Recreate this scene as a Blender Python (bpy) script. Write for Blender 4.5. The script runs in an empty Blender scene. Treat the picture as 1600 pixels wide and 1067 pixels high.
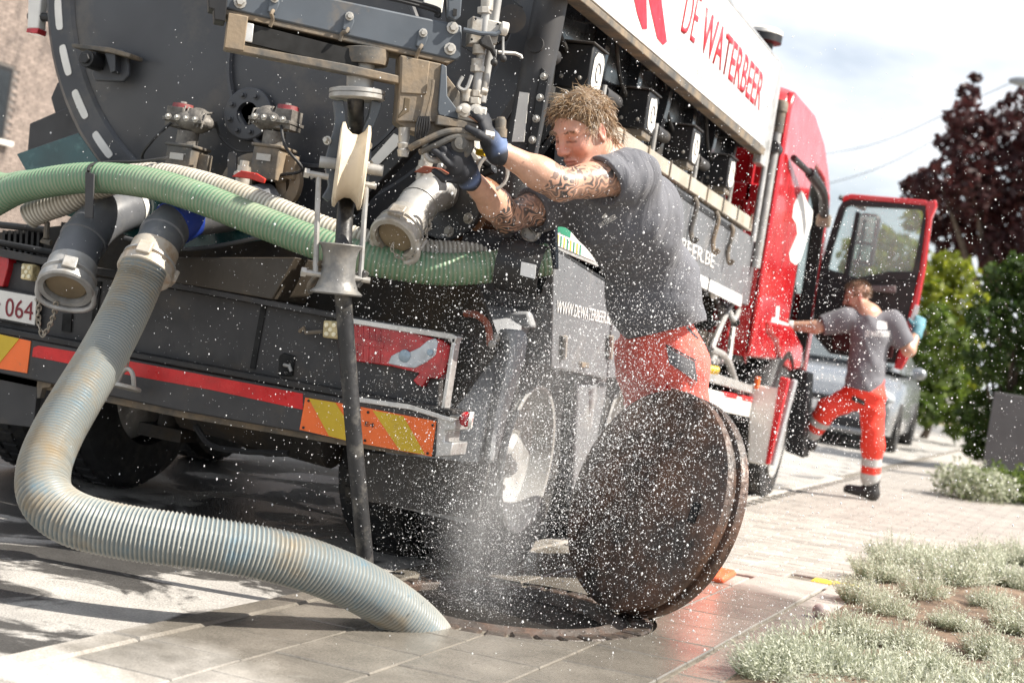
import bpy, bmesh, math, random
import numpy as np
import openvdb
from mathutils import Vector, Matrix
random.seed(11); rng = np.random.default_rng(11)
S = bpy.context.scene
COL = S.collection
V = lambda *a: np.array(a, float)

# ------------------------------------------------------------------ camera
F, PW, PH = 2300.0, 1600, 1067          # lens in pixels of the 1600 px photograph
ROLL, PITCH, YAW = math.radians(9.0), -math.asin(35/2300), math.radians(19.5)
_fw = V(-math.sin(YAW)*math.cos(PITCH), math.cos(YAW)*math.cos(PITCH), math.sin(PITCH))
_r0 = V(math.cos(YAW), math.sin(YAW), 0); _u0 = np.cross(_r0, _fw)
CR = _r0*math.cos(ROLL)+_u0*math.sin(ROLL); CU = -_r0*math.sin(ROLL)+_u0*math.cos(ROLL); CF = _fw
CC = V(2.9768, -4.6130, 1.0)
cam = bpy.data.cameras.new('camera'); camo = bpy.data.objects.new('camera', cam); COL.objects.link(camo)
m = Matrix.Identity(4)
for i in range(3):
    m[i][0], m[i][1], m[i][2], m[i][3] = CR[i], CU[i], -CF[i], CC[i]
camo.matrix_world = m
cam.sensor_width = 36; cam.lens = 36*F/PW; cam.clip_end = 3000; cam.clip_start = .05
cam.dof.use_dof = True; cam.dof.focus_distance = 4.9; cam.dof.aperture_fstop = 3.2
S.camera = camo

# ------------------------------------------------------------------ sky, sun, exposure
SUN_DIR = V(.92, .12, .98); SUN_DIR /= np.linalg.norm(SUN_DIR)
w = bpy.data.worlds.new('World'); S.world = w; w.use_nodes = True
nt = w.node_tree; nt.nodes.clear()
N = nt.nodes.new; L = nt.links.new
sky = N('ShaderNodeTexSky'); sky.sky_type = 'NISHITA'; sky.sun_disc = False
sky.sun_elevation = math.asin(SUN_DIR[2]); sky.sun_rotation = math.atan2(SUN_DIR[0], SUN_DIR[1])
sky.dust_density = 2.0
tc = N('ShaderNodeTexCoord'); mp = N('ShaderNodeMapping'); mp.inputs['Scale'].default_value = (1, 1, 2.6)
mp.inputs['Location'].default_value = (.37, .1, .22)
ns = N('ShaderNodeTexNoise'); ns.inputs['Scale'].default_value = 1.9; ns.inputs['Detail'].default_value = 6; ns.inputs['Roughness'].default_value = .55
cr = N('ShaderNodeValToRGB'); cr.color_ramp.elements[0].position = .40; cr.color_ramp.elements[1].position = .57
mx = N('ShaderNodeMixRGB'); mx.inputs['Color2'].default_value = (8.6, 8.9, 9.3, 1)
bg = N('ShaderNodeBackground'); bg.inputs['Strength'].default_value = .075
out = N('ShaderNodeOutputWorld')
L(tc.outputs['Generated'], mp.inputs['Vector']); L(mp.outputs[0], ns.inputs['Vector']); L(ns.outputs['Fac'], cr.inputs[0])
L(cr.outputs[0], mx.inputs['Fac']); L(sky.outputs[0], mx.inputs['Color1']); L(mx.outputs[0], bg.inputs['Color']); L(bg.outputs[0], out.inputs['Surface'])
sl = bpy.data.lights.new('sun', 'SUN'); so = bpy.data.objects.new('sun', sl); COL.objects.link(so)
sl.energy = 5.0; sl.angle = math.radians(.53); sl.color = (1, .93, .83)
so.rotation_euler = Vector(SUN_DIR).to_track_quat('Z', 'Y').to_euler()
S.view_settings.view_transform = 'Standard'; S.view_settings.look = 'None'; S.view_settings.gamma = 1
S.view_settings.use_curve_mapping = False
S.view_settings.exposure = .94
S.cycles.max_bounces = 8; S.cycles.transparent_max_bounces = 8; S.cycles.volume_bounces = 1
S.cycles.use_denoising = True; S.cycles.volume_step_rate = 2.0; S.cycles.caustics_reflective = False; S.cycles.caustics_refractive = False
S.cycles.sample_clamp_indirect = 6

# ------------------------------------------------------------------ geometry of the place
def ray(px, py): return CF*F + CR*(px-PW/2) - CU*(py-PH/2)
def proj(p):
    d = np.asarray(p, float)-CC; z = d@CF
    return PW/2+F*(d@CR)/z, PH/2-F*(d@CU)/z, z
def onp(px, py, n, p0):
    d = ray(px, py); n = np.asarray(n, float); return CC + d*(((np.asarray(p0, float)-CC)@n)/(d@n))
def R(px, py, y): return onp(px, py, (0, 1, 0), (0, y, 0))       # on the plane across the truck at y
def SD(px, py, x): return onp(px, py, (1, 0, 0), (x, 0, 0))      # on the plane along the truck at x
def PD(px, py, d): return CC + ray(px, py)*(d/F)                  # at a distance
def kerb_x(y): return .835 + .068*y
def gz(x, y): return .007*y + max(0.0, x-kerb_x(y))*.045          # the road rises a little ahead, the pavement towards the houses
def G(px, py):
    z = 0.0
    for _ in range(12):
        p = onp(px, py, (0, 0, 1), (0, 0, z)); z = gz(p[0], p[1])
    return p
BD = V(.83, .55, 0); BD /= np.linalg.norm(BD); BN = V(BD[1], -BD[0], 0)   # boom direction, its face normal (towards the camera)
BP = V(.92, -.39, 0)
def B(px, py, off=0.0): return onp(px, py, BN, BP + BN*off)

def nrm(v):
    v = np.asarray(v, float); return v/(np.linalg.norm(v)+1e-12)
def frame(ax):
    ax = nrm(ax); t = V(0, 0, 1) if abs(ax[2]) < .9 else V(1, 0, 0)
    a = nrm(np.cross(ax, t)); return a, np.cross(ax, a), ax

class MB:
    def __init__(s): s.v = []; s.f = []; s.at = []
    def add(s, v, f, at=None):
        o = len(s.v); s.v.extend([tuple(p) for p in v]); s.f.extend([tuple(i+o for i in q) for q in f])
        s.at.extend(at if at is not None else [0.0]*len(v)); return s
    def box(s, c, size, ax=None):
        ax = ax if ax is not None else np.eye(3); c = np.asarray(c, float); h = np.asarray(size, float)/2
        v = [c + ax[0]*h[0]*i + ax[1]*h[1]*j + ax[2]*h[2]*k for k in (-1, 1) for j in (-1, 1) for i in (-1, 1)]
        return s.add(v, [(0, 2, 3, 1), (4, 5, 7, 6), (0, 1, 5, 4), (2, 6, 7, 3), (0, 4, 6, 2), (1, 3, 7, 5)])
    def prism(s, poly, vec):
        n = len(poly); a = [np.asarray(p, float) for p in poly]; b = [p+np.asarray(vec, float) for p in a]
        nn = sum((np.cross(a[i]-a[0], a[(i+1) % n]-a[0]) for i in range(n)), V(0, 0, 0))
        if nn@np.asarray(vec, float) > 0: a.reverse(); b.reverse()
        return s.add(a+b, [tuple(range(n)), tuple(range(2*n-1, n-1, -1))] + [(i, i+n, (i+1) % n+n, (i+1) % n) for i in range(n)])
    def cyl(s, p0, p1, r0, r1=None, n=20, caps=True):
        return s.tube([p0, p1], [r0, r0 if r1 is None else r1], n, caps)
    def tube(s, pts, r, n=10, caps=True, at=None):
        pts = [np.asarray(p, float) for p in pts]; k = len(pts)
        r = [r]*k if np.isscalar(r) else list(r)
        tan = [nrm(pts[min(i+1, k-1)]-pts[max(i-1, 0)]) for i in range(k)]
        a = frame(tan[0])[0]; v = []; aa = []
        for i in range(k):
            a = nrm(a-tan[i]*(a@tan[i])); b = np.cross(tan[i], a)
            for j in range(n):
                t = 2*math.pi*j/n; v.append(pts[i]+(a*math.cos(t)+b*math.sin(t))*r[i]); aa.append(at[i] if at is not None else 0.0)
        f = [(i*n+j, i*n+(j+1) % n, (i+1)*n+(j+1) % n, (i+1)*n+j) for i in range(k-1) for j in range(n)]
        if caps: f += [tuple(range(n-1, -1, -1)), tuple(range((k-1)*n, k*n))]
        return s.add(v, f, aa)
    def lathe(s, o, axis, prof, n=28, sy=1.0):
        a, b, ax = frame(axis); o = np.asarray(o, float); v = []
        for t, r in prof:
            for j in range(n):
                q = 2*math.pi*j/n; v.append(o+ax*t+(a*math.cos(q)+b*math.sin(q)*sy)*r)
        k = len(prof); f = [(i*n+j, i*n+(j+1) % n, (i+1)*n+(j+1) % n, (i+1)*n+j) for i in range(k-1) for j in range(n)]
        if prof[0][1] > 1e-4: f.append(tuple(range(n-1, -1, -1)))
        if prof[-1][1] > 1e-4: f.append(tuple(range((k-1)*n, k*n)))
        return s.add(v, f)
    def ring(s, o, axis, prof, n=28):                              # closed profile revolved
        a, b, ax = frame(axis); o = np.asarray(o, float); v = []; k = len(prof)
        for t, r in prof:
            for j in range(n):
                q = 2*math.pi*j/n; v.append(o+ax*t+(a*math.cos(q)+b*math.sin(q))*r)
        return s.add(v, [(i*n+j, i*n+(j+1) % n, ((i+1) % k)*n+(j+1) % n, ((i+1) % k)*n+j) for i in range(k) for j in range(n)])
    def ball(s, c, r, ax=None, nu=14, nv=9):
        r = V(r, r, r) if np.isscalar(r) else np.asarray(r, float); ax = ax if ax is not None else np.eye(3); c = np.asarray(c, float); v = []
        for i in range(nv+1):
            p = math.pi*i/nv
            for j in range(nu):
                q = 2*math.pi*j/nu
                v.append(c+ax[0]*r[0]*math.sin(p)*math.cos(q)+ax[1]*r[1]*math.sin(p)*math.sin(q)-ax[2]*r[2]*math.cos(p))
        return s.add(v, [(i*nu+j, i*nu+(j+1) % nu, (i+1)*nu+(j+1) % nu, (i+1)*nu+j) for i in range(nv) for j in range(nu)])
    def bolt(s, p, ax, r=.012, h=.01):
        p = np.asarray(p, float); ax = nrm(ax)
        s.lathe(p, ax, [(0, r*1.45), (h*.25, r*1.45), (h*.3, r*1.02)], 10)
        return s.lathe(p+ax*h*.28, ax, [(0, r), (h*.75, r), (h, r*.8)], 6)
    def mesh(s, name, origin=(0, 0, 0), smooth=35, attr=None):
        me = bpy.data.meshes.new(name); o = np.asarray(origin, float)
        me.from_pydata([tuple(np.asarray(p)-o) for p in s.v], [], s.f)
        if attr:
            a = me.attributes.new(attr, 'FLOAT', 'POINT'); a.data.foreach_set('value', np.array(s.at, np.float32))
        me.update()
        if smooth: me.shade_smooth(); me.set_sharp_from_angle(angle=math.radians(smooth))
        return me
    def build(s, name, mat, parent=None, smooth=35, bevel=0.0, attr=None, origin=None):
        o = V(0, 0, 0)
        if parent is not None: o = np.array(wloc(parent))
        elif origin is not None: o = np.asarray(origin, float)
        me = s.mesh(name, o, smooth, attr)
        if mat is not None: me.materials.append(mat)
        ob = bpy.data.objects.new(name, me); COL.objects.link(ob)
        if parent is not None: ob.parent = parent
        else: ob.location = o
        if bevel:
            b = ob.modifiers.new('edge', 'BEVEL'); b.width = bevel; b.segments = 2; b.limit_method = 'ANGLE'; b.angle_limit = math.radians(40)
            b.harden_normals = False
        return ob
def wloc(o):
    p = Vector((0, 0, 0))
    while o is not None: p = p + o.location; o = o.parent
    return p
def tag(o, label=None, cat=None, group=None, kind=None):
    if label: o['label'] = label
    if cat: o['category'] = cat
    if group: o['group'] = group
    if kind: o['kind'] = kind
    return o
def empty(name, loc, label, cat, group=None):
    o = bpy.data.objects.new(name, None); o.empty_display_size = .1; COL.objects.link(o); o.location = [float(x) for x in loc]
    return tag(o, label, cat, group)
def inst(src, name, parent, loc, rot=None, scale=None):
    o = bpy.data.objects.new(name, src.data); COL.objects.link(o); o.parent = parent
    if parent is not None: loc = np.asarray(loc, float)-np.array(wloc(parent))
    o.location = [float(x) for x in loc]
    if rot is not None: o.rotation_euler = rot
    if scale is not None: o.scale = scale
    return o
def copy_tree(o, parent=None):
    c = o.copy(); COL.objects.link(c); c.parent = parent
    for ch in list(o.children): copy_tree(ch, c)
    return c
def bez(pts, n=60):                                                # smooth curve through points
    P = [np.asarray(p, float) for p in pts]; P = [2*P[0]-P[1]]+P+[2*P[-1]-P[-2]]; o = []
    seg = len(P)-3
    for i in range(seg):
        k = max(2, n//seg)
        for j in range(k):
            t = j/k; a, b, c, d = P[i:i+4]
            o.append(.5*((2*b)+(-a+c)*t+(2*a-5*b+4*c-d)*t*t+(-a+3*b-3*c+d)*t**3))
    o.append(P[-2]); return o
def resample(pts, step):
    P = np.array(pts); d = np.r_[0, np.cumsum(np.linalg.norm(np.diff(P, axis=0), axis=1))]
    s = np.arange(0, d[-1], step); return np.stack([np.interp(s, d, P[:, k]) for k in range(3)], 1), s
def pp(y, pts): return [R(a, b, y) for a, b in pts]
def sp(x, pts): return [SD(a, b, x) for a, b in pts]
def bb(off, pts): return [B(a, b, off) for a, b in pts]

# ------------------------------------------------------------------ materials
_mats = {}
def M(name, col, rough=.5, metal=0.0, var=.12, scale=9.0, bump=0.0, bscale=60.0, dirt=None, damt=.0, dscale=4.0, coat=0.0, spec=.5, rvar=.12, sheen=0.0, trans=0.0):
    if name in _mats: return _mats[name]
    m = bpy.data.materials.new(name); m.use_nodes = True; nt = m.node_tree; b = nt.nodes['Principled BSDF']; N = nt.nodes.new; L = nt.links.new
    tc = N('ShaderNodeTexCoord'); n1 = N('ShaderNodeTexNoise'); n1.inputs['Scale'].default_value = scale; n1.inputs['Detail'].default_value = 5
    L(tc.outputs['Object'], n1.inputs['Vector'])
    hs = N('ShaderNodeHueSaturation'); hs.inputs['Color'].default_value = (*col, 1)
    mr = N('ShaderNodeMapRange'); mr.inputs['To Min'].default_value = 1-var*2; mr.inputs['To Max'].default_value = 1+var*2; mr.inputs['From Min'].default_value = .25; mr.inputs['From Max'].default_value = .75
    L(n1.outputs['Fac'], mr.inputs['Value']); L(mr.outputs[0], hs.inputs['Value']); c = hs.outputs[0]
    r2 = N('ShaderNodeMapRange'); r2.inputs['To Min'].default_value = max(.03, rough-rvar); r2.inputs['To Max'].default_value = min(1, rough+rvar); r2.inputs['From Min'].default_value = .3; r2.inputs['From Max'].default_value = .7
    n2 = N('ShaderNodeTexNoise'); n2.inputs['Scale'].default_value = scale*2.7; n2.inputs['Detail'].default_value = 4; L(tc.outputs['Object'], n2.inputs['Vector'])
    L(n2.outputs['Fac'], r2.inputs['Value']); L(r2.outputs[0], b.inputs['Roughness'])
    if dirt is not None:
        n3 = N('ShaderNodeTexNoise'); n3.inputs['Scale'].default_value = dscale; n3.inputs['Detail'].default_value = 8; n3.inputs['Roughness'].default_value = .68
        L(tc.outputs['Object'], n3.inputs['Vector'])
        rp = N('ShaderNodeMapRange'); rp.inputs['From Min'].default_value = .62-damt*.4; rp.inputs['From Max'].default_value = .78-damt*.3; rp.clamp = True
        L(n3.outputs['Fac'], rp.inputs['Value'])
        mm = N('ShaderNodeMath'); mm.operation = 'MULTIPLY'; mm.inputs[1].default_value = min(.92, .35+damt); L(rp.outputs[0], mm.inputs[0])
        mix = N('ShaderNodeMixRGB'); mix.inputs['Color2'].default_value = (*dirt, 1); L(mm.outputs[0], mix.inputs['Fac']); L(c, mix.inputs['Color1']); c = mix.outputs[0]
    L(c, b.inputs['Base Color'])
    b.inputs['Metallic'].default_value = metal; b.inputs['Specular IOR Level'].default_value = spec
    if coat: b.inputs['Coat Weight'].default_value = coat; b.inputs['Coat Roughness'].default_value = .08
    if sheen: b.inputs['Sheen Weight'].default_value = sheen
    if trans: b.inputs['Transmission Weight'].default_value = trans
    if bump:
        n4 = N('ShaderNodeTexNoise'); n4.inputs['Scale'].default_value = bscale; n4.inputs['Detail'].default_value = 4; L(tc.outputs['Object'], n4.inputs['Vector'])
        bm = N('ShaderNodeBump'); bm.inputs['Strength'].default_value = bump; bm.inputs['Distance'].default_value = .01; L(n4.outputs['Fac'], bm.inputs['Height']); L(bm.outputs[0], b.inputs['Normal'])
    _mats[name] = m; return m
TAN = (.23, .18, .12)
mt = dict(
 tank=M('charcoal_tank_paint', (.052, .054, .060), .42, 0, .10, 3, dirt=(.15, .13, .105), damt=.22, dscale=2.6),
 tankside=M('black_tank_paint', (.022, .023, .026), .22, 0, .1, 3, dirt=(.14, .12, .10), damt=.10, coat=.3),
 boom=M('slate_boom_paint', (.085, .10, .118), .45, 0, .1, 6, dirt=TAN, damt=.16, dscale=7),
 dusty=M('dusty_painted_steel', (.09, .088, .082), .7, 0, .15, 8, dirt=(.27, .205, .135), damt=.55, dscale=5, bump=.15),
 chassis=M('dark_grey_chassis', (.042, .041, .042), .55, 0, .12, 5, dirt=(.10, .078, .055), damt=.22, dscale=4),
 black=M('black_steel', (.014, .014, .015), .5, 0, .12, 6, dirt=(.07, .055, .04), damt=.15),
 under=M('grimy_underbody', (.022, .019, .016), .8, 0, .2, 6, dirt=(.07, .05, .03), damt=.4),
 steel=M('dull_galvanised_steel', (.40, .395, .38), .5, .35, .12, 14, dirt=(.22, .18, .13), damt=.25, dscale=12),
 alu=M('cast_aluminium', (.50, .48, .44), .48, .35, .1, 12, dirt=(.26, .20, .13), damt=.4, dscale=12, bump=.1),
 bolt=M('zinc_bolt', (.46, .44, .40), .42, .5, .1, 30),
 rust=M('rusty_pipe', (.22, .10, .045), .78, 0, .25, 7, dirt=(.10, .085, .075), damt=.35, dscale=9, bump=.2),
 castiron=M('rusty_cast_iron', (.052, .040, .034), .5, .1, .4, 8, dirt=(.16, .078, .046), damt=.5, dscale=5, bump=1.0, bscale=26, spec=.6),
 castrim=M('worn_cast_iron_rim', (.10, .085, .075), .5, .15, .2, 14, dirt=(.17, .085, .05), damt=.35, dscale=6, bump=.4, bscale=60),
 rubber=M('black_rubber', (.017, .017, .018), .62, 0, .15, 10, dirt=(.09, .08, .065), damt=.15, bump=.1, bscale=120),
 tyre=M('tyre_rubber', (.02, .02, .021), .75, 0, .15, 9, dirt=(.12, .105, .085), damt=.25, dscale=7, bump=.1),
 rim=M('light_grey_wheel_paint', (.40, .40, .39), .45, .2, .1, 9, dirt=(.2, .16, .12), damt=.3),
 guide=M('scuffed_grey_guide', (.19, .187, .18), .5, .3, .2, 12, dirt=(.34, .31, .26), damt=.3, dscale=10, bump=.15),
 fender=M('grey_plastic_fender', (.34, .35, .365), .55, 0, .06, 6, dirt=(.33, .31, .28), damt=.25),
 cabinet=M('grey_cabinet_paint', (.15, .155, .165), .38, 0, .05, 4, dirt=(.3, .28, .25), damt=.15),
 white=M('white_sign_sheet', (.80, .80, .79), .35, 0, .03, 3, dirt=(.55, .52, .47), damt=.06),
 whitepl=M('worn_white_plastic', (.74, .72, .67), .45, 0, .06, 9, dirt=(.35, .31, .25), damt=.1),
 nylon=M('cream_nylon_sheave', (.72, .62, .47), .45, 0, .05, 6, dirt=(.33, .26, .17), damt=.2, dscale=9),
 red=M('red_cab_paint', (.56, .012, .018), .25, 0, .05, 3, coat=.7, dirt=(.45, .10, .08), damt=.05),
 redpl=M('red_lamp_lens', (.45, .012, .02), .15, 0, .25, 18, coat=.6),
 redtape=M('red_reflective_tape', (.62, .012, .014), .35, 0, .12, 16, dirt=(.12, .015, .015), damt=.16, dscale=8),
 orange=M('orange_reflective_sheet', (.92, .17, .03), .4, 0, .04, 12, dirt=(.25, .15, .1), damt=.05, dscale=20),
 yellow=M('dull_yellow_reflective_sheet', (.62, .42, .02), .42, 0, .04, 12, dirt=(.25, .15, .1), damt=.05, dscale=20),
 lampclear=M('clear_lamp_lens', (.55, .60, .64), .12, 0, .2, 20, coat=.5),
 lampamber=M('yellowed_lamp_lens', (.55, .45, .24), .25, 0, .25, 40, coat=.4),
 silver=M('bare_aluminium', (.62, .61, .59), .38, .6, .08, 10, dirt=(.2, .19, .17), damt=.25, dscale=12),
 grate=M('dark_recess', (.008, .008, .008), .8),
 blue=M('blue_clamp_band', (.02, .05, .30), .4, 0, .08, 10),
 pvc=M('grey_pipe_plastic', (.115, .12, .13), .38, 0, .08, 8, dirt=(.26, .25, .23), damt=.16, dscale=9),
 glass=M('green_tinted_plate', (.012, .06, .065), .12, 0, .2, 6, dirt=(.10, .22, .21), damt=.2, dscale=16, coat=.6),
 actuator=M('grimy_valve_casting', (.20, .185, .165), .6, .2, .2, 16, dirt=(.05, .045, .04), damt=.45, dscale=14, bump=.3, bscale=90),
 redhandle=M('red_valve_handle', (.52, .03, .02), .5, 0, .15, 20, dirt=(.3, .12, .06), damt=.2),
 rustred=M('faded_red_handle', (.36, .10, .055), .6, 0, .15, 20, dirt=(.3, .2, .14), damt=.25),
 letterred=M('red_lettering', (.62, .015, .03), .4, 0, .03),
 letterwhite=M('white_lettering', (.78, .78, .76), .45, 0, .03),
 letterdark=M('dark_lettering', (.03, .03, .03), .5, 0, .03),
 letterplate=M('dark_red_lettering', (.20, .01, .02), .5, 0, .03),
 lettergreen=M('green_print', (.02, .22, .12), .5, 0, .05),
 letterpale=M('faint_pink_lettering', (.74, .66, .66), .5, 0, .03),
 chain=M('chain_steel', (.40, .36, .30), .5, .4, .15, 30),
)
GLASS = bpy.data.materials.new('window_glass'); GLASS.use_nodes = True
_n = GLASS.node_tree; _b = _n.nodes['Principled BSDF']; _b.inputs['Base Color'].default_value = (.9, .95, .94, 1); _b.inputs['Roughness'].default_value = .02
_t = _n.nodes.new('ShaderNodeBsdfTransparent'); _t.inputs[0].default_value = (.86, .92, .91, 1); _mx = _n.nodes.new('ShaderNodeMixShader'); _mx.inputs[0].default_value = .18
_n.links.new(_t.outputs[0], _mx.inputs[1]); _n.links.new(_b.outputs[0], _mx.inputs[2]); _n.links.new(_mx.outputs[0], _n.nodes['Material Output'].inputs['Surface'])

def text_on(txt, bl, br, tl, mat, parent, name='lettering', lift=.002, squeeze=None, bold=0.0, font=None):
    cu = bpy.data.curves.new('txt', 'FONT'); cu.body = txt; cu.size = 1; cu.offset = bold; cu.resolution_u = 3
    to = bpy.data.objects.new('txt', cu); COL.objects.link(to)
    dg = bpy.context.evaluated_depsgraph_get(); me = bpy.data.meshes.new_from_object(to.evaluated_get(dg))
    bpy.data.objects.remove(to); bpy.data.curves.remove(cu)
    v = np.array([x.co[:] for x in me.vertices]); mn, mxv = v.min(0), v.max(0); sc = mxv-mn
    bl, br, tl = [np.asarray(p, float) for p in (bl, br, tl)]; ex, ey = br-bl, tl-bl; n = nrm(np.cross(ex, ey))
    o = np.array(wloc(parent)) if parent is not None else V(0, 0, 0)
    nv = bl + np.outer((v[:, 0]-mn[0])/sc[0], ex) + np.outer((v[:, 1]-mn[1])/sc[1], ey) + n*lift - o
    me.vertices.foreach_set('co', nv.astype(np.float32).ravel()); me.update(); me.materials.clear(); me.materials.append(mat); me.name = name
    ob = bpy.data.objects.new(name, me); COL.objects.link(ob); ob.parent = parent
    s = ob.modifiers.new('depth', 'SOLIDIFY'); s.thickness = .0012; s.offset = 1
    return ob
# ------------------------------------------------------------------ the ground
KA = math.atan(.068); KU = V(math.sin(KA), math.cos(KA), 0); KV = V(math.cos(KA), -math.sin(KA), 0)
def K(s, t, dz=0.0):                                              # kerb frame: s along the kerb, t towards the houses
    x = .835 + KU[0]*s + KV[0]*t; y = KU[1]*s + KV[1]*t
    return V(x, y, gz(min(x, 3.6+.068*y), min(y, 60)) + dz)
def toK(p): d = V(p[0]-.835, p[1], 0); return d@KU, d@KV
HC = V(1.41, .17, 0); HC[2] = gz(1.41, .17); HS, HT = toK(HC); HR = .365

def ground_mat(name, dry, wet, rough_dry, wet_kind, scale, bump, bscale):
    m = bpy.data.materials.new(name); m.use_nodes = True; nt = m.node_tree; b = nt.nodes['Principled BSDF']; N = nt.nodes.new; L = nt.links.new
    geo = N('ShaderNodeNewGeometry'); oi = N('ShaderNodeObjectInfo')
    n1 = N('ShaderNodeTexNoise'); n1.inputs['Scale'].default_value = scale; n1.inputs['Detail'].default_value = 8; n1.inputs['Roughness'].default_value = .65; L(geo.outputs['Position'], n1.inputs['Vector'])
    n2 = N('ShaderNodeTexNoise'); n2.inputs['Scale'].default_value = bscale; n2.inputs['Detail'].default_value = 4; L(geo.outputs['Position'], n2.inputs['Vector'])
    # damp patches: noise plus nearness to the manhole
    mpn = N('ShaderNodeMapping'); mpn.inputs['Scale'].default_value = (1.0, 1.0, 1); L(geo.outputs['Position'], mpn.inputs['Vector'])
    n3 = N('ShaderNodeTexNoise'); n3.inputs['Scale'].default_value = 1.7; n3.inputs['Detail'].default_value = 7; n3.inputs['Roughness'].default_value = .6; n3.inputs['Distortion'].default_value = .8; L(mpn.outputs[0], n3.inputs['Vector'])
    dist = N('ShaderNodeVectorMath'); dist.operation = 'DISTANCE'; dist.inputs[1].default_value = tuple(HC); L(geo.outputs['Position'], dist.inputs[0])
    dm = N('ShaderNodeMapRange'); dm.interpolation_type = 'SMOOTHSTEP'
    if wet_kind == 'slab':
        dm.inputs['From Min'].default_value = .7; dm.inputs['From Max'].default_value = 2.3; dm.inputs['To Min'].default_value = .62; dm.inputs['To Max'].default_value = -.2
    else:
        dm.inputs['From Min'].default_value = 1.0; dm.inputs['From Max'].default_value = 6; dm.inputs['To Min'].default_value = .06; dm.inputs['To Max'].default_value = -.04
    L(dist.outputs['Value'], dm.inputs['Value'])
    ad = N('ShaderNodeMath'); ad.operation = 'ADD'; L(n3.outputs['Fac'], ad.inputs[0]); L(dm.outputs[0], ad.inputs[1])
    wm = N('ShaderNodeMapRange'); wm.inputs['From Min'].default_value = .515 if wet_kind != 'slab' else .55; wm.inputs['From Max'].default_value = .565 if wet_kind != 'slab' else .85; L(ad.outputs[0], wm.inputs['Value'])
    rp = N('ShaderNodeMapRange'); rp.inputs['From Min'].default_value = .3; rp.inputs['From Max'].default_value = .7; rp.inputs['To Min'].default_value = .72; rp.inputs['To Max'].default_value = 1.25; L(n1.outputs['Fac'], rp.inputs['Value'])
    mxr = N('ShaderNodeMixRGB'); mxr.inputs['Color1'].default_value = (*dry, 1); mxr.inputs['Color2'].default_value = (*wet, 1); L(wm.outputs[0], mxr.inputs['Fac'])
    rr = N('ShaderNodeMapRange'); rr.inputs['To Min'].default_value = .86; rr.inputs['To Max'].default_value = 1.14; L(oi.outputs['Random'], rr.inputs['Value'])
    mu = N('ShaderNodeMath'); mu.operation = 'MULTIPLY'; L(rp.outputs[0], mu.inputs[0]); L(rr.outputs[0], mu.inputs[1])
    fr = N('ShaderNodeMapRange'); fr.inputs['From Min'].default_value = .3; fr.inputs['From Max'].default_value = .7; fr.inputs['To Min'].default_value = .8; fr.inputs['To Max'].default_value = 1.2; L(n2.outputs['Fac'], fr.inputs['Value'])
    mu2 = N('ShaderNodeMath'); mu2.operation = 'MULTIPLY'; L(mu.outputs[0], mu2.inputs[0]); L(fr.outputs[0], mu2.inputs[1])
    hs = N('ShaderNodeHueSaturation'); L(mxr.outputs[0], hs.inputs['Color']); L(mu2.outputs[0], hs.inputs['Value']); L(hs.outputs[0], b.inputs['Base Color'])
    ro = N('ShaderNodeMapRange'); ro.inputs['To Min'].default_value = rough_dry; ro.inputs['To Max'].default_value = .2 if wet_kind == 'slab' else .42; L(wm.outputs[0], ro.inputs['Value']); L(ro.outputs[0], b.inputs['Roughness'])
    bm = N('ShaderNodeBump'); bm.inputs['Strength'].default_value = bump; bm.inputs['Distance'].default_value = .006; L(n2.outputs['Fac'], bm.inputs['Height']); L(bm.outputs[0], b.inputs['Normal'])
    return m
ROADM = ground_mat('worn_asphalt', (.44, .42, .39), (.085, .082, .078), .85, 'road', 3.0, .7, 130)
SLABM = ground_mat('concrete_slab', (.40, .375, .34), (.20, .182, .155), .8, 'slab', 5.0, .25, 160)
PAVM = ground_mat('pale_clinker', (.385, .355, .32), (.2, .175, .15), .85, 'slab', 6.0, .3, 120)
JOINT = M('sandy_joint', (.17, .15, .12), .95, 0, .3, 30, bump=.4)
SOIL = M('dry_soil', (.15, .105, .072), .95, 0, .35, 9, bump=1.0, bscale=45)

def sheet(name, ss, ts, mat, dz, skip=None):
    b = MB(); v = [K(s, t, dz) for s in ss for t in ts]; n = len(ts); f = []
    for i in range(len(ss)-1):
        for j in range(n-1):
            if skip and (i, j) == skip: continue
            f.append((i*n+j, i*n+j+1, (i+1)*n+j+1, (i+1)*n+j))
    b.add(v, f); return b
road = sheet('road', [-60, -12, -4, -1.5, 0, 1.5, 4, 8, 14, 24, 60, 500], [-400, -60, -12, -6, -3, -1.5, 0.02], ROADM, -.008).build('road', ROADM, smooth=0)
tag(road, 'worn grey asphalt road with pale dried patches and damp streaks', kind='structure')
PS, PT = [-30, -6, -1.6, HS-.7, HS+.7, 1.95, 5, 9, 14, 24, 60, 500], [.02, HT-.62, HT+.62, 1.5, 3.4, 60, 400]
pv = sheet('pavement', PS, PT, JOINT, -.012, skip=(3, 1))
n0 = 48; cir = []; rec = []
for k in range(n0):
    a = 2*math.pi*(k+.5)/n0*1.0; a = 2*math.pi*k/n0; ca, sa = math.cos(a), math.sin(a)
    cir.append(K(HS+.40*ca, HT+.40*sa, -.012)); q = min(.7/max(abs(ca), 1e-6), .62/max(abs(sa), 1e-6)); rec.append(K(HS+q*ca, HT+q*sa, -.012))
pv.add(cir+rec, [(k, n0+k, n0+(k+1) % n0, (k+1) % n0) for k in range(n0)])
pavement = pv.build('pavement', JOINT, smooth=0); tag(pavement, 'paved footpath of concrete slabs and pale clinker along the road', kind='structure')

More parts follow.
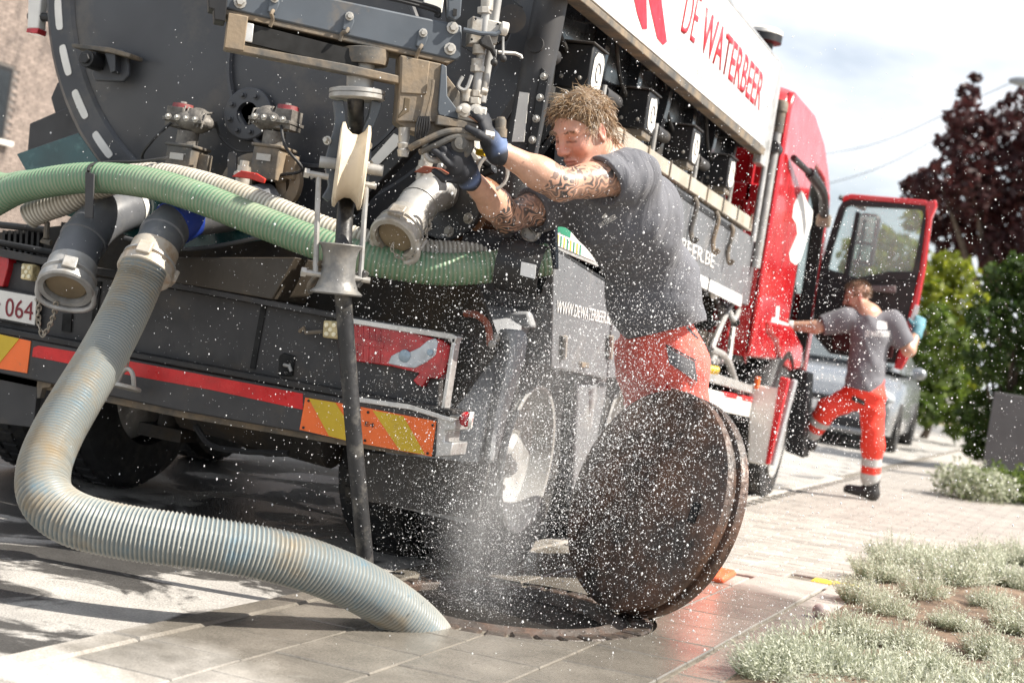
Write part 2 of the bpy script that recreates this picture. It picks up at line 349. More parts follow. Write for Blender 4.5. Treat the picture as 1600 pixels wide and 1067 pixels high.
# rotate a piece into the pavement plane
_ex = K(1, 1)-K(1, 0); _ey = K(2, .5)-K(1, .5); _ez = nrm(np.cross(_ex, _ey)); PROT = Matrix([[nrm(_ex)[i], nrm(_ey)[i], _ez[i]] for i in range(3)]).to_euler()
def piece_mesh(name, lx, ly, h, ch, mat):
    b = MB(); v = []
    for z, o in ((-h, 0), (-ch, 0), (0, ch)):
        v += [(-lx/2+o, -ly/2+o, z), (lx/2-o, -ly/2+o, z), (lx/2-o, ly/2-o, z), (-lx/2+o, ly/2-o, z)]
    f = [(8, 9, 10, 11)] + [(i*4+j, i*4+(j+1) % 4, (i+1)*4+(j+1) % 4, (i+1)*4+j) for i in range(2) for j in range(4)]
    me = b.add(v, f).mesh(name, smooth=0); me.materials.append(mat); return me
def place(me, name, s, t, dz, parent=pavement, jig=.004):
    o = bpy.data.objects.new(name, me); COL.objects.link(o); o.parent = parent; p = K(s, t, dz)
    o.location = [float(x) for x in p]; e = PROT.copy(); e.rotate_axis('X', random.gauss(0, jig)); e.rotate_axis('Y', random.gauss(0, jig)); o.rotation_euler = e
    return o
slab_me = piece_mesh('paving_slab', .295, .295, .02, .004, SLABM); kerb_me = piece_mesh('kerb_stone', .10, .995, .05, .008, SLABM)
pav_me = piece_mesh('paver', .196, .096, .02, .004, PAVM); pav_me.materials.append(M('yellow_paver_paint', (.62, .50, .05), .7))
CRO = .52
cb = MB(); cb.cyl(HC+V(0, 0, -.3), HC+V(0, 0, .3), CRO, n=64); cutter = cb.build('cutter', None, smooth=0)
for k in range(-3, 9): place(kerb_me, 'kerb_stone', k*1.0+.3, .055, .004)
for c in range(5):
    t = .112+.15+c*.3; off = .15 if c % 2 else 0
    if c == 4: continue
    for k in range(-8, 8):
        s = k*.3+off-.12
        if s > 1.84: continue
        d = [math.hypot(s+a-HS, t+b-HT) for a in (-.148, .148) for b in (-.148, .148)]
        if max(d) < CRO: continue
        near = math.hypot(max(abs(s-HS)-.148, 0), max(abs(t-HT)-.148, 0)) < CRO
        o = place(slab_me, 'paving_slab', s, t, random.uniform(-.0015, .0015))
        if near:
            o.data = slab_me.copy(); bo = o.modifiers.new('cut', 'BOOLEAN'); bo.object = cutter; bo.operation = 'DIFFERENCE'; bo.solver = 'EXACT'
            bpy.context.view_layer.update(); dg = bpy.context.evaluated_depsgraph_get()
            me = bpy.data.meshes.new_from_object(o.evaluated_get(dg)); o.modifiers.clear(); o.data = me
bpy.data.objects.remove(cutter)
strip_me = piece_mesh('edging_slab', .14, .595, .03, .005, SLABM)
for k in range(-4, 4): place(strip_me, 'edging_slab', k*.6, 1.40, .002)
cnt = 0
band_me = piece_mesh('band_slab', .395, .14, .02, .004, PAVM)
for k in range(4): place(band_me, 'band_slab', 1.97, .112+.2+k*.4, 0)
for k in range(2): place(band_me, 'band_slab', 2.12, .112+.4+k*.4, 0)
for i in range(26):
    for j in range(12):
        s, t = 2.25+i*.1, .112+.1+j*.2+(.1 if i % 2 else 0)
        if s > 2.9 and t > 2.6 or cnt >= 290 or (s < 3.05 and t > 1.5): continue
        o = place(pav_me, 'paver', s, t, random.uniform(-.001, .001), jig=.006); cnt += 1
yo = place(piece_mesh('yellow_paver', .196, .11, .02, .004, M('yellow_paver_paint', (.62, .50, .05), .7)), 'yellow_paver', 2.12, 1.32, .001)
yo['label'] = 'yellow painted paving brick'
b = MB()                                                          # the clinker beyond, too small to pick apart
for i in range(26, 120):
    for j in range(-2, 40):
        s, t = 2.25+i*.1, .112+.1+j*.2+(.1 if i % 2 else 0)
        if t < .15 or t > 6: continue
        p = [K(s-.048, t-.098, -.001), K(s-.048, t+.098, -.001), K(s+.048, t+.098, -.001), K(s+.048, t-.098, -.001)]
        b.add(p, [(0, 1, 2, 3)])
for i in range(26):
    for j in range(7, 40):
        s, t = 2.25+i*.1, .112+.1+j*.2+(.1 if i % 2 else 0)
        if s < 3.05 or t < 2.5 or t > 6: continue
        b.add([K(s-.048, t-.098, -.001), K(s-.048, t+.098, -.001), K(s+.048, t+.098, -.001), K(s+.048, t-.098, -.001)], [(0, 1, 2, 3)])
o = b.build('clinker_paving', PAVM, pavement, smooth=0); o['kind'] = 'stuff'
b = sheet('far_paving', [14.2, 24, 60], [.1, 3.4, 60], PAVM, -.006); b.build('far_paving', PAVM, pavement, smooth=0)

# ------------------------------------------------------------------ manhole
WETBRICK = M('wet_sett', (.075, .060, .05), .35, 0, .3, 25, bump=.4, dirt=(.12, .065, .045), damt=.3)
mh = empty('manhole', HC, 'open round manhole with dark wet shaft in the slab pavement', 'manhole')
b = MB(); b.lathe(HC, (0, 0, -1), [(.03, HR-.012), (.25, HR-.02), (1.4, HR-.02), (1.4, .001)], 48)
b.f = [tuple(reversed(f)) for f in b.f]; b.build('shaft', M('wet_concrete_shaft', (.016, .014, .012), .5, 0, .3, 6, bump=.5), mh)
b = MB(); b.ring(HC, _ez, [(-.10, HR+.055), (-.012, HR+.055), (-.008, HR+.04), (.004, HR+.025), (.006, HR+.012), (0, HR+.006), (-.035, HR+.004), (-.04, HR-.014), (-.09, HR-.014)], 72)
b.build('frame', mt['castrim'], mh)
sm = piece_mesh('sett', .064, .074, .03, .006, WETBRICK); e0 = PROT
for k in range(36):
    a = 2*math.pi*k/36; rr = HR+.062+.040
    o = bpy.data.objects.new('sett', sm); COL.objects.link(o); o.parent = mh
    p = K(HS+rr*math.cos(a), HT+rr*math.sin(a), random.uniform(-.003, .002))-HC; o.location = [float(x) for x in p]
    e = PROT.copy(); e.rotate_axis('Z', -a+random.gauss(0, .03)); o.rotation_euler = e
b = MB(); b.ring(HC-_ez*.012, _ez, [(-.05, HR+.055), (0, HR+.055), (0, CRO+.004), (-.05, CRO+.004)], 64); b.build('bedding', JOINT, mh)

# ------------------------------------------------------------------ planting bed
b = MB(); ny, nx = 60, 34; vv = []
for i in range(ny+1):
    for j in range(nx+1):
        s, t = -3.2+i*(6.15/ny), 1.475+j*(3.6/nx)
        edge = min(1, (i)*.5, (ny-i)*.5, j*.5)
        vv.append(K(s, t, .004+edge*(.02+.022*math.sin(s*9.1+t*5)*math.sin(t*11.3-s*3)+random.uniform(-.012, .012))))
b.add(vv, [(i*(nx+1)+j, i*(nx+1)+j+1, (i+1)*(nx+1)+j+1, (i+1)*(nx+1)+j) for i in range(ny) for j in range(nx)])
bed = b.build('planting_bed', SOIL, smooth=60); tag(bed, 'strip of dry brown soil in the planting bed', kind='structure')
# ------------------------------------------------------------------ tanker truck
T = empty('tanker_truck', (0, 0, 0), 'dark grey vacuum tanker truck with red cab and white side sign', 'truck')
yv = V(0, 1, 0); xv = V(1, 0, 0); zv = V(0, 0, 1)
TC = V(0, 0, 2.22); TR = 1.10
# tank: barrel, dished rear end, rim with reflective dashes, ribs
b = MB(); b.lathe(TC, yv, [(.60, TR), (4.15, TR), (4.3, .8), (4.35, .01)], 72)
b.build('tank_barrel', mt['tankside'], T, smooth=40)
b = MB(); b.lathe(TC, yv, [(.40, .001), (.405, .3), (.42, .6), (.455, .85), (.49, 1.0)], 72); b.build('tank_end', mt['tank'], T, smooth=50)
b = MB(); b.ring(TC, yv, [(.485, .985), (.475, 1.0), (.475, 1.105), (.49, 1.125), (.62, 1.125), (.62, 1.0)], 96); rim = b.build('tank_rim', mt['tank'], T, smooth=30)
def polar(px, py, y): p = R(px, py, y)-TC; return math.atan2(p[2], p[0]), math.hypot(p[0], p[2])
def dash(a, r, ln, w, y, name='reflective_dash', par=rim):
    b = MB(); pts = []
    c = TC+V(math.cos(a)*r, y, math.sin(a)*r); t = V(-math.sin(a), 0, math.cos(a)); n = V(math.cos(a), 0, math.sin(a))
    for k in range(20):
        q = 2*math.pi*k/20; u = math.copysign(abs(math.cos(q))**.35, math.cos(q))*ln/2; vv = math.copysign(abs(math.sin(q))**.5, math.sin(q))*w/2
        pts.append(c+t*u+n*(vv-u*u/(2*r)))
    b.prism(pts, (0, -.003, 0)); return b.build(name, mt['whitepl'], par, smooth=0)
for q in [(95, 22), (104, 94), (126, 163), (163, 224)]:
    a, r = polar(*q, .475); dash(a, 1.058, .135, .034, .475)
for k in range(1, 5): dash(polar(95, 22, .475)[0]-k*.175, 1.058, .135, .034, .475)
for y in (1.15, 1.7, 2.25, 2.8, 3.35, 3.9):
    b = MB(); b.ring(TC, yv, [(y-.035, TR-.01), (y-.03, TR+.05), (y+.03, TR+.05), (y+.035, TR-.01)], 72); b.build('tank_rib', mt['tankside'], T, smooth=30)
# hinged rear door outline and seam, pad with hinge bracket, sight glass
b = MB(); dc = R(505, 95, .40); dc[1] = 0
b.ring(dc, yv, [(.40, .395), (.385, .40), (.385, .412), (.40, .418)], 64); b.build('door_seam', mt['tank'], T)
P_ = lambda px, py, y=.40: R(px, py, y)
b = MB(); b.prism(pp(.41, [(152, 128), (147, 118), (160, 80), (196, 79), (206, 88), (205, 120), (196, 130)]), (0, -.02, 0)); pad = b.build('hinge_pad', mt['tank'], T, bevel=.006)
b = MB(); b.prism(pp(.33, [(111, 68), (170, 74), (204, 84), (202, 90), (168, 82), (112, 74)]), (0, .09, 0)); b.build('hinge_plate', mt['dusty'], T, bevel=.003)
b = MB(); c = P_(134, 92, .30); b.cyl(c, c+V(0, .08, 0), .034, n=18); b.cyl(c+V(0, -.012, 0), c, .022, n=6); b.box(P_(148, 95, .36), (.05, .07, .06)); b.build('hinge_bolt', mt['black'], T, bevel=.002)
b = MB(); b.prism(pp(.40, [(173, 82), (192, 82), (191, 116), (184, 118)]), (0, -.05, 0)); b.build('hinge_gusset', mt['tank'], T, bevel=.003)
def flange(name, px, py, y, ro, ri, nb, mat, th=.025, br=.009, glass=None):
    c = P_(px, py, y); b = MB(); b.ring(c, yv, [(0, ro), (-th, ro), (-th-.004, ro-.006), (-th-.004, ri), (0, ri)], 40); f = b.build(name, mat, T, smooth=30)
    for k in range(nb):
        a = 2*math.pi*(k+.5)/nb; bm_ = MB(); q = c+V(math.cos(a)*(ro+ri)/2, -th-.004, math.sin(a)*(ro+ri)/2); bm_.bolt(q, -yv, br, .012); bm_.build('bolt', mt['bolt'] if br > .009 else mt['tank'], f)
    b = MB(); b.lathe(c, -yv, [(0, .001), (0, ri+.005)], 32); b.build('disc', glass or mt['black'], f)
    return f
flange('sight_glass', 392, 180, .41, .103, .046, 8, mt['tank'], glass=M('brown_sight_glass', (.16, .115, .07), .25, 0, .3, 20, coat=.6))
# diagonal support behind the sheave with one reflective dash
b = MB(); b.prism(pp(.30, [(470, 345), (690, 130), (712, 160), (520, 362)]), (0, .06, 0)); b.build('diagonal_frame', mt['black'], T, bevel=.004)
b = MB(); b.prism(pp(.297, [(578, 252), (616, 209), (624, 213), (624, 226), (590, 260), (580, 259)]), (0, -.003, 0)); b.build('reflective_dash', mt['whitepl'], T, smooth=0)

# valve actuators on pedestals
def actuator(px, py, y, flip, red):
    c = P_(px, py, y); o = MB(); k = -1 if flip else 1
    b = MB(); b.ball(c+V(-k*.015, 0, 0), (.088, .062, .043), nu=22, nv=12); b.ball(c+V(-k*.035, 0, .006), (.055, .058, .050), nu=16, nv=10); b.box(c+V(k*.048, 0, .008), (.072, .085, .075)); b.box(c+V(0, 0, -.004), (.175, .118, .012))
    for q in range(7): b.tube([c+V(-k*(.085-.016*q), -.052, -.03+.004*q), c+V(-k*(.085-.016*q), -.03, .034+.003*q), c+V(-k*(.082-.016*q), .02, .045)], .0042, 6)
    b.cyl(c+V(0, 0, -.04), c+V(0, 0, -.11), .042, n=18); b.lathe(c+V(0, 0, -.10), (0, 0, -1), [(0, .056), (.016, .056)], 20)
    body = b.build('valve_actuator', mt['actuator'], T, smooth=40, bevel=.003)
    b = MB(); b.cyl(c+V(k*.04, 0, .045), c+V(k*.04, 0, .062), .043, .040, n=18); b.build('cap', M('dull_red_cap', (.20, .03, .035), .5, 0, .2, 20, dirt=TAN, damt=.4), body)
    b = MB(); b.cyl(c+V(k*.04, 0, .062), c+V(k*.04, 0, .072), .012, n=8); b.build('cap_screw', mt['bolt'], body)
    for q in range(4):
        bm_ = MB(); bm_.bolt(c+V(-.06+.04*q, -.058, .003), -yv, .0085, .012); bm_.build('bolt', mt['bolt'], body)
    b = MB(); q = c+V(.01, 0, -.165); b.box(q, (.11, .12, .12)); b.box(q+V(0, 0, .065), (.13, .13, .012)); b.box(q+V(.075, .01, .0), (.05, .03, .09)); ped = b.build('valve_pedestal', mt['dusty'], T, bevel=.004)
    b = MB(); b.box(q+V(-.005, -.0625, .02), (.06, .003, .025)); b.build('type_plate', mt['alu'], ped)
    b = MB(); b.tube(bez([c+V(k*.05, -.05, -.02), c+V(k*.10, -.08, -.10), c+V(k*.16, -.04, -.17), c+V(k*.06, -.02, -.20)], 20), .006, 6); b.build('cable', mt['rubber'], T)
actuator(297, 190, .30, True, 0); actuator(432, 190, .28, False, 1)
b = MB(); b.tube(bez([P_(337, 190, .33), P_(345, 215, .36), P_(370, 236, .34), P_(398, 237, .3)], 20), .005, 6); b.build('cable', mt['rubber'], T)
# valve bodies below: ring flanges and stub pipes
for (px, py, rr) in ((400, 300, .145), (430, 285, .12)):
    b = MB(); c = P_(px, py, .33); b.ring(c, yv, [(0, rr), (-.03, rr), (-.036, rr-.012), (-.036, rr-.04), (0, rr-.04)], 40); b.lathe(c, -yv, [(0, .001), (.005, rr-.035)], 36); b.build('valve_flange', mt['dusty'], T)
b = MB(); b.prism(pp(.20, [(355, 247), (357, 239), (363, 237), (369, 240), (370, 282), (355, 282)]), (0, .012, 0)); b.build('bracket_strap', mt['chassis'], T, bevel=.002)
def ballvalve(px, py, y, mat, k):
    c = P_(px, py, y); b = MB(); b.cyl(c+V(0, 0, -.035), c+V(0, 0, .035), .026, n=14); b.cyl(c+V(0, 0, -.052), c+V(0, 0, -.03), .022, n=6); b.cyl(c+V(0, 0, .03), c+V(0, 0, .055), .019, n=6); b.cyl(c+V(0, -.02, 0), c+V(0, -.05, 0), .012, n=8); o = b.build('ball_valve', mt['alu'], T)
    b = MB(); b.prism([c+V(-.015, -.045, -.012), c+V(.02, -.045, .014), c+V(k*.085, -.045, .012), c+V(k*.125, -.045, -.004), c+V(k*.12, -.045, -.022), c+V(k*.06, -.045, -.012)], (0, -.012, 0)); b.build('handle', mat, o, bevel=.003)
ballvalve(380, 275, .12, mt['redhandle'], 1); ballvalve(663, 268, .10, mt['rustred'], 1)

# round rear corner post with reflective strip and bolt rail
b = MB(); p0, p1 = R(800, 310, .42), R(873, -60, .42); b.cyl(p0, p1, .062, n=22); b.ring(R(810, 232, .42), p1-p0, [(-.012, .06), (-.012, .068), (.012, .068), (.012, .06)], 22); b.build('corner_post', mt['chassis'], T)
b = MB(); b.prism(pp(.352, [(812, 144), (827, 146), (819, 222), (800, 222)]), (0, -.003, 0)); b.build('reflective_strip', mt['whitepl'], T, smooth=0)
b = MB(); b.prism(pp(.36, [(846, 105), (858, 118), (834, 245), (822, 247)]), (0, .02, 0)); rail = b.build('bolt_rail', mt['black'], T, bevel=.002)
for k in range(4):
    b = MB(); b.bolt(R(850-k*6, 120+k*33, .36), -yv, .010, .012); b.build('bolt', mt['bolt'], rail)
b = MB(); b.prism(pp(.50, [(690, 330), (760, -40), (840, -40), (790, 330)]), (0, .05, 0)); wing = b.build('rear_wing_plate', M('brown_black_plate', (.035, .027, .022), .5, 0, .15, 5, dirt=TAN, damt=.1), T, bevel=.003)
for q in [(803, 122), (794, 160), (775, 135), (808, 90)]:
    b = MB(); b.bolt(R(*q, .50), -yv, .009, .01); b.build('bolt', mt['bolt'], wing)
b = MB(); b.prism(pp(.25, [(690, -20), (775, -20), (815, 10), (790, 62), (740, 85), (700, 60)]), (0, .02, 0)); b.build('top_bracket_plate', mt['black'], T, bevel=.003)
b = MB(); b.cyl(R(800, 30, .2), R(800, 30, .32), .05, n=18); b.build('hose_guide_drum', mt['chassis'], T)
b = MB(); b.prism(pp(.20, [(660, -10), (690, -10), (686, 18), (662, 14)]), (0, .03, 0)); b.build('lamp_box', mt['whitepl'], T, bevel=.003)

# left side: clearance lamp on a rubber arm, dark side boxes, tinted splash plates
b = MB(); b.prism(pp(.5, [(44, -12), (65, -12), (60, 45), (42, 45)]), (0, .05, 0)); cl = b.build('clearance_lamp', mt['whitepl'], T, bevel=.006)
b = MB(); b.prism(pp(.495, [(42, 44), (60, 44), (58, 53), (40, 51)]), (0, .06, 0)); b.build('red_lens', mt['redpl'], cl, bevel=.004)
b = MB(); b.cyl(R(46, 26, .52), R(78, 28, .52), .018, n=10); b.build('lamp_arm', mt['rubber'], T)
b = MB(); b.prism(pp(.75, [(90, 128), (79, 153), (86, 178), (120, 172)]), (0, .3, 0)); b.build('side_box', mt['chassis'], T, bevel=.005)
b = MB(); b.prism(pp(.70, [(46, 193), (104, 168), (170, 240), (40, 262)]), (0, .35, 0)); b.build('side_locker', mt['chassis'], T, bevel=.006)
b = MB(); b.prism(pp(.30, [(26, 241), (122, 208), (160, 262), (48, 280)]), (0, .006, 0)); b.build('splash_plate', mt['glass'], T, bevel=.001)
b = MB(); b.prism(pp(.16, [(90, 333), (150, 300), (260, 300), (430, 372), (330, 388), (270, 392), (130, 345)]), (0, .006, 0)); b.build('splash_plate', mt['glass'], T, bevel=.001)
b = MB(); b.tube(bez([R(195, 372, .10), R(270, 388, .08), R(330, 386, .08), R(420, 368, .12)], 24), .008, 8); b.build('plate_edge', mt['pvc'], T)
# ------------------------------------------------------------------ rear of the truck: frame, bumper, lamps
def plate(name, y, pts, depth, mat, par=T, bevel=.003):
    b = MB(); b.prism(pp(y, pts), (0, depth, 0)); return b.build(name, mat, par, smooth=20, bevel=bevel)
plate('back_plate', .34, [(-60, 370), (300, 330), (720, 380), (780, 540), (700, 650), (-60, 540)], .03, mt['under'], bevel=0)
plate('step_plate', -.02, [(262, 402), (462, 402), (425, 468), (300, 446), (262, 440)], .25, M('brown_step_plate', (.055, .045, .034), .5, 0, .1, 6, dirt=TAN, damt=.15), bevel=.004)
for k, (x0, y0, x1, y1) in enumerate([(-40, 372, 85, 392), (-40, 392, 78, 412), (-60, 345, 70, 355), (-60, 385, 100, 410)]):
    b = MB(); b.cyl(R(x0, y0, .05+.05*k), R(x1, y1+4, .05+.05*k), .014, n=10); b.build('grille_bar', mt['black'], T)
for k in range(7):
    plate('grille_slat', .22, [(4+k*9, 360), (8+k*9, 360), (6+k*9, 398), (2+k*9, 398)], .03, mt['black'], bevel=0)
b = MB(); b.tube([R(62, 345, .0), R(74, 349, .0), R(72, 372, .0), R(66, 376, .0), R(80, 380, .0)], .011, 8); b.build('hook_loop', mt['dusty'], T)
plate('frame_rail', -.01, [(-60, 378), (120, 412), (300, 446), (550, 494), (714, 522), (714, 530), (550, 503), (300, 456), (120, 424), (-60, 390)], .06, mt['chassis'])
plate('rear_panel', .03, [(-60, 398), (300, 456), (540, 500), (690, 528), (684, 640), (540, 618), (400, 598), (280, 575), (-60, 515)], .04, mt['chassis'])
plate('panel_recess', .025, [(408, 476), (416, 478), (398, 577), (390, 575)], .03, mt['grate'], bevel=0)
plate('panel_recess', .025, [(150, 440), (158, 440), (146, 540), (138, 540)], .03, mt['grate'], bevel=0)
sk = plate('socket_box', .02, [(436, 556), (442, 551), (460, 556), (456, 588), (434, 586)], .05, mt['grate'])
b = MB(); b.tube([R(444, 570, 0), R(452, 572, -.01), R(455, 580, -.01)], .006, 8); b.build('lever', mt['steel'], sk)
plate('slot', .022, [(98, 490), (112, 490), (110, 519), (96, 517)], .03, mt['grate'], bevel=0)
plate('lower_lip', -.005, [(-60, 506), (280, 567), (540, 612), (684, 634), (682, 645), (540, 624), (280, 580), (-60, 519)], .07, mt['chassis'])
# tail lamp in its frame
lf = plate('tail_lamp_frame', -.015, [(550, 497), (706, 521), (714, 526), (711, 536), (704, 536), (702, 530), (550, 506)], .05, mt['silver'])
plate('frame_edge', -.015, [(706, 528), (712, 528), (694, 643), (688, 642)], .05, mt['silver'], lf)
plate('frame_edge', -.012, [(643, 629), (690, 636), (690, 645), (642, 636)], .03, mt['silver'], lf, .002)
tl = plate('tail_lamp', .0, [(552, 505), (590, 505), (690, 531), (703, 540), (702, 562), (694, 585), (684, 592), (668, 590), (660, 605), (651, 601), (645, 594), (655, 583), (610, 572), (553, 564)], .05, mt['redpl'], bevel=.004)
cl2 = [(606, 568), (611, 556), (622, 550), (640, 550), (655, 543), (668, 532), (680, 528), (684, 534), (680, 555), (665, 566), (648, 575), (636, 574)]
plate('reversing_lens', -.004, cl2, .02, mt['lampclear'], tl)
for q, r_ in [((632, 556), .022), ((672, 551), .012)]:
    b = MB(); c = R(*q, -.006); b.lathe(c, -yv, [(0, r_), (.004, r_*.8), (.007, .001)], 18); b.build('bulb_dome', M('blue_grey_lens', (.32, .42, .5), .1, coat=.6), tl)
for k in range(5):
    x0 = 556+k*9; plate('lens_ridge', -.003, [(x0, 508+k*1.7), (x0+3, 508+k*1.8), (x0+2, 560+k*1.8), (x0-1, 560+k*1.6)], .01, mt['redpl'], tl, .0015)
plate('lens_band', -.004, [(553, 526), (600, 534), (599, 545), (552, 537)], .01, mt['redpl'], tl, .002)
plate('lens_end', -.006, [(692, 534), (703, 541), (701, 563), (690, 588), (684, 586), (690, 560)], .02, mt['redpl'], tl, .003)
plate('tail_lamp', .0, [(-40, 396), (14, 400), (12, 420), (4, 448), (-40, 444)], .05, mt['redpl'], bevel=.004)
def worklamp(px, py, w_, h_):
    o = plate('work_lamp', -.03, [(px-w_+2, py-h_), (px+w_, py-h_+2), (px+w_-2, py+h_), (px-w_, py+h_-3)], .05, mt['lampamber'], bevel=.006)
    for dx, dy in ((-.45, -.5), (.45, -.45), (0, 0), (-.45, .45), (.4, .5)):
        b = MB(); b.lathe(R(px+dx*w_, py+dy*h_, -.031), -yv, [(0, .0085), (.003, .007), (.004, .001)], 12); b.build('led', M('pale_led', (.85, .78, .55), .2), o)
worklamp(41, 425, 10, 14); worklamp(516, 515, 13, 15)
b = MB(); b.tube([R(468, 518, .01), R(475, 512, 0), R(478, 520, 0), R(505, 518, -.01)], .007, 6); b.build('lamp_bracket', mt['dusty'], T)
# bumper beam with red tape and hazard plates
plate('bumper_beam', -.03, [(-60, 508), (0, 520), (280, 575), (540, 622), (682, 646), (679, 714), (540, 688), (280, 642), (0, 583), (-60, 570)], .09, mt['chassis'], bevel=.006)
plate('bumper_lip', -.035, [(-60, 500), (280, 563), (540, 610), (708, 640), (708, 648), (540, 621), (280, 573), (-60, 510)], .12, mt['black'], bevel=.004)
plate('bumper_underside', .02, [(-60, 565), (280, 636), (540, 684), (640, 702), (640, 712), (540, 696), (280, 652), (-60, 582)], .08, mt['dusty'])
plate('red_reflective_strip', -.032, [(52, 543), (60, 540), (180, 560), (330, 588), (473, 615), (473, 640), (330, 609), (180, 582), (50, 557)], .004, mt['redtape'], bevel=0)
hz = plate('hazard_plate', -.034, [(-60, 509), (48, 533), (42, 583), (-60, 566)], .006, mt['orange'], bevel=0)
plate('yellow_band', -.0362, [(-60, 509), (30, 529), (-5, 572), (-60, 562)], .002, mt['yellow'], hz, 0)
hz = plate('hazard_plate', -.034, [(477, 621), (545, 632), (681, 658), (674, 713), (545, 689), (468, 671)], .006, mt['orange'], bevel=0)
plate('yellow_band', -.0362, [(482, 622), (524, 629), (545, 662), (545, 689), (514, 681)], .002, mt['yellow'], hz, 0)
plate('yellow_band', -.0362, [(582, 641), (630, 650), (664, 710), (624, 703)], .002, mt['yellow'], hz, 0)
plate('plate_gap', -.0365, [(560, 635), (563, 636), (561, 694), (558, 693)], .002, mt['chassis'], hz, 0)
for q in [(482, 626), (474, 668), (575, 644), (570, 688), (676, 664), (668, 708)]:
    b = MB(); b.lathe(R(*q, -.0365), -yv, [(0, .005), (.003, .004), (.004, .001)], 10); b.build('rivet', mt['black'], hz)
text_on('E4', R(570, 665, -.0365), R(584, 668, -.0365), R(571, 658, -.0365), mt['letterdark'], hz, 'print', lift=.001)
ec = plate('bumper_end', -.02, [(682, 650), (712, 655), (711, 672), (696, 673), (694, 690), (708, 692), (704, 712), (678, 714)], .14, mt['silver'], bevel=.004)
plate('bumper_step', -.038, [(545, 618), (640, 632), (712, 655), (706, 660), (640, 640), (545, 626)], .03, mt['silver'], bevel=.002)
ml = MB(); c = R(728, 655, .0); ml.ball(c, (.024, .024, .026)); mo = ml.build('marker_lamp', mt['redpl'], T)
b = MB(); b.ring(c+V(.012, 0, 0), nrm(V(1, .3, 0)), [(0, .022), (0, .029), (.012, .029), (.012, .022)], 24); b.build('lamp_ring', mt['whitepl'], mo)
b = MB(); b.tube([c, c+V(-.02, .08, .02)], .012, 8); b.build('lamp_stalk', mt['rubber'], mo)
# licence plate
lp = plate('licence_plate', -.005, [(-70, 441), (57, 463), (54, 508), (-70, 484)], .006, mt['whitepl'], bevel=.002)
plate('plate_holder', .0, [(-74, 437), (61, 460), (57, 512), (-74, 488)], .02, mt['black'])
text_on('064', R(8, 494, -.005), R(51, 501, -.005), R(10, 465, -.005), mt['letterplate'], lp, 'plate_number', lift=.0015, bold=.0)
text_on('-', R(-6, 476, -.005), R(1, 477, -.005), R(-6, 473, -.005), mt['letterplate'], lp, 'plate_dash', lift=.0015)
b = MB(); b.bolt(R(56, 468, -.005), -yv, .005, .004); b.build('bolt', mt['bolt'], lp)
# chains
def chain(pts, name='chain', r=.0032, ln=.030, par=T):
    P, s = resample(bez(pts, 40), ln*.72); b = MB()
    for i in range(len(P)-1):
        d = nrm(P[i+1]-P[i]); a, bb_, _ = frame(d); u = a if i % 2 else bb_; c = (P[i]+P[i+1])/2
        ring_ = [c+d*math.cos(q)*ln*.5+u*math.sin(q)*ln*.27 for q in np.linspace(0, 2*math.pi, 11)]
        b.tube(ring_, r, 5, False)
    return b.build(name, mt['chain'], par)
chain([R(66, 437, -.22), R(62, 470, -.14), R(60, 505, -.09), R(67, 525, -.08)]); chain([R(67, 525, -.08), R(76, 512, -.10), R(85, 490, -.15), R(88, 470, -.2)])
chain([R(207, 490, -.12), R(204, 520, -.12), R(200, 562, -.12), R(198, 575, -.12)], ln=.022, r=.0026)
c = R(196, 605, -.12); b = MB(); b.lathe(c, (0, .2, 1), [(-.006, .05), (-.005, .056), (.006, .056), (.008, .05)], 26); hc = b.build('hanging_cap', mt['alu'], T)
b = MB(); b.tube(bez([c+V(-.035, 0, .006), c+V(-.022, 0, .05), c+V(0, 0, .066), c+V(.022, 0, .05), c+V(.035, 0, .006)], 20), .0085, 8); b.build('handle', mt['alu'], hc)
# underside: axle, springs, tank sump, mud flap
b = MB(); b.cyl(V(-1.0, .95, .5), V(1.0, .98, .47), .09, n=14); b.build('axle', mt['under'], T)
b = MB(); b.ball(V(0, .95, .5), (.24, .26, .24)); b.build('differential', mt['under'], T)
b = MB(); b.cyl(V(-1.0, 2.3, .5), V(1.0, 2.3, .5), .09, n=14); b.build('axle', mt['under'], T)
for x in (-.42, .42):
    b = MB(); b.box(V(x, 3.45, .82), (.09, 6.0, .28)); b.build('frame_beam', mt['under'], T, bevel=.01)
    b = MB(); b.tube([V(x, .35, .62), V(x, .7, .58), V(x, .95, .60), V(x, 1.4, .66)], .05, 8); b.build('leaf_spring', mt['under'], T)
b = MB(); b.cyl(V(-.25, .55, .34), V(-.25, .55, .62), .045, n=12); b.box(V(-.25, .55, .33), (.2, .12, .05)); b.build('shock_absorber', mt['under'], T)
b = MB(); b.cyl(V(-.1, .45, .50), V(.55, .45, .46), .13, n=20); b.build('silencer', mt['under'], T)
b = MB(); b.tube(bez([R(305, 665, .2), R(330, 695, .2), R(380, 705, .2), R(450, 708, .2)], 20), .012, 6); b.build('air_line', mt['rubber'], T)
b = MB(); b.box(V(0, 2.6, 1.05), (2.2, 3.6, .12)); b.build('tank_cradle', mt['under'], T)
b = MB(); b.prism([V(-1.24, .4, 1.0), V(1.05, .4, 1.0), V(1.05, .42, .62), V(-1.24, .42, .62)], (0, .01, 0)); b.build('underrun_skirt', mt['under'], T)
plate('bumper_skirt', .02, [(-60, 565), (60, 590), (52, 668), (-60, 655)], .03, mt['chassis'])
plate('hitch_bracket', .0, [(58, 592), (82, 596), (78, 605), (66, 606), (62, 622), (57, 622)], .03, mt['dusty'], bevel=.002)
mf = plate('mud_flap', .34, [(570, 706), (765, 724), (746, 812), (566, 782)], .012, M('grey_mud_flap', (.06, .055, .05), .6, 0, .1, 6, dirt=(.2, .17, .14), damt=.3), bevel=.002)
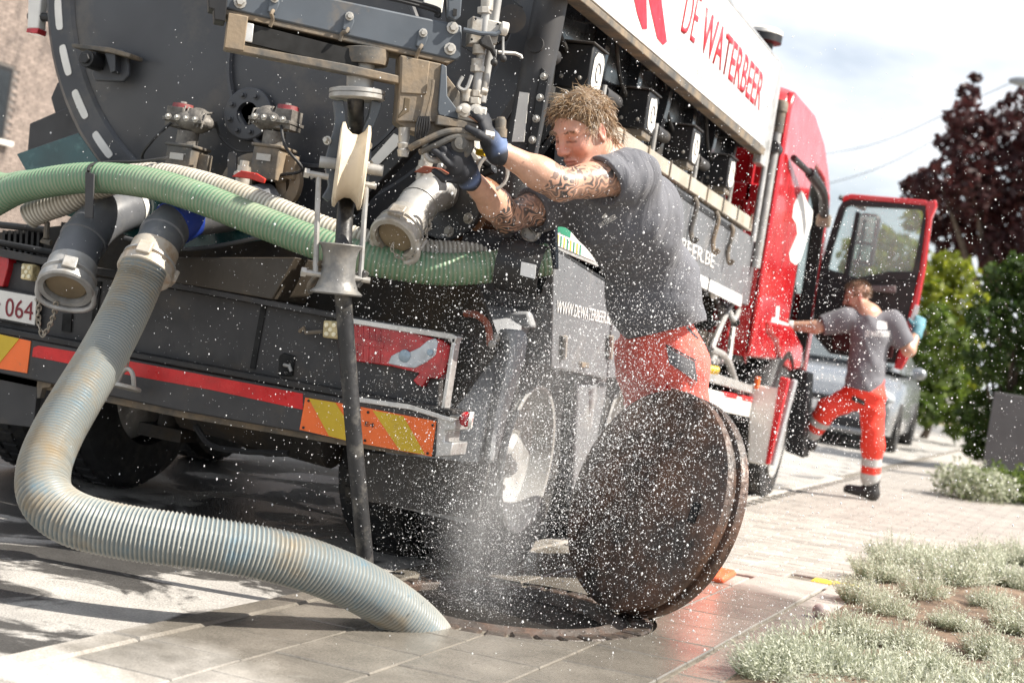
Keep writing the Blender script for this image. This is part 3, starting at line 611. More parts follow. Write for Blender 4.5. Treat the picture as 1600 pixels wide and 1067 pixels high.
# wheels
def wheel(x, y, z, side, dual=False, label=None):
    n = 44
    c = V(x, y, z); ax = V(side, 0, 0)
    b = MB(); b.ring(c, ax, [(-.30, .30), (-.295, .40), (-.27, .475), (-.22, .5), (-.06, .5), (-.015, .475), (0, .40), (-.02, .30)], 56)
    for k in range(n):
        a = 2*math.pi*k/n; d = V(0, math.cos(a), math.sin(a)); t = V(0, -math.sin(a), math.cos(a))
        for q in (-.10, -.19): b.box(c+ax*q+d*.502, (.07, .045, .012), np.array([ax, t, d]))
    w_ = b.build('wheel', mt['tyre'], T, smooth=30)
    if label: w_['label'] = label
    dp = .12 if dual else .03
    b = MB(); b.lathe(c, ax, [(-.2, .29), (-.02, .292), (-.006, .302), (.004, .298), (0, .285), (-.03, .275), (-.05-dp*.3, .262), (-.02-dp, .19), (-.015-dp, .17), (-.01-dp, .10), (.02-dp*.8, .09), (.03-dp*.7, .07), (.035-dp*.7, .001)], 48); rm = b.build('rim', mt['rim'], w_, smooth=30)
    for k in range(10):
        a = 2*math.pi*k/10; d = V(0, math.cos(a), math.sin(a)); b = MB(); b.cyl(c+ax*(-.02-dp)+d*.145, c+ax*(.02-dp)+d*.145, .015, .012, n=6); b.build('wheel_nut', mt['bolt'], rm)
        if k % 2 == 0:
            b = MB(); b.lathe(c+ax*(-.012-dp)+d*.222*1.0+ax*.006, ax, [(0, .001), (.0, .024)], 14); b.build('rim_hole', mt['grate'], rm)
    return w_
wheel(1.14, 1.0, .455, 1, True); wheel(-1.23, .95, .505, -1, True); wheel(-.89, .95, .505, -1, True); wheel(.80, 1.0, .455, 1, True)
wheel(1.16, 2.3, .49, 1, True); wheel(-1.23, 2.25, .515, -1, True)
FWY = 5.9
wheel(1.345, FWY, .475, 1); wheel(-1.20, FWY, .54, -1)
# grey fenders over the rear wheels
def fender(y0, z0, r, a0, a1, x0, x1, name='fender'):
    b = MB(); n = 18; prof = []
    for i in range(n+1):
        a = math.radians(a0+(a1-a0)*i/n); d = V(0, math.cos(a), math.sin(a)); c = V(0, y0, z0)
        prof.append([c+d*r+V(x0, 0, 0), c+d*(r+.012)+V(x1-.05, 0, 0), c+d*(r-.005)+V(x1, 0, 0), c+d*(r-.06)+V(x1+.004, 0, 0), c+d*(r-.012)+V(x1-.06, 0, 0), c+d*(r-.02)+V(x0, 0, 0)])
    v = [p for row in prof for p in row]; k = 6
    b.add(v, [(i*k+j, (i+1)*k+j, (i+1)*k+(j+1) % k, i*k+(j+1) % k) for i in range(n) for j in range(k)]+[tuple(range(k)), tuple(range(n*k+k-1, n*k-1, -1))])
    return b.build(name, mt['fender'], T, smooth=40)
fender(.95, .50, .60, 205, 118, .80, 1.16); fender(2.25, .51, .60, 190, 60, .55, 1.18)
plate('fender_cap', .60, [(772, 505), (792, 487), (826, 486), (830, 512), (800, 510)], .22, mt['fender'], bevel=.012)
b = MB(); v = []                                                    # rounded trailing end of the fender
ffr = [((770, 514), (788, 512), (812, 514), (829, 513)), ((781, 540), (800, 540), (816, 545), (827, 548)), ((774, 575), (792, 578), (804, 584), (814, 590)), ((764, 620), (780, 624), (790, 630), (799, 636)), ((757, 670), (771, 674), (780, 678), (788, 682)), ((751, 722), (764, 725), (771, 727), (777, 728))]
for row in ffr: v += [R(*row[0], .40), R(*row[1], .31), R(*row[2], .36), R(*row[3], .55)]
b.add(v, [(i*4+k, (i+1)*4+k, (i+1)*4+k+1, i*4+k+1) for i in range(5) for k in range(3)]); o = b.build('fender_flap', mt['fender'], T, smooth=70); s_ = o.modifiers.new('thick', 'SOLIDIFY'); s_.thickness = .02; s_.offset = -1
s_ = o.modifiers.new('round', 'SUBSURF'); s_.levels = 1; s_.render_levels = 1
b = MB(); b.tube(bez([R(727, 490, .3), R(745, 492, .28), R(762, 508, .27), R(766, 540, .27)], 16), .013, 8); b.build('fender_bracket', mt['rustred'], T)
b = MB(); b.cyl(R(768, 530, .27), R(776, 528, .3), .016, n=8); b.bolt(R(769, 538, .26), -yv, .01, .012); b.build('bracket_bolt', mt['alu'], T)
# thin mist-wet splash strips behind the wheel
b = MB(); b.prism(sp(1.20, [(905, 600), (950, 600), (930, 700), (905, 800), (893, 800)]), (-.03, 0, 0)); b.build('side_flap', mt['cabinet'], T, bevel=.01)
# ------------------------------------------------------------------ swung-out hose boom on the tank (parts of the truck)
def bplate(name, off, pts, depth, mat, par=T, bevel=.003):
    b = MB(); b.prism(bb(off, pts), -BN*depth); return b.build(name, mat, par, smooth=20, bevel=bevel)
beam = bplate('boom_beam', .06, [(338, -40), (722, 40), (722, 62), (720, 90), (712, 95), (352, 14), (340, 5)], .14, mt['boom'], bevel=.006)
bplate('beam_underside', .055, [(350, 14), (712, 94), (700, 100), (352, 24)], .13, mt['dusty'], beam)
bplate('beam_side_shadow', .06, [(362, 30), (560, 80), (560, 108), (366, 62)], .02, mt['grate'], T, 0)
bplate('inner_channel', .02, [(388, 38), (530, 72), (530, 100), (386, 66)], .1, mt['under'], T)
bplate('lower_rail', .07, [(353, 66), (545, 101), (625, 119), (625, 131), (545, 115), (352, 77)], .06, mt['dusty'])
bplate('beam_end_cheek', .075, [(357, 20), (388, 26), (381, 80), (350, 75)], .08, mt['dusty'], T)
bplate('beam_end_block', .08, [(325, -20), (358, -20), (352, 34), (335, 31), (334, 15), (326, 13)], .1, mt['black'], T)
bplate('beam_end_plate', .07, [(384, 35), (397, 38), (394, 67), (381, 65)], .005, mt['silver'], T)
for k, q in enumerate([(375, 4), (707, 44), (703, 77), (705, -4)]):
    b = MB(); b.bolt(B(*q, .062), BN, .0135, .016); b.build('bolt', mt['bolt'], beam)
def lug(px, py, dx, dy):
    o = bplate('hook_lug', .068, [(px-6, py-5), (px, py-9), (px+7, py-6), (px+9, py+8), (px+2, py+26), (px-11, py+20), (px-8, py+8)], .012, mt['boom'], beam, .004)
    b = MB(); b.bolt(B(px+1, py, .07), BN, .0095, .012); b.build('bolt', mt['bolt'], o)
    b = MB(); b.tube(bez([B(px-1, py+19, .075), B(px-4, py+24, .085), B(px-6+dx, py+34+dy, .07), B(px-10+dx, py+46+dy, .06)], 12), .0062, 8); b.build('hook', mt['dusty'], o)
lug(545, 26, -4, -8); lug(660, 52, -2, 0); lug(428, -2, 4, -2)
bplate('post_link', .08, [(700, -30), (724, -30), (720, 26), (712, 33), (700, 26)], .03, mt['boom'], T, .004)
b = MB(); b.prism(bb(.082, [(708, 14), (714, 15), (713, 26), (707, 25)]), BN*.003); b.build('slot', mt['grate'], T)
for k in range(2):
    b = MB(); b.tube(bez([B(600, -8+5*k, .02), B(640, 1+5*k, .03), B(682, 13+6*k, .03), B(686, 20+6*k, .03), B(680, 24, .02)], 20), .006, 6); b.build('hydraulic_hose', mt['rubber'], T)
b = MB(); b.prism(bb(-.02, [(663, -20), (692, -20), (690, 14), (663, 8)]), -BN*.02); b.build('pale_bracket', mt['whitepl'], T)

# hose swivel under the beam
c0 = B(570, 82, -.01); UPB = nrm(B(565, 20, 0)-B(560, 140, 0))
b = MB(); b.lathe(B(568, 90, 0), UPB, [(-.025, .075), (-.005, .08), (0, .08), (.022, .082), (.03, .05)], 30); b.build('swivel_flange', mt['dusty'], T)
b = MB(); b.lathe(B(563, 118, 0), UPB, [(-.055, .043), (-.02, .043), (.07, .045)], 26); b.build('swivel_neck', mt['steel'], T)
fl = MB(); fl.lathe(B(558, 148, 0), UPB, [(-.016, .084), (-.014, .088), (-.002, .088), (-.001, .084), (.001, .084), (.002, .088), (.013, .088), (.015, .083)], 34); fl.build('swivel_flange', mt['steel'], T)
def arm(pts, w, name):
    P = bez(pts, 24); b = MB(); v = []; n = len(P)
    for i, p in enumerate(P):
        t = nrm(P[min(i+1, n-1)]-P[max(i-1, 0)]); s = nrm(np.cross(t, BN)); wi = np.interp(i/(n-1), [0, .3, .7, 1], w)
        v += [p+s*wi+BN*.018, p-s*wi+BN*.018, p-s*wi-BN*.018, p+s*wi-BN*.018]
    b.add(v, [(i*4+j, i*4+(j+1) % 4, (i+1)*4+(j+1) % 4, (i+1)*4+j) for i in range(n-1) for j in range(4)]+[(3, 2, 1, 0), tuple(range(4*n-4, 4*n))])
    return b.build(name, mt['boom'], T, smooth=30, bevel=.003)
fk = arm([B(528, 158, .0), B(531, 190, .0), B(524, 225, .0), B(518, 255, .0), B(522, 290, 0), B(508, 312, 0)], [.016, .016, .022, .012], 'sheave_fork')
arm([B(588, 160, -.0), B(583, 180, -.0), B(573, 210, -.0), B(572, 260, 0), B(568, 300, 0)], [.018, .014, .014, .01], 'sheave_fork')
for q in [(512, 220), (517, 256), (578, 258), (576, 228)]:
    b = MB(); b.bolt(B(*q, .02), nrm(BN-BD*.8), .010, .014); b.build('bolt', mt['bolt'], fk)
# sheave: grooved roller, axle nearly across the view
AX = nrm(CR*.98+CF*.13-CU*.13); c = B(549, 260, .03); SR = .132
b = MB(); b.ring(c, AX, [(-.046, SR*.3), (-.048, SR*.85), (-.044, SR), (-.036, SR+.002), (-.027, SR*.86), (-.010, SR*.76), (.010, SR*.76), (.027, SR*.86), (.036, SR+.002), (.044, SR), (.048, SR*.85), (.046, SR*.3)], 56); b.build('sheave', mt['nylon'], T, smooth=60)
b = MB(); b.cyl(c-AX*.10, c+AX*.10, .018, n=12); b.build('sheave_axle', mt['steel'], T)
# hanging links and the trumpet guide
for (a, bq, cq, dq) in (((485, 277), (498, 274), (496, 330), (493, 428)), ((586, 288), (573, 289), (569, 340), (563, 436))):
    b = MB(); P = [B(*a, .09), B(*bq, .09), B(*cq, .09), B(*dq, .09)]; b.tube(P, .0085, 8); lk = b.build('hanging_link', mt['steel'], T)
    for q in (bq, dq):
        b = MB(); b.cyl(B(*q, .09)-BD*.03, B(*q, .09)+BD*.03, .010, n=10); b.cyl(B(*q, .09)-BD*.045, B(*q, .09)-BD*.03, .016, n=6); b.build('link_bolt', mt['bolt'], lk)
b = MB(); b.tube([B(492, 412, .09), B(510, 414, .05)], .012, 8); b.build('guide_pin', mt['dusty'], T)
b = MB(); b.tube([B(548, 428, .06), B(566, 440, .09), B(556, 448, .08), B(572, 424, .09)], .013, 8); b.build('guide_clamp', mt['dusty'], T)
b = MB(); b.tube(bez([B(496, 430, .05), B(484, 446, .02), B(486, 456, 0)], 8), .010, 8); b.build('guide_hook', mt['dusty'], T)
GA = nrm(B(533, 385, .09)-B(526, 455, .09)); gc = B(529, 420, .09)
b = MB(); b.ring(gc, GA, [(-.080, .078), (-.075, .082), (-.062, .066), (-.035, .056), (0, .052), (.035, .052), (.060, .058), (.074, .068), (.077, .066), (.06, .052), (.03, .046), (0, .045), (-.035, .049), (-.062, .058)], 40); b.build('trumpet_guide', mt['guide'], T, smooth=50)

# lower bracket with valves and hydraulic tubes (the worker holds on to it)
bplate('bracket_box', .07, [(626, 86), (690, 100), (690, 165), (684, 192), (620, 190), (624, 140)], .1, mt['dusty'], T, .004)
bplate('bracket_pocket', .072, [(632, 152), (642, 154), (640, 174), (622, 186), (621, 182), (630, 170)], .01, M('dark_tan_recess', (.10, .075, .045), .8, dirt=TAN, damt=.3), T)
bplate('bracket_flap', .075, [(628, 88), (672, 96), (666, 148), (626, 146)], .012, mt['dusty'], T)
bplate('bracket_gusset', .08, [(690, 100), (698, 104), (699, 150), (730, 192), (724, 188), (686, 180), (684, 172)], .012, mt['boom'], T)
bplate('bracket_arm', .06, [(670, 130), (692, 110), (742, 175), (735, 190), (712, 180)], .01, mt['dusty'], T)
bplate('bracket_shelf', .10, [(684, 180), (730, 190), (760, 198), (756, 202), (720, 200), (682, 195)], .12, mt['dusty'], T)
bplate('bracket_underside', .06, [(620, 190), (684, 192), (700, 205), (672, 214), (640, 205)], .1, mt['dusty'], T)
for k in range(6):
    b = MB(); b.tube(bez([B(655+k*3, 182, .09), B(650+k*4, 200, .09), B(648+k*3+random.uniform(-3, 3), 220, .08)], 10), .0035, 6); b.build('cable', mt['rubber'], T)
b = MB(); b.tube(bez([B(677, 125, .085), B(674, 150, .085), B(664, 190, .085)], 10), .005, 6); b.build('cable', mt['dusty'], T)
b = MB(); b.lathe(B(631, 215, .06), UPB, [(-.06, .016), (-.04, .02), (-.035, .016), (-.02, .02), (-.015, .016), (.0, .018), (.03, .018)], 12); b.build('cable_gland', mt['steel'], T)
# two bent hydraulic pipes
for (a, bq, cq, dq) in (((640, 232), (660, 222), (705, 205), (765, 212)), ((655, 238), (680, 228), (712, 214), (752, 216))):
    b = MB(); b.tube(bez([B(*a, .08), B(*bq, .1), B(*cq, .11), B(*dq, .11)], 24), .0105, 10); b.build('hydraulic_pipe', mt['dusty'], T)
b = MB(); b.cyl(B(757, 211, .11), B(771, 214, .11), .017, n=6); b.build('pipe_nut', mt['alu'], T)
b = MB(); q = B(714, 226, .06); b.lathe(q, BN, [(0, .05), (.03, .05), (.035, .044), (.036, .03), (.05, .028), (.052, .022), (.06, .02), (.062, .001)], 24); b.build('swivel_joint', mt['dusty'], T)
b = MB(); b.tube(bez([B(666, 214, .08), B(664, 236, .08), B(672, 250, .08), B(690, 248, .07), B(700, 232, .06)], 18), .010, 8); b.build('shackle', mt['steel'], T)
# control column
b = MB(); b.tube([B(781, -30, .0), B(768, 60, 0), B(752, 160, 0)], .0155, 12); b.build('hydraulic_pipe', mt['steel'], T)
b = MB(); b.tube([B(765, -40, .05), B(755, 60, .05), B(743, 150, .05)], .0135, 12); b.build('hydraulic_pipe', mt['steel'], T)
bplate('valve_block', .06, [(739, 25), (783, 35), (776, 70), (734, 68)], .08, mt['alu'], T, .003)
for q in [(743, 30), (778, 38), (737, 62)]:
    b = MB(); b.lathe(B(*q, .0605), BN, [(0, .004), (.0015, .004), (.002, .001)], 8); b.build('screw', mt['grate'], T)
for (px, py, r_, h) in ((761, 5, .02, .05), (757, 17, .023, .02), (749, 78, .022, .03), (746, 100, .020, .03), (746, 108, .023, .02), (743, 147, .022, .02), (728, 150, .018, .04), (740, 158, .024, .02)):
    b = MB(); b.lathe(B(px, py, .05), UPB, [(-h/2, r_*.9), (-h/2, r_), (h/2, r_), (h/2, r_*.9)], 6 if h < .025 else 14); b.build('pipe_fitting', mt['alu'], T, bevel=.0015)
b = MB(); b.cyl(B(782, 44, .07), B(793, 47, .07), .022, n=16); b.build('knob', mt['whitepl'], T, bevel=.003)
b = MB(); b.tube([B(724, 47, .07), B(752, 53, .08), B(775, 54, .08), B(781, 50, .08)], .008, 8); b.build('lever', mt['boom'], T)
b = MB(); b.prism(bb(.09, [(750, 62), (758, 55), (766, 55), (776, 82), (775, 92), (768, 78), (752, 70)]), -BN*.03); b.build('lever_boot', mt['rubber'], T, bevel=.004)
for (a, bq) in (((775, 78), (772, 98)), ((786, 58), (786, 92))):
    b = MB(); b.tube([B(*a, .08), B(*bq, .08)], .004, 6); lv = b.build('lever', mt['steel'], T)
    b = MB(); b.ball(B(*bq, .08), .012); b.build('knob', mt['rubber'], lv)
b = MB(); b.tube([B(778, 82, .06), B(805, 84, .05), B(814, 88, .05), B(815, 92, .05)], .006, 8); b.build('stop_bar', mt['steel'], T)
bplate('valve_body', .09, [(722, 163), (762, 168), (758, 195), (716, 187), (716, 172)], .09, mt['alu'], T, .005)
for q in [(725, 173), (743, 174)]:
    b = MB(); b.lathe(B(*q, .092), BN, [(0, .022), (.012, .022), (.014, .012), (.02, .011), (.021, .001)], 14); b.build('valve_plug', mt['alu'], T)
bplate('valve_coil', .08, [(760, 186), (786, 186), (786, 206), (762, 204)], .07, mt['under'], T, .005)
b = MB(); b.lathe(B(782, 198, .09), UPB, [(-.035, .022), (-.008, .022), (-.006, .018), (.02, .018), (.03, .012)], 12); b.build('pipe_elbow', mt['dusty'], T)
b = MB(); b.ball(B(718, 112+60, .10), .012); b.build('grease_nipple', mt['alu'], T)
b = MB(); b.tube(bez([B(723, 120, .08), B(716, 135, .08), B(728, 140, .08), B(737, 118, .08)], 10), .006, 6); b.build('lever', mt['steel'], T)
b = MB(); b.cyl(B(752, 142, .1), B(761, 145, .1), .012, n=12); b.build('eye_bolt', mt['alu'], T)
# tangle of fittings behind the hands
for k in range(12):
    px, py = random.uniform(735, 790), random.uniform(225, 290); q = B(px, py, random.uniform(-.38, -.2)); d = nrm(rng.normal(size=3))
    b = MB(); b.cyl(q-d*.03, q+d*.03, random.uniform(.010, .022), n=8); b.build('pipe_fitting', random.choice([mt['under'], mt['dusty'], mt['alu'], mt['black']]), T, bevel=.001)
b = MB(); b.box(B(752, 239, .0), (.03, .03, .02)); b.build('yellow_tag', mt['yellow'], T, bevel=.003)
b = MB(); q = B(770, 270, -.05); b.tube([q+BD*.05*math.cos(t)+V(0, 0, .055*math.sin(t)) for t in np.linspace(0, 6.283, 24)], .006, 6, False); b.build('wire_loop', mt['steel'], T)

# ------------------------------------------------------------------ suction outlets
def cam_coupling(p, d, r, mat, parent, cap=True):
    d = nrm(d); b = MB()
    b.ring(p, d, [(0, r*.99), (0, r*1.12), (.05, r*1.14), (.052, r*1.22), (.066, r*1.24), (.070, r*1.17), (.082, r*1.17), (.085, r*1.30), (.112, r*1.30), (.118, r*1.22), (.118, r*.98)], 40); o = b.build('coupling', mat, parent, smooth=30)
    a, bb_, _ = frame(d)
    for k in range(3):
        t = 2*math.pi*k/3+.4; q = a*math.cos(t)+bb_*math.sin(t); s = np.cross(d, q)
        b = MB(); b.box(p+d*.072+q*r*1.3, (.05, .02, .05), np.array([s, q, d])); b.build('coupling_lug', mat, o, bevel=.004)
    b = MB(); b.ring(p, d, [(.058, r*1.24), (.058, r*1.275), (.066, r*1.275), (.066, r*1.24)], 40); b.build('clamp_band', mt['steel'], o)
    if cap:
        b = MB(); b.lathe(p, d, [(.09, r*.98), (.098, r*.9), (.10, .001)], 32); b.build('blind_cap', M('dusty_cap', (.24, .185, .115), .75, 0, .25, 8, dirt=(.12, .09, .06), damt=.3), o)
        down = nrm(-zv - d*(-zv@d)); s = nrm(np.cross(d, down)); b = MB()
        P = [p+d*.10+s*r*1.22-down*.005, p+d*.118+s*r*1.25+down*r*.7, p+d*.124+s*r*.85+down*r*1.15, p+d*.126+down*r*1.3, p+d*.124-s*r*.85+down*r*1.15, p+d*.118-s*r*1.25+down*r*.7, p+d*.10-s*r*1.22-down*.005]
        b.tube(bez(P, 36), .0105, 8); b.build('bail', mat, o, smooth=60)
    return o
# upper right outlet: rusty body, bolted flange, pale tube, capped coupling
pf, pe = R(703, 315, .02), R(625, 360, -.22); dd = nrm(V(-.36, -.62, -.50)); c = R(700, 312, .12)
b = MB(); b.lathe(R(712, 318, .13), V(.05, -1, 0), [(-.32, .128), (0, .128), (.002, .12)], 36); b.build('outlet_body', mt['rust'], T)
c2 = R(697, 312, .11); fz = nrm(V(-.1, -1, -.05)); b = MB(); b.lathe(c2, fz, [(-.02, .14), (0, .14), (.004, .136), (.004, .001)], 40); ff = b.build('outlet_flange', mt['tank'], T)
fa, fb, _ = frame(fz)
for k in range(8):
    q = 2*math.pi*(k+.35)/8; b = MB(); b.bolt(c2+fz*.004+(fa*math.cos(q)+fb*math.sin(q))*.113, fz, .0135, .014); b.build('bolt', mt['bolt'], ff)
q0 = R(690, 300, .10); q1 = R(655, 318, -.03); q2 = R(637, 343, -.10)
b = MB(); b.tube(bez([q0, R(678, 300, .03), q1, q2], 20), .066, 26); b.ring(q1, q2-q1, [(-.002, .064), (-.002, .069), (.004, .069), (.004, .064)], 26); b.build('outlet_tube', mt['steel'], T)
cam_coupling(q2, q2-q1, .066, mt['alu'], T)
chain([R(672, 333, -.03), R(671, 348, -.08), R(662, 372, -.13), R(655, 388, -.16)], ln=.034, r=.003)
chain([R(655, 388, -.16), R(643, 402, -.18), R(626, 404, -.19), R(612, 390, -.2), R(615, 380, -.2)], ln=.020, r=.002)
# left outlet: bent pipe with capped coupling
P = bez([R(250, 320, .30), R(205, 325, .16), R(168, 338, .04), R(140, 362, -.05), R(122, 392, -.12), R(114, 414, -.16)], 36)
b = MB(); b.tube(P, .083, 30); b.build('suction_pipe', mt['pvc'], T)
for q, i in (((205, 322), 7),):
    b = MB(); d = nrm(P[i+1]-P[i]); b.ring(P[i], d, [(-.012, .082), (-.012, .086), (.010, .086), (.010, .082)], 30); b.build('pipe_band', mt['whitepl'], T)
b = MB(); i = len(P)-12; b.ring(P[i], nrm(P[i+1]-P[i]), [(-.012, .082), (-.008, .088), (.008, .088), (.012, .082)], 30); b.build('pipe_bead', mt['pvc'], T)
cam_coupling(P[-1], P[-1]-P[-4], .078, mt['steel'], T)
# second outlet with blue band feeding the big hose
P2 = bez([R(420, 318, .30), R(350, 330, .12), R(295, 338, .0), R(262, 358, -.09), R(248, 380, -.15), R(240, 396, -.18)], 36)
b = MB(); b.tube(P2, .078, 30); b.build('suction_pipe', mt['pvc'], T)
i = 16; b = MB(); b.ring(P2[i], nrm(P2[i+1]-P2[i]), [(-.045, .078), (-.045, .083), (.045, .083), (.045, .078)], 30); b.build('clamp_band', mt['blue'], T)
i = 24; b = MB(); b.ring(P2[i], nrm(P2[i+1]-P2[i]), [(-.016, .077), (-.010, .083), (.010, .083), (.016, .077)], 30); b.build('pipe_bead', mt['pvc'], T)
cam_coupling(P2[-1]-nrm(P2[-1]-P2[-4])*.02, P2[-1]-P2[-4], .075, M('stained_alloy', (.52, .47, .40), .55, .2, .15, 14, dirt=(.30, .17, .07), damt=.4, dscale=14), T, cap=False)

# storage tubes for the hoses on the right, gauge, CE plate, panels
TX = nrm(V(1.0, .15, -.06))
for (px, py, y, ln) in ((727, 392, .18, .16), (782, 412, .05, .15)):
    c = R(px, py, y); b = MB(); b.ring(c, TX, [(0, .082), (0, .090), (ln, .090), (ln, .082)], 36); t_ = b.build('hose_tube', mt['black'], T)
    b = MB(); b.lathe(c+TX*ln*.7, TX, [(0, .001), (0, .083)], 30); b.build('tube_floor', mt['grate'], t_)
b = MB(); b.prism(pp(-.062, [(815, 409), (838, 414), (836, 436), (813, 430)]), (0, -.002, 0)); b.build('white_sticker', mt['white'], T)
plate('control_panel', .30, [(690, 335), (866, 322), (868, 420), (700, 400)], .04, M('dark_blue_panel', (.03, .036, .05), .45, 0, .08, 5), bevel=.004)
ce = plate('type_plate', .28, [(717, 343), (773, 350), (771, 379), (715, 373)], .006, mt['steel'])
text_on('CE', R(748, 377, .28), R(768, 379, .28), R(749, 364, .28), mt['letterdark'], ce, 'lettering', lift=.0015)
b = MB(); b.bolt(R(731, 356, .28), -yv, .008, .01); b.build('bolt', mt['bolt'], ce)
b = MB(); c = R(831, 362, .24); b.ring(c, -yv, [(0, .036), (.02, .036), (.024, .030), (.012, .028), (0, .03)], 30); ga = b.build('pressure_gauge', mt['silver'], T)
b = MB(); b.lathe(c, -yv, [(.010, .03), (.011, .001)], 28); b.build('dial', mt['white'], ga)
b = MB(); b.prism([c+V(-.010, -.013, .008), c+V(-.008, -.013, .011), c+V(.014, -.013, -.008)], (0, -.001, 0)); b.build('needle', mt['letterdark'], ga)
for k in range(9):
    a = math.radians(-40+k*32.5); b = MB(); b.box(c+V(math.cos(a)*.023, -.0125, math.sin(a)*.023), (.006, .001, .0015), np.array([V(math.cos(a), 0, math.sin(a)), yv, V(-math.sin(a), 0, math.cos(a))])); b.build('dial_mark', mt['letterdark'], ga)
def xplate(name, x, pts, mat, par=T):
    b = MB(); b.prism([SD(a, c, x) for a, c in pts], (-.008, 0, 0)); return b.build(name, mat, par, smooth=20, bevel=.002)
la = xplate('instruction_label', 1.254, [(863, 342), (932, 374), (930, 409), (860, 380)], mt['whitepl'])
xplate('label_frame', 1.25, [(858, 334), (938, 371), (935, 417), (855, 384)], mt['silver'])
b = MB(); b.prism([SD(a, c, 1.2545) for a, c in [(866, 348), (892, 360), (891, 372), (865, 360)]], (.001, 0, 0)); b.build('green_print', mt['lettergreen'], la)
for k in range(9):
    b = MB(); b.prism([SD(a, c, 1.2545) for a, c in [(866+k*5, 364+k*2.3), (868+k*5, 365+k*2.3), (867+k*5, 381+k*2.3), (865+k*5, 380+k*2.3)]], (.001, 0, 0)); b.build('print_bar', mt['yellow'] if k % 2 else mt['lettergreen'], la)

# ------------------------------------------------------------------ hoses (things of their own)
def hose_mat(name, rib, groove, stain, stain2, samt):
    m = bpy.data.materials.new(name); m.use_nodes = True; nt = m.node_tree; b = nt.nodes['Principled BSDF']; N = nt.nodes.new; L = nt.links.new
    at = N('ShaderNodeAttribute'); at.attribute_name = 'rib'; tc = N('ShaderNodeTexCoord')
    mx = N('ShaderNodeMixRGB'); mx.inputs['Color1'].default_value = (*groove, 1); mx.inputs['Color2'].default_value = (*rib, 1); L(at.outputs['Fac'], mx.inputs['Fac'])
    c = mx.outputs[0]
    for sc, col, lo, k in ((3.2, stain, .50, samt), (5.5, stain2, .57, samt*.9)):
        n = N('ShaderNodeTexNoise'); n.inputs['Scale'].default_value = sc; n.inputs['Detail'].default_value = 7; n.inputs['Roughness'].default_value = .7; L(tc.outputs['Object'], n.inputs['Vector'])
        mr = N('ShaderNodeMapRange'); mr.inputs['From Min'].default_value = lo; mr.inputs['From Max'].default_value = lo+.16; mr.inputs['To Max'].default_value = k; L(n.outputs['Fac'], mr.inputs['Value'])
        m2 = N('ShaderNodeMixRGB'); m2.inputs['Color2'].default_value = (*col, 1); L(mr.outputs[0], m2.inputs['Fac']); L(c, m2.inputs['Color1']); c = m2.outputs[0]
    L(c, b.inputs['Base Color']); b.inputs['Roughness'].default_value = .42; b.inputs['Subsurface Weight'].default_value = .0
    return m
def ribbed(name, pts, r, pitch, amp, mat, n=26, sharp=1.0, ends=True, per=5):
    P, s = resample(bez(pts, 240), pitch/per); rr = []; at = []
    for q in s:
        ph = (q/pitch) % 1.0; h = max(0.0, math.cos(2*math.pi*ph)*.5+.5)**sharp; rr.append(r+amp*(h-.5)); at.append(h)
    b = MB(); b.tube(list(P), rr, n, ends, at); return b, P
BHM = hose_mat('ribbed_suction_hose', (.37, .365, .325), (.12, .16, .18), (.30, .22, .12), (.10, .24, .34), .75)
hp = [PD(225, 418, 4.96), PD(213, 450, 4.93), PD(190, 500, 4.85), PD(158, 560, 4.72), PD(122, 620, 4.56), PD(88, 680, 4.42), PD(68, 735, 4.30), PD(74, 780, 4.22), PD(118, 812, 4.18), PD(200, 832, 4.17), PD(300, 846, 4.18), PD(400, 862, 4.22), PD(480, 882, 4.28), PD(560, 915, 4.37), PD(625, 955, 4.48), PD(672, 1000, 4.60), PD(700, 1060, 4.72), PD(712, 1140, 4.82)]
b, P = ribbed('suction_hose', hp, .0755, .0125, .0065, BHM, 28, 1.4)
h = b.build('suction_hose', BHM, None, smooth=80, attr='rib', origin=hp[0]); tag(h, 'thick cream and blue ribbed suction hose curving down into the manhole', 'hose')
GHM = hose_mat('green_ribbed_hose', (.095, .22, .125), (.27, .31, .21), (.36, .38, .28), (.12, .30, .18), .5)
gp = [R(-60, 348, -.10), R(0, 310, -.12), R(45, 291, -.13), R(135, 278, -.14), R(225, 285, -.15), R(305, 307, -.16), R(400, 344, -.17), R(492, 379, -.17), R(560, 401, -.15), R(630, 414, -.10), R(700, 421, -.03), R(795, 414, .06), R(860, 405, .12)]
b, P = ribbed('delivery_hose', gp, .0545, .0155, .0035, GHM, 24, .8)
h = b.build('delivery_hose', GHM, None, smooth=80, attr='rib', origin=gp[4]); tag(h, 'green ribbed hose draped across the back of the truck', 'hose')
CHM = hose_mat('clear_ribbed_hose', (.70, .66, .58), (.24, .215, .17), (.34, .27, .18), (.62, .57, .48), .4)
cp = [R(46, 338, -.02), R(60, 330, -.02), R(100, 316, -.02), R(150, 293, -.02), R(207, 277, -.03), R(260, 277, -.04), R(325, 291, -.05), R(400, 317, -.06), R(492, 354, -.06), R(560, 377, -.04), R(640, 394, .02), R(735, 399, .12), R(790, 400, .18)]
b, P = ribbed('drain_hose', cp, .048, .0155, .003, CHM, 22, 1.2)
h = b.build('drain_hose', CHM, None, smooth=80, attr='rib', origin=cp[4]); tag(h, 'whitish clear ribbed hose lying behind the green hose', 'hose')
gh = [R(-60, 260, .02), R(0, 287, .02), R(40, 284, .02), R(120, 276, -.01)]
b, P = ribbed('spare_hose', gh, .042, .0155, .003, GHM, 20); h = b.build('spare_hose', GHM, None, smooth=80, attr='rib', origin=gh[1]); tag(h, 'short dark green hose end at the far left behind the draped green hose', 'hose')
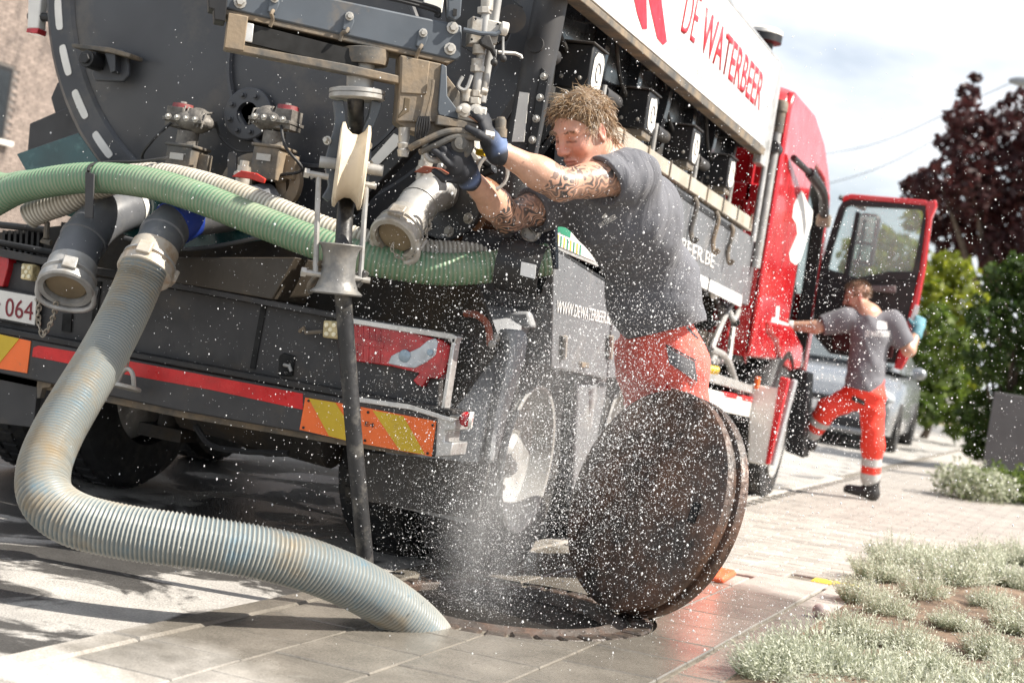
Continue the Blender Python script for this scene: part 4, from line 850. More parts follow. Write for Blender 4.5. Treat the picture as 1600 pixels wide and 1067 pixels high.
b = MB(); b.prism(pp(-.215, [(133, 268), (147, 272), (145, 341), (132, 340)]), (0, .006, 0)); b.build('hose_hanger', mt['chassis'], T, bevel=.002)
b = MB(); b.tube(bez([R(138, 268, -.215), R(142, 258, -.19), R(170, 254, -.12), R(215, 253, -.10), R(255, 248, -.05), R(262, 246, -.03)], 24), .006, 6); b.build('bungee_cord', mt['rubber'], T)
# thin black jetting hose over the sheave, through the guide and down the manhole
jp = [B(556, 60, -.06), B(556, 150, -.0), B(556, 185, -.05), B(556, 215, -.09), B(553, 255, -.105), B(546, 295, -.085), B(541, 320, -.05), B(537, 370, .03), B(535, 440, .085), B(539, 500, .08), B(545, 580, .08), B(553, 680, .08), B(563, 790, .07), B(573, 900, .05), B(577, 960, .03)]
P, s = resample(bez(jp, 160), .02); b = MB(); b.tube(list(P), .0265, 18)
JM = M('scuffed_black_hose', (.02, .02, .021), .5, 0, .2, 12, dirt=(.19, .175, .15), damt=.28, dscale=16, bump=.15)
h = b.build('jetting_hose', JM, None, smooth=80, origin=P[0]); tag(h, 'thin black jetting hose hanging from the white sheave to the ground', 'hose')
# ------------------------------------------------------------------ right side of the truck
def splate(name, x, pts, depth, mat, par=T, bevel=.003):
    b = MB(); b.prism(sp(x, pts), (-depth, 0, 0)); return b.build(name, mat, par, smooth=20, bevel=bevel)
SX = 1.25
# long sign with frame, lettering and emblem
sg = splate('side_sign', SX, [(1040, -124), (1218, 97), (1197, 232), (925, 0), (850, -64)], .05, mt['white'])
splate('sign_rail', SX+.004, [(843, -63), (925, 3), (1197, 233), (1193, 244), (918, 10), (836, -56)], .07, mt['dusty'])
splate('sign_edge', SX+.003, [(1090, -66), (1140, -3), (1219, 95), (1217, 98), (1138, 1), (1088, -62)], .06, mt['silver'], bevel=.001)
splate('sign_end', SX+.003, [(1218, 97), (1224, 103), (1196, 262), (1188, 255)], .05, mt['silver'])
SDs = lambda px, py: SD(px, py, SX)
text_on('DE', SDs(1063, 49), SDs(1084, 69), SDs(1077, -27), mt['letterred'], sg, bold=-.006)
text_on('WATERBEER', SDs(1092, 78), SDs(1186, 174), SDs(1103, 11), mt['letterred'], sg, bold=.012)
text_on('RUIM- EN ONTSTOPPINGSDIENST', SDs(1056, 88), SDs(1166, 184), SDs(1058, 74), mt['letterpale'], sg, 'faint_lettering')['kind'] = 'stuff'
for pts in ([(985, -70), (1006, -50), (1010, 0), (1011, 46), (1004, 46), (996, 22), (989, -10)], [(1010, -46), (1030, -28), (1036, 20), (1042, 66), (1036, 71), (1027, 60), (1018, 20), (1012, -10)]):
    b = MB(); b.prism(sp(SX+.002, pts), (.0012, 0, 0)); b.build('emblem_stroke', mt['letterred'], sg, smooth=0)
b = MB(); q = SD(1193, 62, 1.0); b.lathe(q, zv, [(-.14, .06), (-.03, .07), (-.02, .12), (.03, .12), (.045, .09), (.05, .001)], 20); b.build('beacon', mt['black'], T)
b = MB(); b.lathe(q, zv, [(.03, .122), (.055, .118), (.07, .09), (.072, .001)], 20); b.build('beacon_cap', mt['whitepl'], T)
# gussets holding the sign
for y in (.95, 1.85, 2.75, 3.65):
    b = MB(); b.prism([V(1.22, y, 2.27), V(.55, y, 2.95), V(.55, y, 2.32), V(.80, y, 2.17), V(1.22, y, 2.22)], (0, .02, 0)); b.build('sign_bracket', mt['black'], T, bevel=.003)
# row of boxes with white stickers, sticks and cables
for k, (px, py) in enumerate([(937, 122), (1022, 186), (1089, 239), (1146, 276)]):
    y = [.77, 1.64, 2.53, 3.46][k]; c = V(1.17, y, 1.985); b = MB(); b.box(c, (.14, .17, .17)); bx = b.build('junction_box', mt['black'], T, bevel=.006)
    b = MB(); b.box(c+V(0, -.01, .088), (.16, .2, .006)); b.build('box_lid', mt['chassis'], bx, bevel=.002)
    b = MB(); n_ = 14; rr_ = [random.uniform(.86, 1.05) for _ in range(n_)]
    b.prism([c+V(.0715, .005+.068*math.copysign(abs(math.cos(2*math.pi*i/n_))**.6, math.cos(2*math.pi*i/n_))*rr_[i], -.005+.075*math.copysign(abs(math.sin(2*math.pi*i/n_))**.6, math.sin(2*math.pi*i/n_))*rr_[i]) for i in range(n_)], (.001, 0, 0)); b.build('white_sticker', mt['whitepl'], bx, smooth=0)
    b = MB(); b.tube([c+V(.073, .005+.026*math.cos(t), -.005+.036*math.sin(t)) for t in np.linspace(0, 5.2, 16)], .0035, 5); b.build('sticker_print', mt['letterdark'], bx)
    for dx in (-.04, .035):
        b = MB(); b.bolt(c+V(dx, -.086, -.045), -yv, .006, .008); b.build('bolt', mt['bolt'], bx)
    b = MB(); b.box(c+V(.0, .0, -.1), (.12, .15, .03)); b.build('box_foot', mt['dusty'], bx, bevel=.003)
    b = MB(); b.cyl(c+V(-.04, -.42, -.0), c+V(-.04, -.2, -.0), .030, n=16); b.build('support_tube', mt['chassis'], T)
    b = MB(); b.tube(bez([c+V(-.12, -.38, .55), c+V(-.05, -.34, .28), c+V(-.04, -.22, .12), c+V(-.03, -.10, .05)], 20), .010, 8); b.build('cable', mt['rubber'], T)
    b = MB(); b.cyl(c+V(-.085, -.355, .31), c+V(-.055, -.345, .27), .014, n=10); b.build('cable_sleeve', mt['blue'], T)
    b = MB(); b.cyl(c+V(.02, .28, -.26), c+V(.02, .28, .0), .012, n=10); b.build('grab_stick', mt['steel'], T)
    b = MB(); b.ball(c+V(-.03, .12, -.12), (.05, .07, .05)); b.build('pipe_elbow', mt['tankside'], T)
# cable duct along the side
splate('cable_duct', SX, [(895, 148), (960, 193), (1062, 263), (1176, 341), (1174, 362), (1045, 276), (940, 206), (890, 172)], .08, M('dusty_beige_duct', (.42, .39, .33), .6, 0, .1, 8, dirt=(.24, .20, .14), damt=.4))
for k in range(9):
    y = .8+k*.42; b = MB(); b.box(V(SX+.002, y, 1.80), (.01, .012, .085)); b.build('duct_clip', mt['dusty'], T, bevel=.001)
# side boards
sd = splate('side_board', SX-.02, [(890, 178), (1045, 282), (1180, 374), (1176, 480), (1100, 452), (1000, 400), (880, 330)], .05, mt['cabinet'])
b = MB()
splate('board_edge', SX-.015, [(1040, 283), (1150, 358), (1149, 366), (1038, 290)], .01, mt['black'], sd, .001)
for px, py in ((1080, 340), (1114, 360), (1137, 378)):
    b = MB(); p = SD(px, py, SX-.015); b.tube(bez([p+V(0, 0, .10), p+V(.02, 0, .06), p+V(.01, 0, -.06), p+V(.03, 0, -.12), p+V(.05, 0, -.10)], 16), .013, 8); b.build('hook', mt['dusty'], sd)
splate('white_strip', SX-.012, [(1000, 380), (1108, 436), (1160, 462), (1158, 480), (1106, 454), (1000, 398)], .01, mt['white'], sd)
splate('strip_gap', SX-.010, [(1108, 434), (1110, 435), (1107, 457), (1105, 456)], .005, mt['black'], sd, 0)
text_on('DEWATERBEER.BE', SD(968, 350, SX-.02), SD(1114, 420, SX-.02), SD(972, 322, SX-.02), mt['letterwhite'], sd, bold=.008)
cbn = splate('cabinet', SX, [(866, 388), (958, 448), (948, 592), (862, 574)], .45, mt['cabinet'], bevel=.006)
text_on('WWW.DEWATERBEER.BE', SD(868, 489, SX), SD(953, 507, SX), SD(870, 469, SX), mt['letterwhite'], cbn, bold=.0)
splate('cabinet_gap', SX+.001, [(862, 383), (962, 446), (962, 450), (862, 388)], .02, mt['black'], cbn, 0)
for x0 in (874, 946):
    splate('latch_recess', SX+.001, [(x0, 524), (x0+9, 526), (x0+7, 562), (x0-1, 560)], .01, mt['grate'], cbn, 0)
    b = MB(); b.tube([SD(x0+9, 525, SX+.012), SD(x0+7, 560, SX+.012)], .012, 8); b.build('latch', mt['alu'], cbn)
b = MB(); b.box(SD(912, 570, SX+.008), (.02, .10, .022)); b.build('lock_bar', mt['dusty'], cbn, bevel=.003)
c2 = splate('cabinet', SX, [(962, 450), (1010, 480), (1080, 500), (1080, 600), (1040, 604), (950, 590)], .45, mt['cabinet'], bevel=.006)
b = MB(); b.cyl(SD(920, 600, SX-.06), SD(908, 720, SX-.10), .035, .03, n=14); b.build('fender_strut', mt['fender'], T)
# machinery between cabinet and cab
for k in range(34):
    px, py = random.uniform(1100, 1205), random.uniform(440, 600); q = SD(px, py, random.uniform(.9, 1.2)); d = nrm(rng.normal(size=3))
    mat = random.choice([mt['under'], mt['steel'], mt['alu'], mt['black'], mt['silver'], mt['whitepl']])
    b = MB(); b.cyl(q-d*random.uniform(.04, .12), q+d*random.uniform(.04, .12), random.uniform(.02, .05), n=12); b.build('pump_fitting', mat, T, bevel=.003)
for k in range(6):
    q = [SD(1100+random.uniform(0, 90), 470+random.uniform(0, 110), random.uniform(1.0, 1.2)) for _ in range(4)]
    b = MB(); b.tube(bez(q, 30), .018, 8); b.build('pump_hose', random.choice([mt['rubber'], mt['silver'], mt['steel']]), T)
b = MB(); b.tube(bez([SD(1110, 545, 1.2), SD(1135, 560, 1.22), SD(1150, 600, 1.2), SD(1160, 620, 1.15)], 20), .022, 10); b.build('pale_hose', mt['steel'], T)
b = MB(); b.box(V(.4, 4.1, .95), (1.2, .9, .9)); b.build('pump_housing', mt['under'], T, bevel=.03)
b = MB(); q = SD(1096, 575, 1.25); b.cyl(q+V(0, 0, -.1), q+V(0, 0, .09), .028, n=12); b.cyl(q+V(-.02, -.02, .0), q+V(.08, .06, .0), .024, n=12); b.build('yellow_valve', M('yellow_valve_paint', (.72, .46, .03), .4, 0, .1, 10), T)
splate('guard_rail', SX, [(1080, 600), (1186, 628), (1186, 655), (1080, 632)], .03, mt['whitepl'])
for x0 in (1132, 1160):
    splate('red_reflector', SX+.003, [(x0, 612+ (x0-1132)*.2), (x0+20, 616+(x0-1132)*.2), (x0+20, 624+(x0-1132)*.2), (x0, 620+(x0-1132)*.2)], .03, mt['redtape'])
splate('guard_rail', SX, [(1080, 570), (1186, 606), (1186, 618), (1080, 588)], .03, mt['steel'])
b = MB(); b.box(SD(1183, 598, 1.27), (.03, .05, .08)); b.build('amber_lamp', mt['orange'], T, bevel=.006)
# mudguard panel ahead of the front wheel's rear side
def mplate(name, y, pts, mat, depth=.03, bevel=.01):
    b = MB(); b.prism(pp(y, pts), (0, depth, 0)); return b.build(name, mat, T, smooth=25, bevel=bevel)
mplate('mudguard_panel', 5.2, [(1172, 600), (1217, 606), (1200, 728), (1168, 722)], mt['whitepl'])
mplate('red_flange', 5.19, [(1219, 588), (1234, 592), (1202, 726), (1195, 725)], mt['red'], .05)
mplate('step_side', 6.5, [(1238, 574), (1263, 582), (1255, 716), (1226, 704)], mt['black'], .3)
mplate('grey_flange', 5.24, [(1236, 592), (1244, 594), (1208, 728), (1203, 727)], mt['fender'], .1)
# ------------------------------------------------------------------ cab
CX0, CX1, CY0, CY1 = -1.22, 1.30, 4.62, 7.10
prof = [(4.62, 1.0), (4.62, 2.58), (4.68, 2.68), (4.85, 2.74), (5.6, 2.76), (6.2, 2.66), (6.6, 2.5), (6.85, 2.35), (7.0, 2.1), (7.1, 1.6), (7.1, .6), (6.9, .55), (6.75, 1.0)]
def yz(pts, x): return [V(x, a, c) for a, c in pts]
def cabplate(name, pts, x, th, mat, bevel=.02):
    b = MB(); b.prism(yz(pts, x), (-th, 0, 0)); return b.build(name, mat, T, smooth=30, bevel=bevel)
cabplate('cab_side_panel', [(4.62, 1.0), (4.62, 2.58), (4.7, 2.70), (5.6, 2.72), (6.2, 2.62), (6.6, 2.47), (6.80, 2.37), (6.78, 2.26), (6.45, 2.38), (5.95, 2.42), (5.85, 2.30), (5.85, 1.12), (5.75, 1.0)], CX1, .06, mt['red'])
cabplate('cab_side_panel', [(4.62, 1.0), (4.62, 2.58), (4.7, 2.70), (5.6, 2.72), (6.2, 2.62), (6.6, 2.47), (7.0, 2.1), (7.1, 1.6), (7.1, .6), (6.9, .6), (6.75, 1.0)], CX0+.06, .06, mt['red'])
cabplate('windscreen_pillar', [(6.78, 2.36), (6.90, 2.30), (7.02, 2.08), (7.1, 1.6), (7.1, .62), (6.95, .62), (6.92, 1.6), (6.86, 2.1)], CX1, .08, mt['red'])
cabplate('door_seal', [(5.85, 2.28), (5.95, 2.40), (6.45, 2.36), (6.78, 2.24), (6.86, 2.1), (6.92, 1.6), (6.92, 1.0), (6.86, 1.0), (6.86, 1.6), (6.8, 2.08), (6.72, 2.2), (6.4, 2.3), (5.98, 2.34), (5.91, 2.24), (5.91, 1.0), (5.85, 1.0)], CX1-.004, .10, mt['black'], .005)
b = MB(); v = []                                                   # roof and back wall, full width
strip = [(4.62, 1.0), (4.62, 2.56), (4.66, 2.66), (4.76, 2.72), (5.0, 2.745), (5.6, 2.745), (6.2, 2.645), (6.6, 2.49), (6.82, 2.36)]
for y, z in strip: v += [V(CX0+.03, y, z), V(CX1-.16, y, z+.02 if z > 2.6 else z), V(CX1-.05, y, z-.005), V(CX1-.03, y, z-.05)]
b.add(v, [(i*4+j, i*4+j+1, (i+1)*4+j+1, (i+1)*4+j) for i in range(len(strip)-1) for j in range(3)]); o = b.build('cab_shell', mt['red'], T, smooth=50)
s_ = o.modifiers.new('thick', 'SOLIDIFY'); s_.thickness = .03; s_.offset = -1
for x in (.55, .95, 1.12):
    b = MB(); b.box(V(x, 4.605, 1.8), (.04, .03, 1.4)); b.build('back_wall_ridge', mt['red'], T, bevel=.01)
b = MB(); b.box(V(1.05, 4.60, 2.02), (.36, .02, .12)); b.build('back_wall_step', mt['red'], T, bevel=.01)
b = MB(); b.prism([V(CX0+.1, 7.06, .65), V(CX1-.1, 7.06, .65), V(CX1-.1, 7.06, 1.55), V(CX0+.1, 7.06, 1.55)], (0, .04, 0)); b.build('cab_front', mt['red'], T, bevel=.02)
b = MB(); b.prism([V(CX0+.1, 7.07, 1.55), V(CX1-.1, 7.07, 1.55), V(CX1-.12, 6.86, 2.3), V(CX0+.12, 6.86, 2.3)], (0, .01, 0)); b.build('windscreen', GLASS, T)
b = MB(); b.box(V(.0, 6.95, 2.36), (2.3, .22, .05)); b.build('sun_visor', mt['black'], T, bevel=.01)
b = MB(); b.box(V(.05, 5.85, 1.03), (2.4, 2.3, .08)); b.build('cab_floor', mt['black'], T, bevel=.01)
b = MB(); b.box(V(.75, 5.75, 1.45), (.55, .55, .18)); b.box(V(.75, 5.45, 1.85), (.5, .16, .75)); b.build('seat', M('dark_seat_fabric', (.018, .018, .02), .9), T, bevel=.05)
b = MB(); b.box(V(.0, 6.75, 1.45), (2.3, .45, .35)); b.build('dashboard', mt['black'], T, bevel=.05)
b = MB(); b.box(V(1.16, 6.30, .95), (.26, 1.0, .1)); b.build('door_sill', mt['black'], T, bevel=.01)
for z in (.42, .72):
    b = MB(); b.box(V(1.18, 6.72, z), (.24, .5, .05)); b.build('cab_step', mt['black'], T, bevel=.01)
b = MB(); b.box(V(1.05, 6.78, .62), (.1, .6, .8)); b.build('step_well', mt['under'], T, bevel=.02)
# red arch over the front wheel
b = MB(); v = []; nA = 14
for i in range(nA+1):
    a = math.radians(175-160*i/nA*.8); r_ = .60; d = V(0, math.cos(a), math.sin(a)); c = V(0, FWY, .50)
    v += [c+d*r_+V(.85, 0, 0), c+d*(r_+.02)+V(1.25, 0, 0), c+d*(r_-.01)+V(1.31, 0, 0), c+d*(r_-.07)+V(1.32, 0, 0)]
b.add(v, [(i*4+j, (i+1)*4+j, (i+1)*4+j+1, i*4+j+1) for i in range(nA) for j in range(3)]); o = b.build('wheel_arch', mt['black'], T, smooth=50); s_ = o.modifiers.new('thick', 'SOLIDIFY'); s_.thickness = .02
b = MB(); b.prism(sp(CX1+.03, [(1203, 502), (1238, 510), (1254, 540), (1257, 574), (1236, 580), (1222, 566), (1216, 530), (1204, 516)]), (-.08, 0, 0)); b.build('lower_side_panel', mt['red'], T, bevel=.015)
# white emblem on the cab side
b = MB(); b.prism(sp(CX1+.002, [(1252, 298), (1255, 302), (1262, 318), (1270, 330), (1268, 350), (1262, 368), (1256, 390), (1250, 408), (1243, 414), (1235, 408), (1233, 396), (1240, 380), (1246, 366), (1244, 350), (1238, 340), (1240, 322), (1247, 306)]), (.0012, 0, 0)); b.build('white_emblem', mt['letterwhite'], T, smooth=0)
b = MB(); b.prism(sp(CX1+.002, [(1213, 478), (1218, 480), (1216, 500), (1232, 506), (1231, 512), (1205, 504), (1206, 496), (1212, 496)]), (.0012, 0, 0)); b.build('white_emblem', mt['letterwhite'], T, smooth=0)
# snorkel pipes on the cab corner and mirror bracket
b = MB(); b.tube([V(1.26, 4.5, 1.55), V(1.26, 4.5, 2.42)], .028, 12); b.build('exhaust_stack', mt['steel'], T)
b = MB(); b.lathe(V(1.26, 4.5, 2.42), zv, [(-.02, .034), (.10, .034), (.11, .042), (.16, .042), (.18, .03)], 14); b.build('stack_cap', mt['dusty'], T)
b = MB(); b.cyl(V(.95, 4.5, 2.3), V(1.26, 4.5, 2.3), .02, n=10); b.cyl(V(1.26, 4.42, 2.3), V(1.26, 4.58, 2.3), .04, n=12); b.build('stack_clamp', mt['black'], T)
b = MB(); b.tube([V(1.24, 4.38, 1.7), V(1.24, 4.38, 2.70)], .018, 10); b.build('sign_post', mt['silver'], T)
b = MB(); b.tube(bez([SD(1240, 247, 1.33), SD(1262, 268, 1.37), SD(1272, 275, 1.4)], 10), .022, 8); b.tube(bez([SD(1265, 270, 1.38), SD(1285, 300, 1.42), SD(1288, 335, 1.42)], 12), .035, 8); b.build('mirror_bracket', mt['black'], T)
b = MB(); b.box(SD(1287, 345, 1.42), (.10, .06, .09)); b.build('mirror_joint', mt['dusty'], T, bevel=.015)
# open driver door seen from inside
DY = 6.95
def D(px, py, dy=0): return R(px, py, DY+dy)
def dplate(name, pts, dy, depth, mat, par=T, bevel=.006):
    b = MB(); b.prism([D(a, c, dy) for a, c in pts], (0, depth, 0)); return b.build(name, mat, par, smooth=25, bevel=bevel)
outer = [(1326, 306), (1452, 318), (1458, 330), (1444, 420), (1420, 520), (1408, 580), (1392, 588), (1290, 562), (1268, 520), (1280, 430), (1310, 320)]
inner = [(1326, 322), (1436, 326), (1440, 334), (1432, 400), (1425, 428), (1396, 430), (1330, 436), (1292, 420), (1306, 370), (1320, 326)]
def framed(name, out_, inn, dy, depth, mat, par=T, bevel=.006):
    n = len(out_); b = MB(); a = [D(*q, dy) for q in out_]; c = [D(*q, dy) for q in inn]; w_ = V(0, depth, 0)
    v = a+c+[p+w_ for p in a]+[p+w_ for p in c]; m_ = len(inn); f = []
    for i in range(n):
        j = (i+1) % n; f += [(i, j, n+j, n+i), (n+m_+j, n+m_+i, n+m_+n+i, n+m_+n+j), (j, i, n+m_+i, n+m_+j), (n+i, n+j, n+m_+n+j, n+m_+n+i)]
    b.add(v, f); return b.build(name, mat, par, smooth=25, bevel=bevel)
# window frame (same point count inside and out)
wo = [(1318, 312), (1326, 307), (1440, 316), (1451, 320), (1456, 330), (1444, 400), (1436, 440), (1392, 438), (1330, 446), (1278, 432), (1292, 380), (1310, 325)]
wi = [(1321, 324), (1328, 321), (1434, 327), (1440, 329), (1442, 336), (1432, 396), (1426, 424), (1390, 424), (1340, 434), (1294, 420), (1302, 384), (1318, 334)]
dr = framed('cab_door', wo, wi, 0, .07, mt['black'])
dplate('door_trim', [(1278, 432), (1330, 446), (1392, 438), (1436, 440), (1426, 490), (1408, 570), (1296, 552), (1268, 520)], .0, .07, M('dark_door_trim', (.016, .014, .014), .6, 0, .1, 6), dr)
dplate('door_pocket', [(1300, 500), (1400, 520), (1394, 560), (1300, 545)], -.03, .05, M('dark_red_door_pocket', (.07, .008, .01), .5), dr, .01)
dplate('armrest', [(1360, 446), (1400, 446), (1400, 458), (1362, 456)], -.04, .06, M('grey_armrest', (.14, .11, .11), .6), dr, .01)
dplate('door_edge', [(1446, 316), (1463, 312), (1464, 322), (1456, 340), (1446, 420), (1432, 490), (1418, 560), (1408, 578), (1396, 575), (1412, 520), (1428, 460), (1437, 420), (1447, 345)], -.01, .10, mt['red'], dr, .012)
dplate('door_top_edge', [(1318, 306), (1330, 303), (1448, 313), (1447, 321), (1330, 311), (1316, 316)], -.01, .09, mt['red'], dr, .006)
dplate('door_reflector', [(1430, 476), (1437, 478), (1428, 502), (1422, 500)], -.014, .01, mt['white'], dr, .001)
b = MB(); b.prism([D(a, c, .03) for a, c in wi], (0, .006, 0)); b.build('door_window', GLASS, dr)
dplate('quarter_bar', [(1337, 330), (1344, 332), (1326, 432), (1318, 430)], -.002, .04, mt['black'], dr)
# mirrors beyond the window
b = MB(); q = D(1354, 375, .35); b.box(q, (.17, .12, .42)); mr = b.build('door_mirror', mt['black'], T, bevel=.04)
b = MB(); b.box(q+V(-.01, -.063, .08), (.12, .006, .20)); b.build('mirror_glass', M('mirror_surface', (.5, .62, .58), .08, 1.0, .02), mr, bevel=.003)
b = MB(); b.box(q+V(-.01, -.063, -.11), (.12, .006, .12)); b.build('mirror_glass', M('mirror_surface', (.5, .62, .58), .08, 1.0, .02), mr, bevel=.003)
b = MB(); b.tube([q+V(-.05, 0, .24), q+V(-.25, -.1, .30)], .02, 8); b.build('mirror_arm', mt['black'], mr)
# ------------------------------------------------------------------ manhole cover standing on its rim
LID = empty('manhole_cover', G(946, 958), 'heavy rusty round manhole cover tilted up on its rim beside the open shaft', 'manhole cover')
lb = np.array(LID.location); LN = nrm(-.760*CR + .34*CU - .54*CF); LR = .402
lup = nrm(V(0, 0, 1) - LN*LN[2]); lc = lb + lup*LR + zv*(LN[2]*.085)
b = MB(); prof = [(.045, .001), (.043, .10), (.036, .22), (.024, .32), (.012, LR-.02), (.004, LR-.004), (-.004, LR), (-.022, LR), (-.028, LR-.016), (-.052, LR-.018), (-.058, LR-.002), (-.064, LR+.001), (-.092, LR+.001), (-.10, LR-.008), (-.10, LR-.03), (-.09, .001)]
b.lathe(lc, LN, prof, 96); b.build('cover_plate', mt['castiron'], LID, smooth=30)
la_, lb_, _ = frame(LN)
b = MB(); q = lc+lup*.0+la_*.30*(1 if la_@CR > 0 else -1)+LN*.028; b.box(q, (.07, .03, .02), np.array([lup, la_, LN])); b.build('lifting_slot', mt['grate'], LID, bevel=.004)
# ------------------------------------------------------------------ orange cone behind it
cp_ = G(1108, 900); CONE = empty('traffic_cone', cp_, 'orange traffic cone mostly hidden behind the tilted manhole cover', 'traffic cone')
ORC = M('orange_cone_plastic', (.85, .14, .05), .5, 0, .06, 9, dirt=(.4, .2, .14), damt=.15)
b = MB(); b.box(cp_+V(-.05, 0, .015), (.28, .28, .03)); b.build('base', ORC, CONE, bevel=.012)
b = MB(); b.lathe(cp_+V(-.05, 0, .03), zv, [(0, .10), (.02, .095), (.42, .03), (.43, .022), (.43, .001)], 28); b.build('body', ORC, CONE)
b = MB(); b.lathe(cp_+V(-.05, 0, .03), zv, [(.20, .0695), (.202, .071), (.30, .054), (.302, .052)], 28); b.build('white_sleeve', mt['white'], CONE)
# ------------------------------------------------------------------ people: smooth-union distance fields turned into one skin each
from mathutils.bvhtree import BVHTree
class Field:
    def __init__(s, lo, hi, h):
        s.lo = np.asarray(lo, float); s.h = h; s.n = np.ceil((np.asarray(hi)-s.lo)/h).astype(int)+1; s.a = np.full(s.n, .05, np.float32)
    def _sl(s, lo, hi):
        i = np.clip(np.floor((lo-s.lo)/s.h).astype(int), 0, s.n-1); j = np.clip(np.ceil((hi-s.lo)/s.h).astype(int)+1, 1, s.n)
        g = [((np.arange(i[k], j[k])*s.h+s.lo[k]).astype(np.float32)) for k in range(3)]
        return tuple(slice(i[k], j[k]) for k in range(3)), g[0][:, None, None], g[1][None, :, None], g[2][None, None, :]
    def _comb(s, sl, d, k, mode):
        a = s.a[sl]
        if a.size == 0: return
        if mode == 'add':
            if k > 0: hh = np.clip(.5+.5*(a-d)/k, 0, 1); s.a[sl] = a*(1-hh)+d*hh-k*hh*(1-hh)
            else: s.a[sl] = np.minimum(a, d)
        elif mode == 'sub':
            d = -d
            if k > 0: hh = np.clip(.5-.5*(a-d)/k, 0, 1); s.a[sl] = a*(1-hh)+d*hh+k*hh*(1-hh)
            else: s.a[sl] = np.maximum(a, d)
    def cap(s, p, q, r0, r1=None, k=.02, mode='add', flat=None, fs=1.0):
        p = np.asarray(p, float); q = np.asarray(q, float); r1 = r0 if r1 is None else r1; m = max(r0, r1)*max(1, fs)+k+.03
        sl, x, y, z = s._sl(np.minimum(p, q)-m, np.maximum(p, q)+m); b = q-p; L2 = b@b+1e-12
        dx, dy, dz = x-p[0], y-p[1], z-p[2]; t = np.clip((dx*b[0]+dy*b[1]+dz*b[2])/L2, 0, 1)
        ex, ey, ez = dx-t*b[0], dy-t*b[1], dz-t*b[2]
        if flat is not None:                                       # cross-section stretched by fs along the direction flat
            f = nrm(flat); u = ex*f[0]+ey*f[1]+ez*f[2]; c = (1/fs-1)*u; ex = ex+c*f[0]; ey = ey+c*f[1]; ez = ez+c*f[2]
        s._comb(sl, (np.sqrt(ex*ex+ey*ey+ez*ez)-(r0+(r1-r0)*t)).astype(np.float32), k, mode)
    def ell(s, c, r, ax, k=.02, mode='add'):
        c = np.asarray(c, float); r = np.asarray(r, float); m = r.max()+k+.03; sl, x, y, z = s._sl(c-m, c+m); dx, dy, dz = x-c[0], y-c[1], z-c[2]
        u = [(dx*a[0]+dy*a[1]+dz*a[2]) for a in ax]; k0 = np.sqrt(sum((u[i]/r[i])**2 for i in range(3))); k1 = np.sqrt(sum((u[i]/r[i]**2)**2 for i in range(3)))+1e-6
        s._comb(sl, (k0*(k0-1)/k1).astype(np.float32), k, mode)
    def half(s, p, n, c=None, rad=None):                          # cut away what lies on the n side of p (near c)
        p = np.asarray(p, float); n = nrm(n)
        if c is None: lo, hi = s.lo, s.lo+s.n*s.h
        else: lo, hi = np.asarray(c)-rad, np.asarray(c)+rad
        sl, x, y, z = s._sl(lo, hi); d = ((x-p[0])*n[0]+(y-p[1])*n[1]+(z-p[2])*n[2]).astype(np.float32)
        if c is not None: d = np.where((x-c[0])**2+(y-c[1])**2+(z-c[2])**2 < rad*rad, d, -1.0).astype(np.float32)
        s.a[sl] = np.maximum(s.a[sl], d)
    def warp(s, fn):
        x = (np.arange(s.n[0])*s.h+s.lo[0])[:, None, None]; y = (np.arange(s.n[1])*s.h+s.lo[1])[None, :, None]; z = (np.arange(s.n[2])*s.h+s.lo[2])[None, None, :]
        m = np.abs(s.a) < .03; X, Y, Z = np.broadcast_arrays(x, y, z); s.a[m] += fn(X[m], Y[m], Z[m]).astype(np.float32)
    def mesh(s, name, origin, colfn=None, smooth=True):
        g = openvdb.FloatGrid(3*s.h); g.copyFromArray(np.clip(s.a, -3*s.h, 3*s.h)); pts, quads = g.convertToQuads(0.0)
        P = pts.astype(float)*s.h+s.lo; me = bpy.data.meshes.new(name); o = np.asarray(origin, float)
        tri = quads[:, [0, 1, 2]].astype(int); vol = np.einsum('ij,ij->i', P[tri[:, 0]]-o, np.cross(P[tri[:, 1]]-o, P[tri[:, 2]]-o)).sum()
        if vol < 0: quads = quads[:, ::-1]
        me.vertices.add(len(P)); me.vertices.foreach_set('co', (P-o).astype(np.float32).ravel())
        me.loops.add(quads.size); me.loops.foreach_set('vertex_index', quads.astype(np.int32).ravel())
        me.polygons.add(len(quads)); me.polygons.foreach_set('loop_start', np.arange(0, quads.size, 4, dtype=np.int32)); me.update(calc_edges=True); me.validate()
        me.shade_smooth()
        if colfn is not None:
            a = me.attributes.new('tint', 'FLOAT_COLOR', 'POINT'); c = colfn(P); a.data.foreach_set('color', np.c_[c, np.ones(len(c))].astype(np.float32).ravel() if c.shape[1] == 3 else c.astype(np.float32).ravel())
        return me
def add_mesh(me, name, mat, parent):
    me.materials.append(mat); o = bpy.data.objects.new(name, me); COL.objects.link(o); o.parent = parent; return o
def segd(P, a, b):
    b_ = np.asarray(b)-a; t = np.clip(((P-a)@b_)/(b_@b_), 0, 1); return np.linalg.norm(P-a-t[:, None]*b_, axis=1), t
